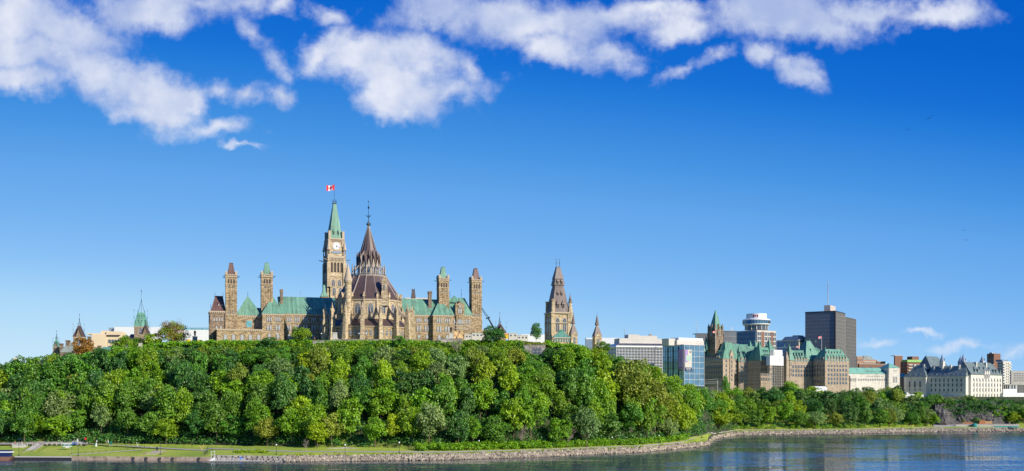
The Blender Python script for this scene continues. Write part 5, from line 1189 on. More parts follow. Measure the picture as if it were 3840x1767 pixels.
# dark office behind green spired tower
for (c_, l_, r_, pt, lab, yy_) in ((2612, 2607, 2660, 1252, 'dark banded office left of the green spired tower', 1240), (2716, 2711, 2763, 1243, 'grey striped office between the green spired tower and the hotel', 1200)):
    t, fr, xr, yl, zb, zt = block('striped_office', lab, c_, yy_, 8, l_, r_, pt, 1330, M['glass_dark'], depth=20); grid(t, fr, 0, xr, zb, zt, 14, 14, M['steel'], .28, .3, hw=.16)
    mb = MB(fr); mb.box(-.3, xr+.3, -.4, 15, zt, zt+.6); part('parapet', mb, M['darkmetal'], t)
mb = MB(fr)
for p_ in (2744, 2750): mb.bar((fr.x(p_), 4, zt), (fr.x(p_)+.5, 4, zt+5), .4, 5)
part('rooftop_flues', mb, M['white'], t)
# hotel with round rooftop
hY = 1120; t, fr, xr, yl, zb, zt = block('hotel_tower', 'hotel slab topped by a round white revolving restaurant drum', 2838, hY, 36, 2763, 2910, 1238, 1400, M['offwhite'])
hz = lambda p: CZ+(HY-p)*hY/F
mb = MB(fr); mb.box(-.3, 0, 1.5, yl-1, zb, zt-1.5); part('guestroom_wall', mb, M['glass_blue'], t); grid(t, fr, 1.5, yl-1, zb, zt-1.5, 18, 15, M['bluegrey'], .45, .35, 'left', -.3, hw=1.3)
for (u0, u1, kind) in ((0, .22, 'b'), (.22, .30, 's'), (.36, .55, 'w'), (.55, .75, 'w'), (.80, 1.0, 'w')):
    mb = MB(fr)
    if kind == 'w' or kind == 'b': mb.box(xr*u0+.5, xr*u1-.5, -.1, 0, zb, zt-1.5); part('window_bay', mb, M['glass'], t); grid(t, fr, xr*u0+.5, xr*u1-.5, zb, zt-1.5, 2, 15, M['offwhite'], .5, .4, hw=1.1)
for (u0, u1) in ((.22, .36), (.73, .83)): mb = MB(fr); mb.box(xr*u0, xr*u1, -.5, 0, zb, zt-1.5); part('brown_panel', mb, M['brick'], t)
cx, cyy = xr*.38, yl*.38; wx, wy, _ = fr.w(cx, cyy, 0); ppx = 1920+wx*F/wy
k_ = wy/F; hz2 = lambda p: CZ+(HY-p)*k_
dr = MB(); dr.cone(wx, wy, hz2(1238), hz2(1221), 42*k_, 42*k_, 28); part('lower_drum', dr, M['glass'], t)
dr = MB()
for i in range(14): a = 2*pi*i/14; dr.bar((wx+42*k_*cos(a), wy+42*k_*sin(a), hz2(1238)), (wx+42*k_*cos(a), wy+42*k_*sin(a), hz2(1221)), .6, 5)
part('drum_columns', dr, M['offwhite'], t)
dr = MB(); dr.lathe(wx, wy, [(44*k_, hz2(1222)), (51*k_, hz2(1219)), (51*k_, hz2(1216))], 32); part('lower_ring', dr, M['white'], t)
dr = MB(); dr.cone(wx, wy, hz2(1216), hz2(1203), 50*k_, 50*k_, 32); part('restaurant_glass', dr, M['glass_blue'], t)
dr = MB()
for i in range(32): a = 2*pi*i/32; dr.bar((wx+50.3*k_*cos(a), wy+50.3*k_*sin(a), hz2(1216)), (wx+50.3*k_*cos(a), wy+50.3*k_*sin(a), hz2(1203)), .22, 4)
part('restaurant_mullions', dr, M['darkmetal'], t)
dr = MB(); dr.lathe(wx, wy, [(51*k_, hz2(1203)), (51*k_, hz2(1199.5)), (44*k_, hz2(1197))], 32); part('upper_ring', dr, M['white'], t)
dr = MB(); dr.cone(wx, wy, hz2(1198), hz2(1178), 37.5*k_, 37.5*k_, 40); dt = part('white_drum', dr, M['white'], t)
em = MB(); RR = 37.5*k_+.12
def onr(u, z_, off=0): a = -pi/2 - .32 + u/RR; return (wx+(RR+off)*cos(a), wy+(RR+off)*sin(a), z_)
for i in range(8):
    mi = 0 if (i < 2 or i >= 6) else 1; u0, u1 = -2.6+i*.65, -2.6+(i+1)*.65; em.add([onr(u0, hz2(1193)), onr(u1, hz2(1193)), onr(u1, hz2(1182.5)), onr(u0, hz2(1182.5))], [(0, 1, 2, 3)], mi)
Lf = [onr(a*2.3, hz2(1187.8)+b_*2.6, .1) for a, b_ in LEAF]; em.add(Lf, [tuple(range(len(Lf)))], 0); part('flag_emblem', em, [simple('dark_red_paint', (.22, .01, .02)), M['white']], dt)
# blue office
t, fr, xr, yl, zb, zt = block('banded_office', 'blue glass banded office with stepped white penthouse beside the dark tower', 2996, 1150, 40, 2910, 3034, 1276, 1400, M['glass_blue'])
grid(t, fr, 0, yl, zb, zt, 14, 9, M['white'], .18, .25, 'left', hw=.9); mb = MB(fr); mb.box(0, xr, -.2, 0, zb, zt-2); part('blank_wall', mb, M['beige'], t)
mb = MB(fr); mb.box(-.5, xr, -.5, yl+.3, zt, zt+.8); mb.taper(2, xr-1, 2, yl*.8, zt+.8, 4, xr-2, 4, yl*.7, zt+4.6); mb.box(5, xr-3, 5, yl*.4, zt+4.6, zt+5.8); part('penthouse', mb, M['offwhite'], t)
# dark tower
dY = 1130; t, fr, xr, yl, zb, zt = block('dark_tower', 'tallest dark bronze office tower with rooftop mast', 3131, dY, 58, 3020, 3168, 1169, 1420, M['glass_dark'])
grid(t, fr, 0, yl, zb, zt, 37, 24, M['mull'], .22, .3, 'left', hw=.16); grid(t, fr, 0, xr, zb, zt, 13, 24, M['mull_p'], .62, .6, hw=.10)
mb = MB(fr); mb.box(-.6, xr+.3, -.6, yl+.3, zt, zt+1.0); mb.box(-.8, .5, -.8, .5, zb, zt+.4); part('bronze_frame', mb, M['darkmetal'], t)
x2a, x2b = fr.x(3170, 9), fr.x(3209, 9); mb = MB(fr); mb.box(x2a, x2b, 9, 30, zb, zt-.4); part('side_slab', mb, M['glass_dark'], t); grid(t, fr, x2a, x2b, zb, zt-.4, 11, 24, M['mull_p'], .62, .6, y0=9, hw=.10)
mb = MB(fr); mb.box(4, xr*.62, 6, yl*.40, zt+1, zt+7.5); part('penthouse', mb, M['brick_win'], t)
def mast(parent, fr, px, yl_, pyb, pyt):
    xx = fr.x(px, yl_); a_, b_ = fr.z(pyb, xx, yl_), fr.z(pyt, xx, yl_); mb = MB(fr)
    for i in range(3): q = 2*pi*i/3; mb.bar((xx+.55*cos(q), yl_+.55*sin(q), a_), (xx+.3*cos(q), yl_+.3*sin(q), b_), .13, 4)
    for i in range(24): q = a_+(b_-a_)*i/24; mb.bar((xx-.5, yl_, q), (xx+.5, yl_, q+1), .09, 3)
    for (f0, w_) in ((.98, 1.8), (.93, 1.5), (.72, 1.2), (.62, 1.2), (.45, -1.3), (.33, -1.3), (.22, -1.3), (.12, -1.2)): q = a_+(b_-a_)*f0; mb.bar((xx-(.9 if w_ > 0 else 0), yl_, q), (xx+w_*.8, yl_, q), .15, 4); mb.bar((xx+w_*.8, yl_, q-.6), (xx+w_*.8, yl_, q+.9), .12, 3)
    return part('mast', mb, M['steel'], parent)
mast(t, fr, 3105, 10, 1149, 1057)
# ---------------------------------------------------------------- twin chateau style stone buildings
G = M['green_d']; SP = M['stone_pink']
def chateau_block(t, fr, x0, x1, y0, y1, zb, ze, zr, ins=(4, 4), dorm=True, ridge=True, nm='wing', m=SP, band=True):
    mb = MB(fr); mb.box(x0, x1, y0, y1, zb, ze); w_ = part(nm, mb, m, t)
    ix, iy = ins; mb = MB(fr); mb.taper(x0-.4, x1+.4, y0-.4, y1+.4, ze, x0+ix, x1-ix, y0+iy, y1-iy, zr); r_ = part('roof', mb, G, t)
    if band: c = MB(fr); c.box(x0-.3, x1+.3, y0-.3, y1+.3, ze-4.3, ze-3.9); part('string_course', c, M['stone_dress'], w_)
    return w_, r_
def finials(t, fr, pts, z_, h_=2.4):
    for (a_, b_) in pts: f_ = MB(fr); f_.cone(a_, b_, z_-.3, z_+h_, .7, .05, 4); part('roof_finial', f_, G, t)
def wrow(t, fr, xs, z_list, kind, w_, h_, face='front', off=0.0, lim=None):
    for q in xs:
        for zz in z_list:
            if face == 'front': child('window', wmesh(kind, w_, h_), t, fr.w(q, off, zz), radians(fr.a))
            else: child('window', wmesh(kind, w_, h_), t, fr.w(off, q, zz), radians(fr.a-90))
def gdorm(t, fr, q, z_, off, face='front', w_=1.3, h_=1.8, m=None, d_=2.2):
    ff = fr if face == 'front' else None; mb = MB(fr); m = m or G
    if face == 'front':
        mb.box(q-w_/2, q+w_/2, off, off+d_, z_, z_+h_); mb.taper(q-w_*.65, q+w_*.65, off-.15, off+d_*1.3, z_+h_, q-.04, q+.04, off, off+d_*1.3, z_+h_*1.9); mb.box(q-w_*.3, q+w_*.3, off-.06, off, z_+.2, z_+h_*.9, 1)
    else:
        mb.box(off, off+d_, q-w_/2, q+w_/2, z_, z_+h_); mb.taper(off-.15, off+d_*1.3, q-w_*.65, q+w_*.65, z_+h_, off, off+d_*1.3, q-.04, q+.04, z_+h_*1.9); mb.box(off-.06, off, q-w_*.3, q+w_*.3, z_+.2, z_+h_*.9, 1)
    return part('dormer', mb, [m, M['glass_pale']], t)
cY = 985; a_ = 42
cb = thing('chateau_building', 'stone office with green roofs and a green spired tower, partly scaffolded', 'building', W(2711, 1450, cY)); fr = Fr(px=2711, Y=cY, a=a_)
zc = lambda p: CZ+(HY-p)*cY/F; zb = 24.0; ze = zc(1345)
yl = fr.y(2613, 0); xr = fr.x(2772, 0)
chateau_block(cb, fr, 0, xr, 0, yl, zb, ze, zc(1297), (xr*.44, 4.5), nm='gabled_wing')
mb = MB(fr); mb.taper(-.45, xr+.45, -.45, 7, ze+.02, xr*.30, xr*.7, 2.5, 6, zc(1283)); part('pavilion_roof', mb, G, cb); finials(cb, fr, [(xr*.5, 4)], zc(1285), 2.6)
mb = MB(fr); gx = xr*.5; mb.box(gx-2.6, gx+2.6, -.7, 3, zb, zc(1330)); mb.prism([(gx-2.8, zc(1330)), (gx+2.8, zc(1330)), (gx, zc(1311))], -.75, 3); gg = part('gable', mb, SP, cb)
rows5 = [zc(p) for p in (1377, 1394, 1411, 1428)]
wrow(cb, fr, [xr*.2, xr*.8], rows5+[zc(1358)], 'rect', 1.7, 2.5); wrow(gg, fr, [gx], rows5+[zc(1360), zc(1344)], 'rect', 1.6, 2.3, off=-.7)
ys = [yl*(i+.7)/11.2 for i in range(11)]
wrow(cb, fr, ys, [zc(p) for p in (1382, 1401, 1420)], 'rect', 1.7, 2.8, 'left')
for q in ys[1:]: gdorm(cb, fr, q, ze-1.8, -.25, 'left', 1.9, 2.4, SP, 2.5)
for i, q in enumerate(ys[1:-1]): gdorm(cb, fr, q+.8, ze+3.4, 1.9, 'left', 1.0, 1.3)
for q in ys[2:-1:2]: gdorm(cb, fr, q, ze+6.0, 2.9, 'left', .9, 1.0)
for q in (xr*.2, xr*.8): gdorm(cb, fr, q, ze+1.2, .1, w_=1.3); gdorm(cb, fr, q*.9+.5, ze+5, 1.2, w_=1.0, h_=1.2)
# recessed middle range, turned toward the river
f2 = Fr(px=2770, Y=cY+12, a=6); L2 = f2.x(2846, 0); zc2 = lambda p: CZ+(HY-p)*(cY+12)/F
chateau_block(cb, f2, 0, L2, 0, 14, zb, zc2(1355), zc2(1297), (2.5, 6.5), nm='recessed_wing')
xs2 = [L2*(i+.8)/5.2 for i in range(4)]
wrow(cb, f2, xs2, [zc2(p) for p in (1381, 1398, 1415, 1432)], 'rect', 1.9, 2.6)
for q in xs2: gdorm(cb, f2, q, zc2(1362), -.25, 'front', 2.2, 3.0, SP); gdorm(cb, f2, q-.6, zc2(1337), 1.2, w_=1.5, h_=1.3); gdorm(cb, f2, q-.3, zc2(1326), 2.6, w_=1.2, h_=1.2)
# right pavilion and lit flank with scaffold
f3 = Fr(px=2852, Y=cY+2, a=42); L3 = f3.x(2936, 0); y3 = f3.y(2843, 0); zc3 = lambda p: CZ+(HY-p)*(cY+2)/F
chateau_block(cb, f3, 0, L3, 0, 16, zb, zc3(1352), zc3(1300), (4, 7), nm='corner_pavilion'); mb = MB(f3); mb.taper(-.45, 6.5, -.45, 8, zc3(1352), 1.8, 3.2, 3, 4, zc3(1283)); part('pavilion_roof', mb, G, cb); finials(cb, f3, [(2.5, 3.5), (L3*.6, 8), (L3*.35, 8)], zc3(1292), 4.2)
wrow(cb, f3, [2, 5.5, 9, 12.5, 16, 20], [zc3(p) for p in (1371, 1390, 1408, 1427)], 'rect', 1.7, 2.6)
for q in (9, 12, 15, 18): gdorm(cb, f3, q, zc3(1340), 1.5, w_=1.3); gdorm(cb, f3, q-1, zc3(1324), 3.8, w_=1.1)
# rear ranges and roofs
for (pa, pb, Y_, pe, pr_, ins) in ((2720, 2790, 1020, 1330, 1288, (3, 6)), (2745, 2870, 1040, 1330, 1290, (4, 7))):
    f4 = Fr(px=pa, Y=Y_, a=8); L4 = f4.x(pb, 0); z4 = lambda p: CZ+(HY-p)*Y_/F; chateau_block(cb, f4, 0, L4, 0, 16, zb, z4(pe), z4(pr_), ins, nm='rear_wing'); 
for (pp, Y_, pt, pb_, w_) in ((2831, 1015, 1276, 1300, 3.6), (2812, 1040, 1278, 1298, 2.8), (2883, 1010, 1274, 1318, 5.6), (2648, 1000, 1262, 1300, 2.4), (2637, 990, 1292, 1306, 1.8), (2718, 985, 1281, 1300, 2.2), (2738, 1000, 1283, 1300, 2.2)):
    f5 = Fr(px=pp, Y=Y_, a=42); z5 = lambda p: CZ+(HY-p)*Y_/F; mb = MB(f5); mb.taper(-w_, w_, -w_, w_, z5(pb_)-3, -.15, .15, -.15, .15, z5(pt)); part('peaked_roof', mb, G, cb)
# green spired tower
f6 = Fr(px=2683, Y=1000, a=32); k6 = 1000/F; z6 = lambda p: CZ+(HY-p)*k6; S = M['stone_brown']
mb = MB(f6); mb.cbox(0, 0, 5.2, 5.2, zb, z6(1258)); mb.cbox(0, 0, 4.6, 4.6, z6(1258), z6(1236)); tw_ = part('tower', mb, S, cb)
mb = MB(f6); mb.cbox(0, 0, 4.9, 4.9, z6(1262), z6(1256), 0, .86); mb.cbox(0, 0, 4.3, 4.3, z6(1238), z6(1163), 0, .05); part('spire', mb, G, tw_)
for sx in (-1, 1):
    for sy in (-1, 1): p = MB(f6); p.cbox(sx*4.4, sy*4.4, .8, .8, z6(1262), z6(1228)); p.cbox(sx*4.4, sy*4.4, .9, .9, z6(1228), z6(1214), 0, .06); part('pinnacle', p, S, tw_)
for (q, face) in ((0, 0), (1, 1)):
    p = MB(Fr(o=(f6.ox, f6.oy), a=32 - 90*q)); p.prism([(-2.3, z6(1262)), (2.3, z6(1262)), (2.3, z6(1246)), (0, z6(1226)), (-2.3, z6(1246))], -5.6, -3.5); o = part('gablet', p, S, tw_)
    child('window', wmesh('gothic', 1.5, 4.5), o, p.fr.w(0, -5.6, z6(1260)), radians(32-90*q)); child('opening', wmesh('belfry', 1.3, 3.0), tw_, p.fr.w(0, -5.2, z6(1285)), radians(32-90*q))
    d = MB(p.fr); d.prism([(-1.4, z6(1236)), (1.4, z6(1236)), (0, z6(1216))], -4.7, -2.0); part('spire_dormer', d, S, tw_)
# scaffold bay
sf = Fr(px=2886, Y=975, a=40); Ls = sf.x(2936, 0); zs = lambda p: CZ+(HY-p)*975/F
sb = thing('scaffold_tower', 'steel scaffold wrapped in white sheeting on the corner of the stone office', 'scaffold', sf.w(0, 0, zb))
mb = MB(sf); mb.box(-.2, Ls, -.6, 3.5, zs(1370), zs(1334)); mb.box(Ls*.35, Ls+.3, .8, 4, zs(1334), zs(1311)); mb.box(Ls*.68, Ls*.74, -.65, -.6, zs(1350), zs(1347), 1); mb.box(Ls*.68, Ls*.74, -.65, -.6, zs(1358), zs(1355), 1); part('white_sheeting', mb, [M['white'], M['opening_shade']], sb)
mb = MB(sf); ns = 6
for i in range(ns+1):
    for yy_ in (-.5, 1.6): mb.bar((Ls*i/ns, yy_, zb), (Ls*i/ns, yy_, zs(1320 if i < 4 else 1370)), .10, 4)
for j in range(15):
    q = zb+(zs(1370)-zb)*j/14; mb.bar((0, -.5, q), (Ls, -.5, q), .09, 3)
    for i in range(ns): mb.bar((Ls*i/ns, -.5, q), (Ls*(i+1)/ns, -.5, q+1.4), .07, 3)
for j in range(6): q = zs(1334)+(zs(1312)-zs(1334))*j/5; mb.bar((0, -.5, q), (Ls*.5, -.5, q), .14, 3)
part('poles', mb, M['offwhite'], sb)
# second stone office
jY = 985; jb = thing('chateau_building', 'stone office with a central peaked green roof and shaded entrance court', 'building', W(3094, 1450, jY))
f7 = Fr(px=3094, Y=jY, a=24); zj = lambda p: CZ+(HY-p)*jY/F; Lj = f7.x(3184, 0); yj = f7.y(3050, 0); zb = 24.0; ze = zj(1351)
chateau_block(jb, f7, 0, Lj, 0, yj, zb, ze, zj(1308), (5.0, 5.5), nm='sunlit_wing'); xs7 = [Lj*(i+1.25)/8.3 for i in range(7)]
wrow(jb, f7, xs7, [zj(p) for p in (1376, 1393, 1410, 1426, 1441)], 'rect', 1.75, 2.5)
for q in xs7: gdorm(jb, f7, q, ze-1.6, -.25, 'front', 1.8, 2.6, SP)
for q in xs7: gdorm(jb, f7, q+.5, zj(1341), 1.3, w_=1.3, h_=1.4)
for q in xs7[:-1]: gdorm(jb, f7, q, zj(1327), 2.9, w_=1.2, h_=1.4)
ysj = [yj*(i+.6)/4.2 for i in range(4)]; wrow(jb, f7, ysj, [zj(p) for p in (1376, 1393, 1410, 1436)], 'rect', 1.7, 2.5, 'left')
for q in ysj: gdorm(jb, f7, q, ze-1.6, -.25, 'left', 1.8, 2.4, SP)
finials(jb, f7, [(5.2, 5.5), (Lj-5, 5.5)], zj(1308), 3)
f8 = Fr(px=2962, Y=jY+6, a=24); L8 = f8.x(3060, 0); z8 = lambda p: CZ+(HY-p)*(jY+6)/F; y8 = f8.y(2938, 0)
chateau_block(jb, f8, 0, L8, 0, 14, zb, z8(1352), z8(1312), (3, 6.5), nm='court_wing'); xs8 = [L8*(i+1.2)/9.5 for i in range(8)]
wrow(jb, f8, xs8, [z8(p) for p in (1380, 1396, 1412)], 'rect', 1.7, 2.6); wrow(jb, f8, [1.4], [z8(p) for p in (1372, 1392, 1408)], 'rect', 1.0, 2.2)
for q in xs8[:5]: gdorm(jb, f8, q+.3, z8(1332), 2.0, w_=1.2, h_=1.4)
for q in xs8[:4]: gdorm(jb, f8, q+.3, z8(1342), .8, w_=1.4, h_=1.2)
for q in xs8[1:6]: gdorm(jb, f8, q, z8(1357), -.25, 'front', 1.8, 2.2, SP)
mb = MB(f8); mb.taper(-.45, 5.5, -.45, 9, z8(1352), 1.6, 3.0, 3, 5, z8(1299)); part('pavilion_roof', mb, G, jb); mb = MB(f8); mb.box(-3.5, 0, .5, 9, zb, z8(1350)); mb.taper(-3.9, 0, .1, 9.4, z8(1350), -.6, 0, 4, 5.5, z8(1318)); part('side_bay', mb, SP, jb)
finials(jb, f8, [(2.4, 4), (-2, 5)], z8(1300), 3)
f9 = Fr(px=3040, Y=1008, a=24); z9 = lambda p: CZ+(HY-p)*1008/F
mb = MB(f9); mb.taper(-11, 9, -6, 14, z9(1350), -3.2, 1.2, 2, 5, z9(1278)); part('central_roof', mb, G, jb); mb = MB(f9); mb.box(1.5, 12, 1, 11, z9(1350), z9(1312)); mb.taper(1, 12.5, .5, 11.5, z9(1312), 3, 11, 5, 7, z9(1302)); part('upper_roof', mb, G, jb); finials(jb, f9, [(-3, 3), (1, 3), (11, 6), (3, 5)], z9(1282), 3.2)
mb = MB(f9); mb.box(-2.0, -1.2, -2.6, -1.8, z9(1330), z9(1308)); mb.box(4.6, 5.6, -1, 0, z9(1330), z9(1305)); part('chimney', mb, G, jb)
def flagpole(label, px, Y, pyb, pyt, fw, fl):
    t = thing('flagpole', label, 'flagpole', W(px, pyb, Y)); mb = MB(); q = W(px, pyb, Y); mb.bar(q, W(px, pyt, Y), .16, 5, 0, .1); mb.cone(q.x, q.y, q.z, q.z+.3, .35, .3, 6); part('pole', mb, M['white'], t)
    flag('flag', fl, W(px, pyt+1.5, Y), fw, fw*.55, 190, .15, group='flags over the stone offices')
flagpole('white flagpole rising before the green spired tower', 2684, 975, 1308, 1240, 3.0, 'small red flag before the green spired tower')
flagpole('white flagpole on the sunlit stone wing before the dark tower', 3081, 990, 1312, 1260, 3.4, 'red and white flag before the dark office tower')
flagpole('short flagpole behind the shaded court before the banded office', 2996, 1010, 1320, 1296, 2.8, 'small faded flag before the banded office')
# ---------------------------------------------------------------- museum, court, far blocks
mY = 1010; mt = thing('stone_museum', 'long low pale stone museum with green roof and pyramid topped tower', 'building', W(3184, 1450, mY)); fm = Fr(px=3184, Y=mY, a=14); zm = lambda p: CZ+(HY-p)*mY/F
Lm = fm.x(3334, 0); mb = MB(fm); mb.box(0, Lm, 0, 22, 24.0, zm(1402)); w1 = part('walls', mb, M['limestone'], mt); mb = MB(fm); x2 = fm.x(3214, -4); mb.box(-1, x2, -4, 0, 24.0, zm(1409)); part('projection', mb, M['limestone'], mt)
gm = seamed('pale_green_copper', (0.13, 0.34, 0.25), (0.24, 0.50, 0.37), 14, 1.0)
mb = MB(fm); mb.taper(-.4, Lm+.4, -.4, 22, zm(1402), 5, Lm-5, 9, 12, zm(1378)); part('roof', mb, gm, mt)
for i in range(11): d = MB(fm); q = fm.x(3246+i*5.8, 2); d.box(q-.35, q+.35, 3.0, 4.5, zm(1396), zm(1392)); part('roof_vent', d, M['opening_shade'], mt)
for i in range(17): win(w1, fm, 3218+i*6.6, 1428, 1420, 3, 0, 'plain')
for i in range(10): win(w1, fm, 3252+i*6.6, 1413, 1409, 3, 0, 'plain')
for i in range(5): win(w1, fm, 3190+i*4.6, 1430, 1419, 2.4, -4, 'plain')
xt0, xt1 = fm.x(3340, -3), fm.x(3374, -3); yt = 14; mb = MB(fm); mb.box(xt0-2, xt1, -3, yt, 24.0, zm(1379)); w2 = part('tower', mb, M['limestone'], mt); mb = MB(fm); mb.taper(xt0-2.4, xt1+.4, -3.4, yt+.4, zm(1379), (xt0+xt1)/2-1.3, (xt0+xt1)/2-.7, 5, 6, zm(1361)); part('tower_roof', mb, gm, w2)
for p_ in (3350, 3356, 3362): win(w2, fm, p_, 1434, 1413, 3, -3, 'plain')
for p_ in (3352, 3357, 3363): win(w2, fm, p_, 1392, 1388, 2, -3, 'plain')
# far brick blocks
for (c_, l_, r_, pt, Y_, m_, lab) in ((3214, 3210, 3236, 1338, 1300, 'brickpale', 'narrow orange brick tower top beside the dark office tower'), (3236, 3232, 3290, 1349, 1330, 'brickpale', 'stepped orange apartment block with a grey gabled penthouse'), (3290, 3286, 3320, 1357, 1310, 'brick', 'low red brown brick block left of the pyramid roofed tower'), (3222, 3216, 3334, 1366, 1200, 'brick', 'long dark brick block just above the museum roof'), (3356, 3352, 3385, 1335, 1300, 'brick', 'tall plain brick slab behind the pyramid roofed tower')):
    t, fr, xr, yl, zb, zt = block('brick_block', lab, c_, Y_, 20, l_, r_, pt, 1420, M[m_], depth=18)
    if 'apartment' in lab:
        mb = MB(fr); mb.taper(2, xr-3, 2, 12, zt, 6, xr-7, 6, 8, zt+5.2); part('penthouse_roof', mb, M['slate'], t); mb = MB(fr); mb.box(0, xr, -1, 0, zt-3.4, zt-2.4); mb.box(0, xr, -1, 0, zt-6.6, zt-5.6); part('balcony', mb, M['offwhite'], t)
    elif 'slab' not in lab:
        for i in range(4): mb = MB(fr); mb.box(xr*(i+.3)/4, xr*(i+.7)/4, -.1, 0, zt-5, zt-3); part('window', mb, M['glass'], t)
        mb = MB(fr); mb.box(-.3, xr+.3, -.3, 3, zt, zt+.6); part('parapet', mb, M['concrete'], t)
    else: mb = MB(fr); mb.box(-.3, xr+.3, -.3, 8, zt, zt+.6); part('parapet', mb, M['concrete'], t)
t, fr, xr, yl, zb, zt = block('apartment_block', 'red brick apartment block with white balconies and a lime green top band', 3402, 1200, 22, 3377, 3458, 1356, 1440, M['brick'])
mb = MB(fr); mb.box(-.4, xr+.4, -.8, yl*.8, zt-.6, zt+2); part('green_band', mb, M['lime'], t); mb = MB(fr); mb.box(xr*.5, xr*.95, 4, 12, zt+2, zt+6); part('plant_room', mb, M['brick'], t)
for j in range(7):
    z_ = zt-3.2-j*3.3; mb = MB(fr); mb.box(1, xr*.55, -1.4, 0, z_-1.1, z_); part('balcony', mb, M['offwhite'], t); mb = MB(fr); mb.box(xr*.62, xr*.95, -1.2, 0, z_-1.1, z_); part('balcony', mb, M['offwhite'], t)
    for q in (.3, .55, .8): child('window', wmesh('plain', 1.4, 1.5), t, fr.w(0, yl*q, z_), radians(22-90))
# supreme court
sY = 985; scb = thing('court_building', 'grand pale stone court with steep grey green roofs, chimneys and pointed turrets', 'building', W(3622, 1500, sY)); fs = Fr(px=3622, Y=sY, a=42); zs = lambda p: CZ+(HY-p)*sY/F
SL = M['slate']; LI = M['limestone']; SL = M['slate'] = seamed('grey_green_roof', (0.085, 0.125, 0.125), (0.145, 0.195, 0.19), 42, 1.1, 0.5)
ys_ = fs.y(3478, 0); ys2 = fs.y(3392, -2); zb = 22.0
mb = MB(fs); mb.box(0, 6, 0, ys_, zb, zs(1412)); mb.box(6, 26, 1, ys_, zb, zs(1412)); w1 = part('north_wall', mb, LI, scb)
mb = MB(fs); mb.taper(-.5, 24, -.5, ys_+1, zs(1412), 7, 17, 3, ys_-1, zs(1371)); r1 = part('north_roof', mb, SL, scb)
mb = MB(fs); mb.box(-3, 24, ys_, ys2, zb, zs(1412)); w3 = part('west_end', mb, LI, scb); mb = MB(fs); mb.taper(-3.6, 24, ys_-.5, ys2+.5, zs(1412), 5, 16, ys_+7, ys2-9, zs(1364)); part('west_roof', mb, SL, scb)
c = MB(fs); c.box(-.5, 10, -.5, ys_-.01, zs(1413.5), zs(1411.5)); part('cornice', c, LI, w1); c = MB(fs); c.box(-3.5, 10, ys_+.05, ys2+.4, zs(1413.5), zs(1411.5)); part('cornice', c, LI, w3)
for i in range(8):
    q = ys_*(i+1.05)/9.0
    for (p_, h_) in ((1432, 3.0), (1450, 3.0), (1468, 2.6)): child('window', wmesh('tall', 1.3, h_), w1, fs.w(0, q, zs(p_)), radians(42-90))
    d = MB(fs); d.box(1.0, 3, q-.35, q+.35, zs(1407), zs(1401)); part('dormer', d, M['offwhite'], r1)
for i in range(3):
    q = ys_+(ys2-ys_)*(i+1.1)/4.2; child('window', wmesh('tall', 1.6, 5.8), w3, fs.w(-3, q, zs(1452)), radians(42-90)); child('window', wmesh('tall', 1.0, 1.8), w3, fs.w(-3, q, zs(1464)), radians(42-90)); d = MB(fs); d.box(-2.0, 0, q-.35, q+.35, zs(1407), zs(1400)); part('dormer', d, M['offwhite'], w3)
for p_ in (3503, 3534, 3565, 3597): q = fs.y(p_, 5); d = MB(fs); d.box(4.2, 6.2, q-.8, q+.8, zs(1392), zs(1367)); part('chimney', d, LI, scb)
for p_ in (3427, 3464): q = fs.y(p_, 4); d = MB(fs); d.box(3.4, 5.4, q-.9, q+.9, zs(1385), zs(1362)); part('chimney', d, LI, scb)
# east front, in sun
FY = -2.2; x0 = fs.x(3641, FY); x1 = fs.x(3758, FY); mb = MB(fs); mb.box(x0, x1, FY, 9, zb, zs(1403)); w4 = part('sunlit_front', mb, LI, scb); mb = MB(fs); mb.taper(x0-.5, x1+.5, FY-.5, 9, zs(1403), x0+1.2, x1-9, 5, 6.5, zs(1356)); mb.box(x0-.6, x1+.6, FY-.7, 9, zs(1404.5), zs(1403)); r4 = part('front_roof', mb, SL, scb)
mb = MB(fs); mb.box(x0-1, x0, 2, 10, 25, 26); part('link', mb, LI, scb)
for i in range(10):
    q = x0+(x1-x0)*(i+.9)/10.6
    for p_ in (1430, 1450, 1469, 1490): child('window', wmesh('tall', 1.5, 3.2), w4, fs.w(q, FY, zs(p_)), radians(42))
    mb = MB(fs); mb.box(q+1.0, q+1.5, FY-.35, FY, zb, zs(1422)); part('pilaster', mb, LI, w4)
for k in (-1, 0, 1):
    q = (x0+x1)/2-.5+k*4.0; d = MB(fs); d.box(q-1.4, q+1.4, FY-.6, 2, zs(1418), zs(1396)); d.prism([(q-1.5, zs(1396)), (q+1.5, zs(1396)), (q, zs(1386))], FY-.7, 3); o = part('gable', d, LI, w4); child('window', wmesh('tall', 1.3, 3.0), o, fs.w(q, FY-.6, zs(1416)), radians(42))
for q in (.15, .24, .74, .83, .95): gdorm(r4, fs, x0+(x1-x0)*q, zs(1397), FY+.3, w_=1.5, h_=1.9, m=SL)
for q in (.18, .36, .5, .66): gdorm(r4, fs, x0+(x1-x0)*q, zs(1386), FY+2.2, w_=1.1, h_=1.5, m=SL)
for p_ in (3663, 3700): q = fs.x(p_, 2); d = MB(fs); d.box(q-.9, q+.9, 2, 4, zs(1386), zs(1355)); part('chimney', d, LI, scb)
gdorm(scb, fs, 4.0, zs(1405), .5, w_=1.6, h_=2, m=SL)
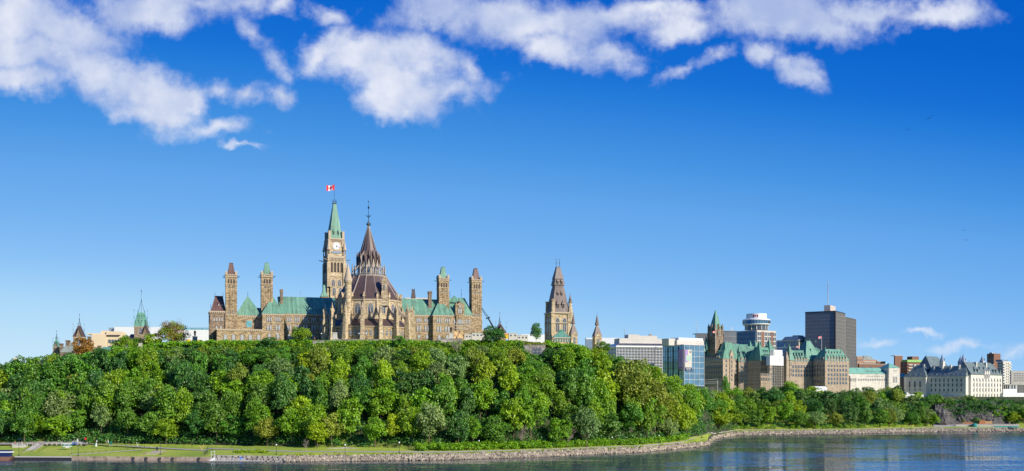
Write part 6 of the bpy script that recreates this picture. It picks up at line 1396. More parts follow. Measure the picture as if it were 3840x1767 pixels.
# great central roof and turrets
fc = Fr(px=3490, Y=1020, a=42); zk = lambda p: CZ+(HY-p)*1020/F; xg = fc.x(3565, 0); yg = fc.y(3468, 0)
mb = MB(fc); mb.taper(-2, xg, -2, yg+8, zk(1385), 2.6, xg*.62, yg*.5+3, yg*.5+4, zk(1335)); mb.box(xg*.33, xg*.44, 3.3, 3.5, zk(1352), zk(1346)); gr = part('great_roof', mb, SL, scb); f_ = MB(fc); f_.bar((2.6, yg*.5+3, zk(1337)), (2.6, yg*.5+3, zk(1327)), .12, 4); part('finial', f_, M['iron'], gr)
for (p_, pt, Y_) in ((3533, 1320, 1010), (3612, 1319, 1012), (3602, 1327, 1030), (3683, 1326, 1030)):
    ft = Fr(px=p_, Y=Y_, a=42); zq = lambda p: CZ+(HY-p)*Y_/F; mb = MB(ft); mb.cbox(0, 0, 1.9, 1.9, zq(1400), zq(1355)); o = part('turret', mb, LI, scb); mb = MB(ft); mb.cone(0, 0, zq(1356), zq(pt+9), 2.4, .12, 8); mb.bar((0, 0, zq(pt+9)), (0, 0, zq(pt)), .1, 4); mb.box(.8, 1.8, -2, -1, zq(1353), zq(1345)); part('turret_spire', mb, M['iron'] if 0 else M['bluegrey'], o)
f_ = MB(fs); q = fs.x(3634, 3); f_.bar((q, 3, zs(1356)), (q, 3, zs(1347)), .12, 4); part('finial', f_, M['iron'], scb)
fgr = Fr(px=3378, Y=1040, a=30); mb = MB(fgr); zz = CZ+(HY-1414)*1040/F; mb.box(0, 12, 0, 10, 30, zz); t = thing('green_roof_annex', 'small annex with green hipped roof left of the court', 'building', fgr.w(0, 0, 30)); part('walls', mb, SP, t); mb = MB(fgr); mb.taper(-.3, 12, -.3, 10, zz, 3, 9, 4, 6, zz+3.4); part('roof', mb, gm, t)
# apartment towers right
t, fr, xr, yl, zb, zt = block('apartment_tower', 'dark brown and white apartment tower behind the court roof', 3727, 1350, 30, 3701, 3752, 1326, 1440, M['brick'])
for j in range(11):
    for q in (.15, .45, .75): child('window', wmesh('plain', 2.0, 2.0), t, fr.w(0, yl*q, zt-7-j*3.3), radians(30-90))
mb = MB(fr); mb.box(2, 6, 4, 8, zt, zt+1.6); part('roof_plant', mb, M['steel'], t)
for j in range(9): mb = MB(fr); mb.box(-1.3, 0, 0, yl*.5, zt-14.6-j*3.3, zt-13.4-j*3.3); part('balcony', mb, M['offwhite'], t)
t, fr, xr, yl, zb, zt = block('apartment_tower', 'pale grey balconied apartment tower at the right of the court', 3762, 1250, 36, 3740, 3791, 1355, 1470, M['offwhite'])
for j in range(12):
    z_ = zt-3.4-j*3.1; mb = MB(fr); mb.box(-.3, 2.6, -1.0, 0, z_-.9, z_); part('balcony', mb, M['bluegrey'], t); mb = MB(fr); mb.box(xr-3, xr+1, -1.0, 0, z_-.9, z_); part('balcony', mb, M['offwhite'], t)
    for q in (.45, .68): child('window', wmesh('plain', 1.6, 1.6), t, fr.w(xr*q, 0, z_), radians(36))
    for q in (.25, .55, .85): child('window', wmesh('plain', 1.3, 1.4), t, fr.w(0, yl*q, z_), radians(36-90))
mb = MB(fr); mb.box(1, xr-3, 2, 10, zt, zt+2); part('penthouse', mb, M['bluegrey'], t)
t, fr, xr, yl, zb, zt = block('archive_building', 'grey brown slab with small punched windows at the right frame edge', 3792, 1120, 8, 3788, 3900, 1391, 1436, M['concrete'], depth=20)
for j in range(5):
    for i in range(9): child('window', wmesh('plain', 1.0, .9), t, fr.w(3.5+i*1.9, 0, zt-3.2-j*1.9), radians(8))
t, fr, xr, yl, zb, zt = block('colonnade_building', 'long grey colonnade of slender piers right of the court', 3762, 1080, 6, 3758, 3900, 1440, 1500, M['glass_dark'], depth=20)
for i in range(20): mb = MB(fr); q = xr*i/19; mb.box(q-.35, q+.35, -.6, 0, zb, zt-1); part('pier', mb, M['concrete'], t)
mb = MB(fr); mb.box(-.5, xr, -.9, 20, zt-1, zt); part('fascia', mb, M['concrete'], t)
t, fr, xr, yl, zb, zt = block('white_shed', 'plain white shed below the colonnade at the right edge', 3762, 980, 8, 3759, 3812, 1459, 1500, M['white'], depth=14); mb = MB(fr); mb.box(xr*.55, xr+18, 3, 15, zb, zt-3.6); part('low_shed', mb, M['white'], t)
for i in (0, 1, 2): mb = MB(fr); mb.bar((xr*.55+i*3.2, 1, zb), (xr*.55+i*3.2, 1, zt+3.6), .5, 8); part('white_column', mb, M['white'], t)
# ---------------------------------------------------------------- small things
def gat(px, py):
    """distance at which the ground is seen at this height of the picture"""
    Y = shore(px) + 1
    while Y < crest(px) + 60:
        if Zc(py, Y) <= hgt(px, Y): return Y
        Y += .5
    return Y
def gp(px, py): Y = gat(px, py); return Vector((X(px, Y), Y, hgt(px, Y)))
# quay
def quay(name, p0, p1, m, label, z1, dd, step=15):
    mb = MB(); ps = list(np.arange(p0, p1, step)) + [p1]
    for a, b_ in zip(ps[:-1], ps[1:]):
        ya, yb = shore(a) - dd, shore(b_) - dd
        mb.add([(X(a, ya), ya, -1.5), (X(b_, yb), yb, -1.5), (X(b_, yb), yb, z1), (X(a, ya), ya, z1), (X(a, ya), ya+1.6, -1.5), (X(b_, yb), yb+1.6, -1.5), (X(b_, yb), yb+1.6, z1), (X(a, ya), ya+1.6, z1)], [(0, 1, 2, 3), (3, 2, 6, 7), (5, 4, 7, 6), (4, 0, 3, 7), (1, 5, 6, 2)])
    t = tag(link(name, mb.mesh(name, m)), label, 'quay'); return t
q1 = quay('quay_wall', -500, 268, simple('tarred_timber', (0.025, 0.024, 0.03), .7), 'dark tarred quay face with pale coping at the left waterline', 1.15, .9)
c = MB()
for a in range(-500, 268, 16): b_ = min(268, a + 16); ya, yb = shore(a)-1.0, shore(b_)-1.0; c.add([(X(a, ya), ya, 1.15), (X(b_, yb), yb, 1.15), (X(b_, yb), yb, 1.6), (X(a, ya), ya, 1.6), (X(a, ya), ya+2, 1.15), (X(b_, yb), yb+2, 1.15), (X(b_, yb), yb+2, 1.6), (X(a, ya), ya+2, 1.6)], [(0, 1, 2, 3), (3, 2, 6, 7), (4, 0, 3, 7), (1, 5, 6, 2)])
link('coping', c.mesh('coping', M['offwhite']), q1)
M['quay'] = stone('quay_concrete', (0.20, 0.145, 0.10), (0.38, 0.29, 0.22), (0.48, 0.38, 0.30), 0.9)
quay('quay_wall', 268, 792, M['quay'], 'weathered brown concrete quay wall hung with tyres below the lawn', 1.65, .7)
mb = MB(); r = random.Random(9)
for row_ in range(3):
    p = 985 if row_ < 0 else 800
    while p < 1075 - row_*6:
        L_ = r.uniform(12, 26); Y = shore(p) - .6 + row_*.75; k = Y/F
        mb.box(X(p, Y), X(p, Y) + L_*k - .12, Y, Y+1.4, row_*.95 - .3, row_*.95 + .6 + r.uniform(-.06, .06)); p += L_
solo('block_wall', mb, M['stone_grey'], 'rough stacked stone block wall behind the floating dock', 'wall')
M['lawnpath'] = simple('pale_footpath', (0.50, 0.44, 0.35), .95)
strip('footpath', lambda p: float(np.interp(p, [262, 330, 430, 545], [496, 499, 505, 511])) - .8, lambda p: float(np.interp(p, [262, 330, 430, 545], [496, 499, 505, 511])) + .8, 262, 545, M['lawnpath'], .07)
strip('plaza', lambda p: 531, lambda p: 545, -300, 330, M['gravel'], .09)
for p_ in (500, 548, 599, 647, 745):
    Y = shore(p_) - .95; mb = MB(Fr(px=p_, Y=Y)); n = 14
    for i in range(n): a, b_ = 2*pi*i/n, 2*pi*(i+1)/n; mb.bar((.5*cos(a), 0, .85+.5*sin(a)), (.5*cos(b_), 0, .85+.5*sin(b_)), .17, 6)
    solo('tyre_fender', mb, M['rubber'], 'large black tyre hung on the quay wall, ' + {500: 'leftmost one, left of the slipway', 548: 'second one, under the slipway left edge', 599: 'third one, under the slipway right edge', 647: 'fourth one, right of the slipway', 745: 'rightmost one, near the dock gate'}[p_], 'tyre', 'tyre fenders on the quay wall')
# stairs with rails
st = thing('stone_stairs', 'straight flight of steps running down the lawn from the railing to the quay', 'stairs', gp(118, 1685)); n = 22
A_ = Vector((X(96, 503), 503, 1.9)); B_ = Vector((X(150, 532), 532, 5.2)); dv = Vector((B_.x-A_.x, B_.y-A_.y, 0)); ln_ = dv.length; fa = math.degrees(atan2(dv.y, dv.x)); fst = Fr(o=(A_.x, A_.y), a=fa)
mb = MB(fst)
for i in range(n): mb.box(i*ln_/n, (i+1)*ln_/n, -1.8, 1.8, 0.5, A_.z+(B_.z-A_.z)*(i+1)/n+.15)
part('steps', mb, M['concrete'], st); mb = MB(fst); mb.prism([(0, 1.2), (0, A_.z+.5), (ln_, B_.z+.5), (ln_, 3)], 1.8, 2.1); part('kerb', mb, M['concrete'], st)
for yy_ in (-1.9, 1.95, -5.5):
    mb = MB(fst); mb.bar((0, yy_, A_.z+1.1), (ln_, yy_, B_.z+1.1), .05, 4)
    for i in range(9): q = ln_*i/8; zz = A_.z+(B_.z-A_.z)*i/8; mb.bar((q, yy_, zz-.3), (q, yy_, zz+1.1), .045, 4)
    part('handrail', mb, M['iron'], st)
mb = MB(Fr(px=46, Y=524)); L_ = X(98, 524)-X(46, 524); mb.prism([(0, 2), (L_*.35, 2.6), (L_, 4.3), (L_, 5.2), (0, 5.2)], 0, .6); mb.box(-.3, L_*.9, -.15, .75, 5.2, 5.45)
solo('retaining_wall', mb, M['offwhite'], 'pale retaining wall under the railing at the left end of the lawn', 'wall')
# railings: post and rail
def railing(name, label, p0, p1, Yf, h, gap, m, rails=(.5, .95), pr=.10, cat='railing', step=None):
    t = None; x0, x1 = X(p0, Yf(p0)), X(p1, Yf(p1)); n = max(2, int(abs(x1-x0)/gap)); ps = [p0+(p1-p0)*i/n for i in range(n+1)]
    P_ = [Vector((X(p, Yf(p)), Yf(p), hgt(p, Yf(p)))) for p in ps]; t = thing(name, label, cat, P_[0])
    for q in P_: mb = MB(); mb.cbox(q.x, q.y, pr, pr, q.z-.2, q.z+h); part('post', mb, m, t)
    mb = MB()
    for f in rails:
        for a, b_ in zip(P_[:-1], P_[1:]): mb.bar((a.x, a.y, a.z+h*f), (b_.x, b_.y, b_.z+h*f), pr*.42, 4)
    part('rails', mb, m, t); return t
railing('railing', 'pale wooden post and rail fence along the top of the lawn, left of the stairs', 47, 140, lambda p: 526.5, 1.15, 2.4, M['offwhite'], pr=.13)
railing('railing', 'pale wooden post and rail fence along the top of the lawn, right of the stairs', 158, 304, lambda p: 529, 1.15, 2.2, M['offwhite'], pr=.13)
railing('railing', 'thin dark railing along the lower lawn footpath', 268, 530, lambda p: float(np.interp(p, [262, 330, 430, 545], [496, 499, 505, 511])) + 1.2, 1.0, 2.6, M['iron'], pr=.05)
railing('railing', 'thin dark railing beside the asphalt path above the lawn', 332, 560, lambda p: pc(p) - 2.3, 1.0, 2.8, M['iron'], pr=.05)
railing('wire_fence', 'tall wire mesh fence under the trees behind the path', 600, 900, lambda p: pc(p) + 5.5, 2.2, 4.2, M['iron'], rails=(.05, .5, .98), pr=.05, cat='fence')
railing('terrace_railing', 'thin railing along the terrace before the right green roofed wing', 1520, 1700, lambda p: crest(p)+9, 1.2, 2.6, M['iron'], pr=.05)
railing('terrace_railing', 'thin dark railing in front of the white trailers by the lindens', 1905, 1955, lambda p: crest(p)+6, 1.4, 1.6, M['iron'], pr=.05)
# lamps
def lamp_at(pos, h, label, globe=False, group='street lamps', arm=False, base=True):
    t = thing('street_lamp', label, 'street lamp', pos, group); x_, y_, z_ = pos
    mb = MB(); mb.bar((x_, y_, z_-.3), (x_, y_, z_+h*.88), .10, 6, 0, .07); mb.cone(x_, y_, z_-.2, z_+h*.16, .24, .13, 8)
    if base: mb.cbox(x_, y_, .45, .45, z_-.3, z_+.12)
    part('post', mb, M['iron'], t)
    if globe: mb = MB(); mb.lathe(x_, y_, [(.12, z_+h*.87), (.34, z_+h*.91), (.40, z_+h*.95), (.3, z_+h*.99), (.05, z_+h*1.01)], 10); part('globe', mb, M['globe'], t, True)
    else: mb = MB(); mb.lathe(x_, y_, [(.14, z_+h*.86), (.30, z_+h*.94)], 6); part('lantern', mb, M['glass_pale'], t); mb = MB(); mb.lathe(x_, y_, [(.38, z_+h*.94), (.16, z_+h*.985), (.03, z_+h*1.03)], 6); part('lantern_cap', mb, M['iron'], t)
    return t
for (px, pyb, pyt, g_, lab) in ((71, 1709, 1667, 0, 'black lantern lamp at the foot of the stone stairs'), (293, 1709, 1673, 0, 'black lantern lamp standing in the middle of the lawn'), (315, 1671, 1639, 0, 'black lantern lamp beside the red diamond sign'),
    (126, 1662, 1634, 0, 'lamp post by the parking area at the stair head'), (602, 1705, 1670, 0, 'black lantern lamp on the grass right of the slipway'), (795, 1690, 1668, 0, 'black lantern lamp near the floating dock gate'),
    (1036, 1705, 1666, 1, 'globe lamp on the path right of the floating dock'), (1294, 1706, 1667, 1, 'globe lamp before the low stone path wall'), (1497, 1699, 1658, 1, 'globe lamp on the path below the right end of the library'), (1796, 1686, 1652, 1, 'globe lamp next to the pair of yellow benches'),
    (2295, 1670, 1639, 1, 'globe lamp beside the single yellow bench'), (2471, 1662, 1632, 1, 'globe lamp in bushes under the olive poplars'), (3167, 1606, 1590, 1, 'globe lamp among trees on the far bay shore'), (3523, 1580, 1563, 1, 'lamp post by the dark tunnel mouth'), (2632, 1640, 1608, 0, 'dark lamp post beside the path bend')):
    p = gp(px, pyb); lamp_at(p, max(3, (pyb-pyt)*p.y/F), lab, bool(g_))
for (px, lab) in ((1205, 'globe lamp on the terrace before the shaded wing'), (1037, 'globe lamp on the terrace before the dormered gable'), (1373, 'globe lamp at the foot of the library centre buttress'), (1346, 'globe lamp left of the library centre buttress'), (577, 'globe lamp behind the hedge near the sparse elm')):
    Y = crest(px)+10; lamp_at(Vector((X(px, Y), Y, 60 if px > 700 else 57)), 4.2, lab, True, base=False)
# signs on the lawn
p = gp(252, 1686); fg = Fr(px=252, Y=p.y, a=-4); sg = thing('park_sign', 'large green and white park signboard on two posts in the lawn', 'sign', p)
for sx in (-2.3, 2.3): mb = MB(fg); mb.cbox(sx, 0, .09, .09, p.z-.3, p.z+3.2); part('post', mb, M['greenp'], sg)
mb = MB(fg); mb.box(-2.35, 2.35, -.08, .04, p.z+1.35, p.z+3.0, 0); mb.box(-2.35, 2.35, -.10, -.08, p.z+1.35, p.z+1.75, 1); mb.box(-2.35, 2.35, -.10, -.08, p.z+2.6, p.z+3.0, 1); mb.prism([(-1.2, p.z+1.35), (-.7, p.z+.8), (.9, p.z+.8), (1.4, p.z+1.35)], -.08, .04, 1); bd = part('board', mb, [M['greenp'], M['white']], sg)
mb = MB(fg)
for (a, b_, z_) in ((-1.6, -.3, 2.35), (.1, 1.7, 2.35), (-1.6, -.6, 2.08), (.1, 1.5, 2.08)): mb.box(a, b_, -.12, -.08, p.z+z_, p.z+z_+.14)
part('text_lines', mb, M['white'], bd)
def board(name, label, px, pyb, h, w_, m, hb, cat='sign', ang=0, legs=2):
    p = gp(px, pyb); f = Fr(px=px, Y=p.y, a=ang); t = thing(name, label, cat, p)
    for sx in ([-w_*.42, w_*.42] if legs == 2 else [0]): mb = MB(f); mb.cbox(sx, 0, .06, .06, p.z-.2, p.z+h); part('post', mb, M['offwhite'], t)
    mb = MB(f); mb.box(-w_/2, w_/2, -.1, -.04, p.z+h-hb, p.z+h+.05); part('panel', mb, m, t); return t
board('notice_board', 'small dark green notice board on two posts by the path', 416, 1673, 2.2, 1.2, M['greenp'], 1.5)
board('notice_board', 'low green panel beside the white marker at the path', 357, 1672, 1.2, 1.0, M['greenp'], .9)
board('path_sign', 'slim pale sign post beside the blue bins', 291, 1669, 2.9, .55, M['white'], 1.3, legs=1)
board('path_sign', 'slim pale sign post between the two green boards', 406, 1672, 2.6, .4, M['white'], 1.1, legs=1)
board('path_sign', 'short pale sign post behind the white marker', 363, 1668, 2.2, .4, M['white'], .9, legs=1)
p = gp(321, 1664); f = Fr(px=321, Y=p.y); t = thing('warning_sign', 'bright red diamond warning sign by the path', 'sign', p); mb = MB(f); mb.cbox(0, 0, .07, .07, p.z, p.z+2.2); part('post', mb, M['iron'], t); mb = MB(f); mb.prism([(0, p.z+1.7), (.62, p.z+2.45), (0, p.z+3.2), (-.62, p.z+2.45)], -.1, -.04); part('diamond_panel', mb, M['red'], t)
p = gp(361, 1674); mb = MB(Fr(px=361, Y=p.y)); mb.prism([(-.45, p.z-.1), (.45, p.z-.1), (.22, p.z+1.3), (0, p.z+1.7), (-.25, p.z+1.25)], -.2, .2); solo('stone_marker', mb, M['white'], 'white carved marker stone beside the path', 'marker')
p = gp(280, 1668); f = Fr(px=280, Y=p.y); t = thing('recycling_bins', 'blue bins with white lids by the railing end', 'bin', p)
for i, q in enumerate((-.75, 0, .75)): mb = MB(f); mb.taper(q-.3, q+.3, -.3, .3, p.z, q-.34, q+.34, -.34, .34, p.z+1.3); part('bin', mb, M['bluep'], t); mb = MB(f); mb.cbox(q, 0, .36, .36, p.z+1.3, p.z+1.42, 0, .8); part('lid', mb, M['white'], t)
for (px, pb, pl, pr, ph, lab) in ((758, 1688, (747, 1671), (764, 1664), 2, 'orange timber V shaped marker on the grass near the bright maple'), (518, 1675, (511, 1659), (524, 1666), 2, 'thin grey V shaped marker under the trees'), (401, 1664, (396, 1648), (399, 1656), 1, 'leaning orange pole under the spreading maple'), (276, 1656, (261, 1643), (287, 1637), 2, 'pair of thin slanted poles behind the blue bins')):
    p = gp(px, pb); t = thing('slanted_marker', lab, 'marker', p); m_ = M['plywood'] if 'orange' in lab else M['steel']
    for (qx, qy) in (pl, pr)[:ph]: mb = MB(); mb.bar(p, W(qx, qy, p.y), .10 if 'orange' in lab else .05, 4); part('pole', mb, m_, t)
# slipway
p = gp(565, 1712); f = Fr(px=565, Y=497, a=-10); t = thing('timber_slipway', 'weathered timber ramp leading from the lawn down to the quay', 'ramp', (f.ox, f.oy, 1.6)); k = 497/F
mb = MB(f); mb.taper(-2.6, 3.2, -4.5, 9, 1.2, -2.6, 3.2, 6.5, 9, 3.3); part('ramp_deck', mb, M['wood'], t)
for i in range(5): mb = MB(f); q = -2.2+i*1.25; mb.bar((q, -4.2, 1.75), (q, 8, 3.5), .10, 4); part('rail', mb, M['concrete'], t)
mb = MB(f); 
for i in range(7): mb.bar((-5+r.uniform(-.6, .6), -2+r.uniform(-1, 3), 1.6), (-2.8+r.uniform(-.6, .6), 1+r.uniform(-1, 3), 2.6+r.uniform(0, .6)), .16, 4)
part('loose_timbers', mb, M['wood'], t)
p = gp(589, 1690); mb = MB(Fr(px=589, Y=p.y)); mb.cone(0, 0, p.z, p.z+1.5, .42, .42, 10); mb.cone(0, 0, p.z+1.5, p.z+1.75, .3, .2, 10); solo('bollard', mb, M['iron'], 'stout dark bollard at the head of the slipway', 'bollard')
# floating dock
f = Fr(px=881, Y=473.5); k = 473.5/F; x0, x1 = X(787, 473.5)-f.ox, X(976, 473.5)-f.ox; t = thing('floating_dock', 'long narrow floating dock with pale railing below the block wall', 'dock', (f.ox, f.oy, 0))
mb = MB(f); mb.box(x0, x1, 0, 1.7, .35, .6); part('deck', mb, M['offwhite'], t)
for i in range(15): mb = MB(f); q = x0+(x1-x0)*(i+.25)/15; mb.box(q, q+.9, .1, 1.6, -.2, .35); part('float', mb, M['iron'], t)
mb = MB(f); mb.bar((x0+1, 1.6, 1.5), (x1*.35, 1.6, 1.5), .06, 4); mb.bar((x0+1, 1.6, 1.0), (x1*.35, 1.6, 1.0), .05, 4)
for i in range(12): q = x0+1+(x1*.35-x0-1)*i/11; mb.bar((q, 1.6, .6), (q, 1.6, 1.5), .05, 4)
part('dock_railing', mb, M['white'], t)
mb = MB(f); q0 = X(793, 478)-f.ox; mb.bar((q0, 4, 0), (q0, 4, 4.6), .09, 4); mb.bar((q0+1.6, 4, 0), (q0+1.6, 4, 4.6), .09, 4); mb.bar((q0, 4, 4.6), (q0+1.6, 4, 4.6), .12, 4); mb.bar((q0, 4, 3), (q0+1.6, 4, 3), .07, 4); mb.prism([(q0-.5, .5), (q0+1.6, .5), (q0+1.6, 1.9)], 1.5, 4); part('gate', mb, M['white'], t)
mb = MB(Fr(px=904, Y=476)); mb.cbox(0, 0, .05, .05, .2, 1.6); mb.box(-.7, .7, -.1, -.04, 1.1, 2.1, 1); solo('dock_sign', mb, [M['white'], M['bluep']], 'small blue and white sign behind the floating dock', 'sign')
# boat at the far left
f = Fr(px=8, Y=489, a=3); t = thing('tour_boat', 'low navy tour boat with white roof edge moored at the far left quay', 'boat', (f.ox, f.oy, 0))
mb = MB(f); mb.prism([(-9, 1.3), (-8.6, -.3), (3.6, -.3), (5.2, 1.6), (-9, 1.6)], -1.8, 1.8); part('hull', mb, M['brick'], t)
mb = MB(f); mb.box(-8.6, 4.0, -1.6, 1.6, 1.6, 3.5); part('cabin', mb, M['navy'], t); mb = MB(f); mb.taper(-9, 4.8, -1.9, 1.9, 3.5, -9, 4.2, -1.7, 1.7, 3.95); part('roof', mb, M['white'], t); mb = MB(f); mb.box(-8.8, 4.2, -1.65, 1.65, 3.95, 4.5); part('canopy', mb, M['navy'], t)
# people: one skinned body, clothing as children
def body_mesh(name, J, E, rad, m):
    me = bpy.data.meshes.new(name); me.from_pydata(J, E, []); ob = bpy.data.objects.new('tmp_body', me); COL.objects.link(ob)
    md = ob.modifiers.new('s', 'SKIN'); ob.modifiers.new('u', 'SUBSURF').levels = 1
    for i, rr in enumerate(rad): me.skin_vertices[0].data[i].radius = (rr, rr); 
    me.skin_vertices[0].data[0].use_root = True
    bpy.context.view_layer.update(); dg = bpy.context.evaluated_depsgraph_get()
    out = bpy.data.meshes.new_from_object(ob.evaluated_get(dg)); bpy.data.objects.remove(ob); out.materials.clear(); out.materials.append(m); return out
def human(pose):
    s = {'stand': 0, 'walk': 1, 'cycle': 2}[pose]
    hip = (0, 0, .95); J = [hip, (0, 0, 1.2), (0, -.02, 1.42), (0, -.02, 1.53), (0, -.03, 1.62), (0, -.03, 1.74)]
    R = [.15, .14, .15, .06, .10, .085]; E = [(0, 1), (1, 2), (2, 3), (3, 4), (4, 5)]
    for sx in (-1, 1):
        b_ = len(J); st_ = .28*sx*s if s == 1 else 0
        if s == 2: leg = [(sx*.1, 0, .92), (sx*.12, -.32, .72 if sx > 0 else .88), (sx*.12, -.12, .3 if sx > 0 else .5), (sx*.12, -.28, .26 if sx > 0 else .46)]
        else: leg = [(sx*.1, 0, .90), (sx*.11, -st_*.5-.02, .50), (sx*.11, st_*-.9, .09), (sx*.11, st_*-.9-.17, .05)]
        J += leg; R += [.10, .07, .05, .04]; E += [(0, b_), (b_, b_+1), (b_+1, b_+2), (b_+2, b_+3)]
        b_ = len(J); arm = [(sx*.20, -.01, 1.42), (sx*.26, .02+st_*.3, 1.16), (sx*.26, -.1+st_*.8, .92), (sx*.26, -.13+st_*.9, .84)] if s < 2 else [(sx*.2, -.03, 1.42), (sx*.25, -.25, 1.25), (sx*.22, -.5, 1.1), (sx*.22, -.56, 1.08)]
        J += arm; R += [.065, .048, .038, .035]; E += [(2, b_), (b_, b_+1), (b_+1, b_+2), (b_+2, b_+3)]
    return body_mesh('person', J, E, R, M['skin'])
HB = {k: human(k) for k in ('stand', 'walk', 'cycle')}
def cloth_mb(h0, h1, r0, r1, pose): mb = MB(); mb.lathe(0, -.01, [(r0, h0), (r0*1.02, (h0+h1)/2), (r1, h1)], 10); return mb
cl = {'shirt': cloth_mb(.95, 1.46, .185, .17, 0), 'trousers': cloth_mb(.55, .98, .19, .18, 0)}
M['cl'] = [simple('cloth_'+n_, c_, .8) for n_, c_ in (('white', (.7, .7, .7)), ('red', (.5, .04, .05)), ('dark', (.04, .05, .08)), ('tan', (.45, .35, .25)), ('black', (.02, .02, .02)))]
HAIR = MB(); HAIR.lathe(0, -.01, [(.105, 1.66), (.11, 1.74), (.07, 1.82), (.01, 1.845)], 8)
def person(label, pos, rz, pose, sh_i, tr_i, scale=1.0):
    o = link('person', HB[pose], None, pos, rz); tag(o, label, 'person', 'people by the water'); o.scale = (scale,)*3
    link('shirt', cl['shirt'].mesh('shirt', M['cl'][sh_i]), o); link('hair', HAIR.mesh('hair', M['bark']), o)
    if pose != 'cycle': link('trousers', cl['trousers'].mesh('trousers', M['cl'][tr_i]), o)
    return o
person('person in a red top leaning by the left end of the railing', Vector((X(57, 529), 529, hgt(57, 529))), .4, 'stand', 1, 2, 1.02)
person('person in white standing near the trunk of the lawn maple', Vector((X(82, 529.5), 529.5, hgt(82, 529))), -.3, 'stand', 0, 3)
p = gp(195, 1655); c_ = person('person in a pale shirt cycling along the shaded path', p+Vector((0, 0, .12)), pi/2, 'cycle', 0, 2)
bk = thing('bicycle', 'bicycle ridden along the shaded path behind the railing', 'bicycle', p, rz=pi/2)
for q in (-.52, .52):
    mb = MB()
    for i in range(16): a, b_ = 2*pi*i/16, 2*pi*(i+1)/16; mb.bar((0, q-.15+.33*cos(a), .33+.33*sin(a)), (0, q-.15+.33*cos(b_), .33+.33*sin(b_)), .02, 4)
    link('wheel', mb.mesh('wheel', M['rubber']), bk)
mb = MB()
for a, b_ in (((0, .37, .33), (0, .05, .35)), ((0, .05, .35), (0, .15, .9)), ((0, .15, .9), (0, -.5, .85)), ((0, .05, .35), (0, -.5, .8)), ((0, .37, .33), (0, .15, .85)), ((0, -.67, .33), (0, -.52, 1.0)), ((-.25, -.56, 1.05), (.25, -.56, 1.05))): mb.bar(a, b_, .022, 5)
link('frame', mb.mesh('frame', M['bluep']), bk)
for (px, py, i, lab) in ((2579, 1637, 2, 'person in dark clothes walking on the sunlit path bend, left one'), (2607, 1631, 3, 'person in a tan top walking at the far end of the path bend'), (2611, 1630, 4, 'person in black walking beside the one in tan at the path bend')): p = gp(px, py); person(lab, p, pi, 'walk', i, 2)
for (px, i, lab) in ((1090, 4, 'person in black standing on the terrace before the shaded wing'), (1180, 1, 'person in red standing on the terrace below the clock tower')): person(lab, Vector((X(px, 592), 592, 60.2)), 0, 'stand', i, 2)
# parked car
p = gp(71, 1655); p.z += .1; ca = thing('parked_car', 'grey blue car parked in shade behind the left railing', 'car', p, rz=.1)
mb = MB(); mb.prism([(-2.1, .35), (2.1, .35), (2.15, .7), (1.9, .95), (1.0, 1.0), (.5, 1.4), (-1.0, 1.42), (-1.7, 1.0), (-2.1, .9)], -.85, .85); link('body', mb.mesh('body', simple('car_paint', (.10, .14, .22), .25, .4)), ca)
mb = MB(); mb.prism([(.85, 1.0), (.42, 1.34), (-.95, 1.36), (-1.5, 1.0)], -.87, .87); link('window', mb.mesh('window', M['glass']), ca)
for q in (-1.3, 1.3):
    for yy_ in (-.86, .7): mb = MB(); mb.prism([(q+.33*cos(i*pi/6), .33+.33*sin(i*pi/6)) for i in range(12)], yy_, yy_+.16); link('wheel', mb.mesh('wheel', M['rubber']), ca)
# benches
for (px, py, lab) in ((1755, 1686, 'yellow slatted bench left of the globe lamp, left one of the pair'), (1776, 1686, 'yellow slatted bench left of the globe lamp, right one of the pair'), (2276, 1670, 'single yellow slatted bench under small trees')):
    p = gp(px, py); f = Fr(px=px, Y=p.y); t = thing('park_bench', lab, 'bench', p, 'yellow benches along the shore path')
    mb = MB(f)
    for i in range(4): mb.box(-1.2, 1.2, -.25+i*.14, -.14+i*.14, p.z+.44, p.z+.49)
    part('seat', mb, M['plywood'], t); mb = MB(f)
    for i in range(4): mb.box(-1.2, 1.2, .28, .33, p.z+.55+i*.14, p.z+.66+i*.14)
    part('backrest', mb, M['plywood'], t)
    for sx in (-1, 1): mb = MB(f); mb.box(sx-.05, sx+.05, -.25, .35, p.z-.1, p.z+.44); part('leg', mb, M['iron'], t)
# bare trees and special trees
bareA = trunk_mesh('trunk', 8, 3.2, 401, M['deadwood'], 15, True)
for (px, Y, H_, lab) in ((1147, 492, 5.5, 'small bare grey sapling on the grass right of the floating dock'), (1956, 523, 10.5, 'leafless grey tree on the shore, left of the grey-green dome'), (2129, 533, 10.5, 'broad leafless grey tree before the grey-green dome'), (1715, 575, 12, 'tangled dead tree near the hilltop below the scaffolding'), (1213, 568, 11, 'dead bare tree in the slope below the clock tower'), (2110, 575, 10, 'dead branches in the slope below the mansard tower'), (2675, 795, 10, 'grey leafless tree above the inner bay')):
    o = link('bare_tree', bareA, None, (X(px, Y), Y, hgt(px, Y)), px*.1); o.scale = (H_/8*.85,)*2 + (H_/8,); tag(o, lab, 'tree', 'bare trees')
Y = 648; el = thing('elm_tree', 'large sparse elm with thinning rust and green crown on the hilltop', 'tree', (X(650, Y), Y, 57)); link('trunk', trunk_mesh('trunk', 17.5, 8.6, 77, M['bark'], 16, True), el)
lb = crown_lobes(31, 18.5, 9.6, 'round', 46); a_ = leafmesh('crown', [l for i, l in enumerate(lb) if i % 3], 4600, .40, 3, .2, .4); a_.materials.append(FO['olive']); link('crown', a_, el)
a_ = leafmesh('rusty_foliage', [l for i, l in enumerate(lb) if i % 3 == 0], 2200, .38, 4, .2, .4); a_.materials.append(FO['rusty']); link('rusty_foliage', a_, el)
rt2 = random.Random(77)
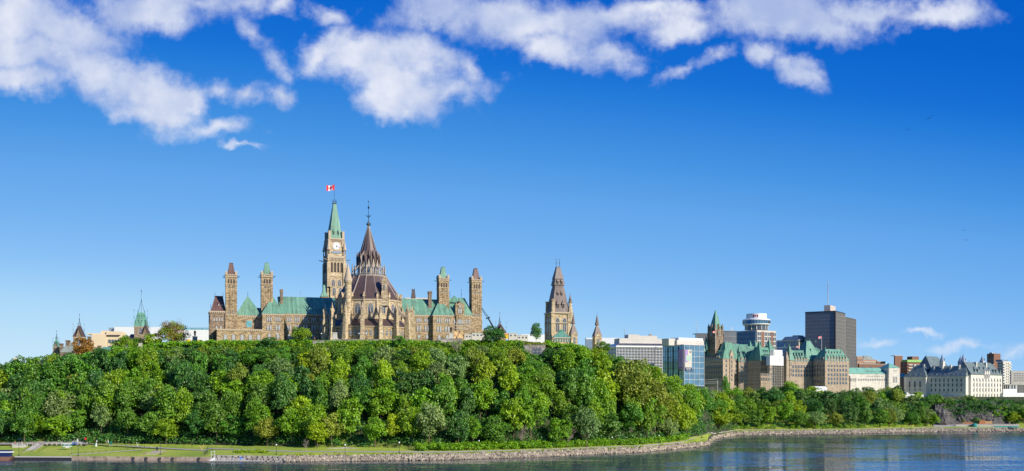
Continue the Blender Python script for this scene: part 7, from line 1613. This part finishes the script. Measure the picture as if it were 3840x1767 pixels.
tree('linden_tree', 'dense oval dark tree alone on the hilltop skyline', PROTO[3], 'dark green', 2010, 606, 13.0, 3.2, None, z=Zc(1290, 606), rng=rt2)
for (px, Y, H_, R_, c_, lab) in ((2165, 590, 9, 5, 'yellow-green', 'airy yellow-green tree hiding the foot of the brown spire'), (2060, 585, 6, 4, 'mid green', 'small tree right of the triple arch wall'), (2260, 612, 10, 5, 'mid green', 'tree hiding the foot of the lone spire turret')): tree('broadleaf_tree', lab, PROTO[4], c_, px, Y, H_, R_, 'broadleaf trees of the wooded slope', rng=rt2)
tree('young_tree', 'small round young tree on the far bay bank left of the rock cut', PROTO[1], 'olive', 3336, 850, 15, 6.5, None, rng=rt2)
tree('young_tree', 'small willow like tree before the construction wall', PROTO[5], 'grey-green', 3660, 884, 8, 4.4, None, z=4, rng=rt2)
tree('young_tree', 'slender sapling before the construction wall', CONE, 'olive', 3612, 882, 6, 2.5, None, z=4, kr=3.6, rng=rt2)
for (px, Y, H_, R_, c_, lab) in ((3450, 868, 14, 7.5, 'mid green', 'dense shore tree left of the tunnel mouth'), (3490, 870, 11, 6.5, 'bright green', 'bright shore tree next to the tunnel mouth'), (3772, 905, 13, 7, 'mid green', 'slope tree above the right end of the teal hoarding'), (3800, 893, 11, 5, 'yellow-green', 'yellow-green tree low at the right frame edge'), (3745, 900, 16, 8, 'bright green', 'tall tree climbing the slope right of the rock cut'), (3835, 900, 12, 6, 'mid green', 'tree cut by the right frame edge')): tree('broadleaf_tree', lab, PROTO[2], c_, px, Y, H_, R_, 'broadleaf trees of the wooded slope', rng=rt2)
# statues
def statue(label, px, Y, pyt, pym, pyb, wb=1.1, rz=0.0):
    k = Y/F; zb_, zm_, zt_ = Zc(pyb, Y), Zc(pym, Y), Zc(pyt, Y); f = Fr(px=px, Y=Y); t = thing('statue', label, 'statue', (f.ox, f.oy, zb_), 'bronze statues on the hilltop')
    mb = MB(f); mb.cbox(0, 0, wb*1.3, wb*1.3, zb_-2, zb_+.8); mb.cbox(0, 0, wb, wb, zb_+.8, zm_-.4, 0, .86); mb.cbox(0, 0, wb*1.0, wb*1.0, zm_-.4, zm_); part('pedestal', mb, M['offwhite'], t)
    o = link('figure', HB['stand'], t, (0, 0, zm_-zb_), rz); s_ = (zt_-zm_)/1.78; o.scale = (s_*1.15, s_*1.15, s_); o.material_slots[0].link = 'OBJECT'; o.material_slots[0].material = M['bronze']
    c = MB(); c.lathe(0, 0, [(.24, .25), (.2, .9), (.2, 1.45)], 8); co = link('coat', c.mesh('coat', M['bronze']), o); return t
statue('bronze statue on a tall pale pedestal before the yellow hoarding', 731, 660, 1238, 1262, 1289, 1.3)
statue('bronze statue on a pale pedestal among trees below the beige office', 475, 640, 1257, 1291, 1311, 1.0)
statue('dark bronze statue below the green crowned tower', 527, 640, 1266, 1287, 1305, 1.0)
statue('bronze statue on a pale pedestal left of the round library', 1256, 597, 1226, 1247, 1273, 1.2)
statue('bronze statue on a pale pedestal before the scaffolded range', 1692, 600, 1224, 1249, 1273, 1.2)
# yellow hoardings
for (a, b_, y0, y1, m_, lab) in ((700, 714, 1273, 1291, 'yellow', 'bright yellow hoarding panel left of the statue pedestal'), (738, 757, 1275, 1291, 'yellow', 'bright yellow hoarding panel right of the statue pedestal'), (1893, 1912, 1251, 1258, 'yellow', 'yellow stripe panel before the crane foot')):
    Y = 670 if a < 800 else 640; mb = MB(Fr(px=a, Y=Y)); mb.box(0, (b_-a)*Y/F, 0, .3, Zc(y1, Y)-2, Zc(y0, Y)); mb.box(0, (b_-a)*Y/F*.8, -.06, 0, Zc(y1, Y)+.3, Zc(y1, Y)+.9, 1); solo('hoarding', mb, [M[m_], M['orange']], lab, 'hoarding')
# trailers, tarpaulin, scaffold, crane
def cabin(label, px0, px1, Y, py0, py1, roof=None, wins=3):
    f = Fr(px=px0, Y=Y, a=6); k = Y/F; L_ = f.x(px1); z0_, z1_ = Zc(py1, Y)-1, Zc(py0, Y); t = thing('site_cabin', label, 'cabin', (f.ox, f.oy, z0_), 'white site cabins on the hilltop')
    mb = MB(f); mb.box(0, L_, 0, 3.2, z0_, z1_); part('walls', mb, M['offwhite'], t); mb = MB(f); mb.box(-.15, L_+.15, -.15, 3.4, z1_, z1_+.18); part('roof', mb, M[roof or 'offwhite'], t)
    for i in range(wins): mb = MB(f); q = L_*(i+.5)/wins; mb.box(q-.5, q+.5, -.06, 0, z1_-1.7, z1_-.8); part('window', mb, M['glass'], t)
cabin('white site cabin directly right of the orange tarpaulin', 1733, 1768, 612, 1254, 1274); cabin('white site cabin with a green curved roof in the middle of the row', 1770, 1812, 614, 1249, 1274, 'green0'); cabin('plain white site cabin at the right end of the row near the crane', 1813, 1835, 616, 1256, 1275, None, 2)
cabin('white site cabin right of the crane foot, taller one', 1908, 1940, 625, 1250, 1284, None, 2); cabin('long low white site cabin before the lindens', 1941, 1980, 630, 1258, 1286)
r = random.Random(4); f = Fr(px=1704, Y=606); mb = MB(f); pts = []
for i in range(8):
    for j in range(6): mb_ = (i/7*5.6, r.uniform(-.5, .5), Zc(1274, 606)+j/5*(Zc(1240, 606)-Zc(1274, 606)-(i % 3)*.35)); pts.append(mb_)
mb.add(pts, [(i*6+j, (i+1)*6+j, (i+1)*6+j+1, i*6+j+1) for i in range(7) for j in range(5)]); mb.box(.2, 5.3, .8, 3, Zc(1276, 606), Zc(1244, 606)); solo('tarpaulin_shelter', mb, M['plywood'], 'crumpled orange tarpaulin shelter at the foot of the scaffolding', 'shelter')
f = Fr(px=1700, Y=640, a=17); k = 640/F; L_ = f.x(1768); t = thing('scaffolding', 'open steel scaffolding before the stone gable of the right wing', 'scaffold', (f.ox, f.oy, 60)); mb = MB(f)
for i in range(8): mb.bar((L_*i/7, 0, 60), (L_*i/7, 0, Zc(1203 if 1 < i < 6 else 1215, 640)), .06, 4)
for j in range(5): q = 62+j*2.0; mb.bar((0, 0, q+4), (L_, 0, q+4), .05, 4)
part('poles', mb, M['steel'], t)
for j in range(3): mb = MB(f); mb.box(L_*.1, L_*.9, -.2, .9, Zc(1232-j*11, 640), Zc(1232-j*11, 640)+.15); part('platform', mb, M['offwhite'], t)
Y = 645; A_ = W(1864, 1252, Y); Bm = W(1830, 1192, Y); C_ = W(1806, 1156, Y); cr_ = thing('crane', 'long black telescopic crane boom leaning left beside the last slim tower', 'crane', A_)
mb = MB(); mb.bar(A_, Bm, .55, 4, 0, .42); mb.bar(A_+Vector((-.6, 0, 2)), Bm.lerp(A_, .55)+Vector((.6, 0, -.6)), .2, 4); part('boom', mb, M['iron'], cr_)
mb = MB(); dd = Vector((.45, 0, .3)); n = 12
mb.bar(Bm-dd, C_-dd*.5, .12, 4); mb.bar(Bm+dd, C_+dd*.5, .12, 4); mb.bar(Bm+Vector((-1.2, 0, -.6)), Bm+Vector((1.2, 0, .4)), .35, 4)
for i in range(n): a = Bm.lerp(C_, i/n); b_ = Bm.lerp(C_, (i+1)/n); s_ = 1 if i % 2 else -1; mb.bar(a-dd*s_*.8, b_+dd*s_*.8, .08, 3)
part('lattice_jib', mb, M['iron'], cr_); mb = MB(); mb.box(A_.x-1.2, A_.x+2.2, Y-1.2, Y+1.4, 60, A_.z+1.0); part('cab', mb, M['darkmetal'], cr_)
small_tower('small_tower', 'distant brown gabled turret with iron crown right of the crane boom', 1874, 760, 40, 1262, 1250, 1214, 1169, 'stone_brown', M['brownr'], True, .16)
t = thing('distant_roof_turret', 'brown roof turret on a distant pale attic above the right green roof', 'turret', W(1550, 1125, 740)); f = Fr(px=1550, Y=740, a=12); zq = lambda p: CZ+(HY-p)*740/F
mb = MB(f); mb.cbox(0, 0, 1.5, 1.5, zq(1118), zq(1088), 0, .6); mb.cbox(0, 0, 1.1, 1.1, zq(1088), zq(1086)); part('turret_roof', mb, M['brownr'], t); mb = MB(f); mb.box(-6, 11, -1, 6, zq(1140), zq(1117)); part('attic', mb, M['offwhite'], t)
for sx in (-.8, .8): mb = MB(f); mb.bar((sx, 0, zq(1086)), (sx, 0, zq(1080)), .08, 4); part('finial', mb, M['iron'], t)
# three arched wall
Y = 586; f = Fr(px=1964, Y=Y, a=-6); L_ = f.x(2043); zq = lambda p: CZ+(HY-p)*Y/F; t = thing('arched_wall', 'grey stone retaining wall with three pointed arches and a clipped hedge on top', 'wall', (f.ox, f.oy, zq(1340)))
mb = MB(f); mb.box(0, L_, 0, 3, zq(1345), zq(1297)); mb.box(-.2, L_+.2, -.2, 3.2, zq(1297), zq(1294)); w1 = part('wall', mb, M['stone_grey'], t)
for p_ in (2002, 2014, 2026): child('arch', wmesh('gothic', 1.5, 4.6), w1, f.w(f.x(p_), 0, zq(1333)), radians(-6))
pts = [(X(random.Random(i).uniform(1958, 2048), 588), 588+i % 3, Zc(1294, 588)+.2+(i % 5)*.2) for i in range(70)]
mass('clipped_hedge', 'clipped yellow-green hedge on top of the three arched wall', pts, .26, 'olive', 31, (.6, .95), 'hedge', 44)
r = random.Random(14); pts = []
for i in range(260): p = r.uniform(1950, 2056); Y = r.uniform(568, 584.5); pts.append((X(p, Y), Y, min(hgt(p, Y) + r.uniform(.5, 3.5), Zc(1338, Y))))
mass('shrubs', 'shrubs crowding the slope directly under the three arched wall', pts, .4, 'mid green', 33, (.9, 1.8), 'shrubs', 34)
# wall on the path under the library
Y = 503; mb = MB(Fr(px=1225, Y=Y)); L_ = 17
mb.prism([(0, 2.5), (L_, 2.5), (L_, 4.3), (9, 5.3), (6, 5.0), (0, 4.8)], 0, .8); solo('path_wall', mb, M['stone_grey'], 'low ruined stone wall among shrubs beside the shore path', 'wall')
# rock cut, tunnel and construction site
strip('construction_yard', lambda p: shore(p) + 8, lambda p: foot(p) - .5, 3500, 3815, M['concrete'], .12)
m, t_, b = mat('rock_face'); oc = OC(t_); lay = t_.noise(t_.n('ShaderNodeMapping', {0: oc, 3: (.12, .12, 1.1)}).outputs[0], 1.0, 5, .6); n1 = t_.noise(oc, .5, 5, .65)
t_.L.new(t_.ramp(t_.math('ADD', t_.math('MULTIPLY', lay, .5), t_.math('MULTIPLY', n1, .5)), [(.35, (.03, .03, .03)), (.5, (.09, .085, .08)), (.70, (.19, .175, .16))]), b.inputs['Base Color']); b.inputs['Roughness'].default_value = .95  # rock colours darkened so the face reads as shaded
t_.L.new(t_.n('ShaderNodeBump', {'Height': lay, 'Distance': 1.5}).outputs[0], b.inputs['Normal']); M['rock'] = m
from mathutils import noise as mn
vs = []; nx, nz_ = 70, 16
for i in range(nx):
    for j in range(nz_):
        p = 3470+(3790-3470)*i/(nx-1); u_ = j/(nz_-1); edge = min(1, min(i, nx-1-i)/8)
        Y = 888 + u_*13 - 3.5*(math.exp(-((p-3536)/24)**2)) + 4*mn.noise(Vector((p*.03, u_*3, 0))) + 1.6*mn.noise(Vector((p*.12, u_*11, 3))) + (1-edge)*9
        vs.append((X(p, Y), Y, 3.5+u_*(19 + 2.5*mn.noise(Vector((p*.02, 5, 0))))))
mb = MB(); mb.add(vs, [(i*nz_+j, (i+1)*nz_+j, (i+1)*nz_+j+1, i*nz_+j+1) for i in range(nx-1) for j in range(nz_-1)])
o = tag(link('cliff', mb.mesh('cliff', M['rock'])), kind='structure')
f = Fr(px=3537, Y=880, a=0); mb = MB(f); mb.prism(arch(5, 3.8, 0, 3.6), -.2, 3); mb.prism(arch(6.4, 4.8, 0, 3.4), 0, 3, 1); solo('tunnel_portal', mb, [M['opening_shade'], M['rock']], 'dark tunnel mouth at the base of the rock cut', 'tunnel')  # solid arch, its dark colour stands for the unlit inside
pts = []
r = random.Random(8)
for i in range(520): p = r.uniform(3545, 3800); pts.append((X(p, 900), 893+r.uniform(0, 10), r.uniform(9, 25)))
mass('cliff_ivy', 'dark shrubs and vines hanging over the rock cut', pts, .42, 'dark green', 41, (.8, 1.8), 'shrubs', 30)
Y = 874; f = Fr(px=3584, Y=Y, a=2); L_ = f.x(3822); zq = lambda p: CZ+(HY-p)*Y/F
mb = MB(f); mb.box(0, L_, 0, .6, 2.0, zq(1593)); mb.box(-.1, L_+.3, -.2, .8, zq(1593), zq(1591)); solo('construction_wall', mb, M['concrete'], 'long grey concrete wall along the construction site', 'wall')
mb = MB(Fr(px=3728, Y=Y-1.2)); mb.box(0, 20, 0, .3, zq(1604), zq(1597)); mb.box(0, 20.5, -.2, .6, zq(1597), zq(1595.5), 1); solo('teal_hoarding', mb, [M['tealp'], M['offwhite']], 'long teal panel with white top rail near the right edge', 'hoarding')
mb = MB(Fr(px=3647, Y=Y-2)); mb.lathe(1.6, 0, [(2.0, 3), (2.2, 5), (1.5, 6.3), (.2, 6.6)], 9); solo('green_netting', mb, M['tealp'], 'bundle of bright green netting before the concrete wall', 'netting')
f = Fr(px=3673, Y=880); t = thing('formwork_stack', 'orange framed formwork crates behind the concrete wall', 'formwork', (f.ox, f.oy, 5)); zq = lambda p: CZ+(HY-p)*880/F
for (a, b_, p0, p1, m_) in ((0, 4.3, 1590, 1577, 'orange'), (4.6, 10.6, 1590, 1580, 'plywood')):
    mb = MB(f); mb.box(a, b_, 0, 2.5, zq(p0), zq(p1)); part('crate', mb, M[m_], t)
    for i in range(8): mb = MB(f); q = a+(b_-a)*i/7; mb.bar((q, -.1, zq(p0)), (q, -.1, zq(p1)+.5), .1, 4); part('strut', mb, M['orange'], t)
for i, (px, Y_, w_, h_, m_, lab) in enumerate(((3600, 876, 8, 1.8, 'wood', 'heap of timber and rubble at the left of the construction wall'), (3632, 878, 6, 2.4, 'orange', 'heap of orange planks and debris behind the concrete wall'), (3702, 868, 6, 1.4, 'brickpale', 'heap of pink brick rubble on the boulder bank'), (3750, 867, 7, 1.2, 'brick', 'low dark red sheet pile frame on the boulder bank'), (3806, 869, 5, 1.5, 'brickpale', 'heap of pink rubble at the right edge'))):
    mb = MB(Fr(px=px, Y=Y_)); rr = random.Random(i); zz = 2.4 if Y_ < 872 else 6.0
    for j in range(46): a = rr.uniform(-w_, w_)*.5; mb.bar((a, rr.uniform(-1, 1), zz-.8+rr.uniform(0, h_)), (a+rr.uniform(-2, 2), rr.uniform(-1, 1), zz-.5+rr.uniform(0, h_)*(1-abs(a)/w_)), rr.uniform(.08, .28), 4)
    solo('rubble_heap', mb, M[m_], lab, 'rubble', 'construction rubble heaps')
mb = MB(Fr(px=3782, Y=866)); mb.box(0, 4.5, 0, 2, .8, 3.0); mb.taper(.2, 3.4, .2, 1.8, 3.0, .6, 2.8, .4, 1.6, 3.9); solo('site_skip', mb, M['iron'], 'black skip among the rubble near the right edge', 'skip')
Y = 882; mb = MB(Fr(px=3425, Y=Y)); mb.taper(0, 9, 0, 6, 5.5, 1, 8, 2.6, 3.4, 8.8); mb.box(.3, 8.7, .3, 5.7, 3, 5.5); solo('boat_shed', mb, M['concrete'], 'small grey gabled shed half hidden in the bay trees', 'shed')
Y = 930; mb = MB(Fr(px=3050, Y=Y, a=12)); mb.box(0, 13, 0, 6, 26, Zc(1460, Y)-.2); mb.prismx([(-.3, Zc(1460, Y)), (6.3, Zc(1460, Y)), (3, Zc(1449, Y))], -.3, 13.4); solo('event_tent', mb, M['white'], 'long white tent roof showing above the trees by the sunlit stone wing', 'tent')
mb = MB(Fr(px=3395, Y=935)); mb.box(0, 16, 0, 5, 24, Zc(1479, 935)); mb.prism([(-1, Zc(1479, 935)), (4, Zc(1479, 935)), (1.5, Zc(1470, 935))], -.2, 5.2); solo('event_tent', mb, M['white'], 'low white tent at the foot of the court west end', 'tent')
# utility pole and wires
Y = 940; t = thing('utility_pole', 'grey pole carrying three pale wires before the stone wing', 'utility pole', W(2691, 1470, Y)); mb = MB(); mb.bar(W(2691, 1475, Y), W(2691, 1426, Y), .18, 5); part('pole', mb, M['steel'], t)
for j, (pa, pb) in enumerate(((1429, 1421), (1434, 1430), (1441, 1436))):
    mb = MB(); pr = [W(2560+(2691-2560)*i/8, pa+(pb-pa)*i/8+6*(i/8)*(1-i/8), Y) for i in range(9)]
    for a, b_ in zip(pr[:-1], pr[1:]): mb.bar(a, b_, .10, 3)
    part('wire', mb, M['steel'], t)
for (px, py0, py1, Y, lab) in ((2700, 1493, 1462, 860, 'thin grey road lamp above the trees of the inner bay'), (2561, 1482, 1450, 700, 'thin grey road lamp among trees left of the bay'), (2961, 1450, 1416, 915, 'thin grey mast rising from the tall maple')):
    t = thing('road_lamp', lab, 'street lamp', W(px, py0, Y), 'road lamps'); mb = MB(); a = W(px, py0+15, Y); b_ = W(px, py1, Y); mb.bar(a, b_, .14, 5); mb.bar(b_, b_+Vector((-1.6, 0, .5)), .09, 4); part('pole', mb, M['steel'], t); mb = MB(); mb.box(b_.x-2.3, b_.x-1.5, Y-.2, Y+.2, b_.z+.4, b_.z+.6); part('lamp_head', mb, M['steel'], t)
mb = MB(PF); q = PF.x(1126, 8); zz = PF.z(1117, q, 8); mb.bar((q, 8, zz), (q, 8, zz+4.4), .06, 4); mb.bar((q-.3, 8, zz+3.8), (q+.3, 8, zz+3.8), .12, 4); part('roof_antenna', mb, M['steel'], par)
# gulls
for i, (px, py, sp, rz, lab) in enumerate(((3486, 443, 30, -.5, 'largest dark gull gliding high at the right'), (3407, 486, 21, -.4, 'smaller gull just below left of the largest one'), (3616, 865, 16, .1, 'upper gull of the pair low over the far right'), (3622, 901, 16, .1, 'lower gull of the pair low over the far right'))):
    Y = 240; s_ = sp*Y/F/2*1.25; P0 = W(px, py, Y); mb = MB(); J_ = [(0, 0, 0), (0, -s_*.22, 0), (0, s_*.25, 0)]
    mb.bar((0, -s_*.18, 0), (0, s_*.26, 0), s_*.11, 6, 0, s_*.04); mb.bar((0, -s_*.18, 0), (0, -s_*.3, .02), s_*.05, 6, 0, s_*.015)
    for sx in (-1, 1): mb.add([(0, -s_*.10, 0), (sx*s_*.5, -s_*.14, s_*.22), (sx*s_, s_*.12, s_*.10), (sx*s_*.5, s_*.06, s_*.2), (0, s_*.10, 0), (sx*s_*.5, -s_*.04, s_*.16)], [(0, 1, 5), (1, 2, 5), (0, 5, 4), (5, 2, 3), (5, 3, 4), (0, 4, 3), (0, 3, 1), (1, 3, 2)])
    o = link('gull', mb.mesh('gull', M['bronze']), None, P0, rz); o.rotation_euler = (.3, rz*.9, rz); tag(o, lab, 'bird', 'gulls')
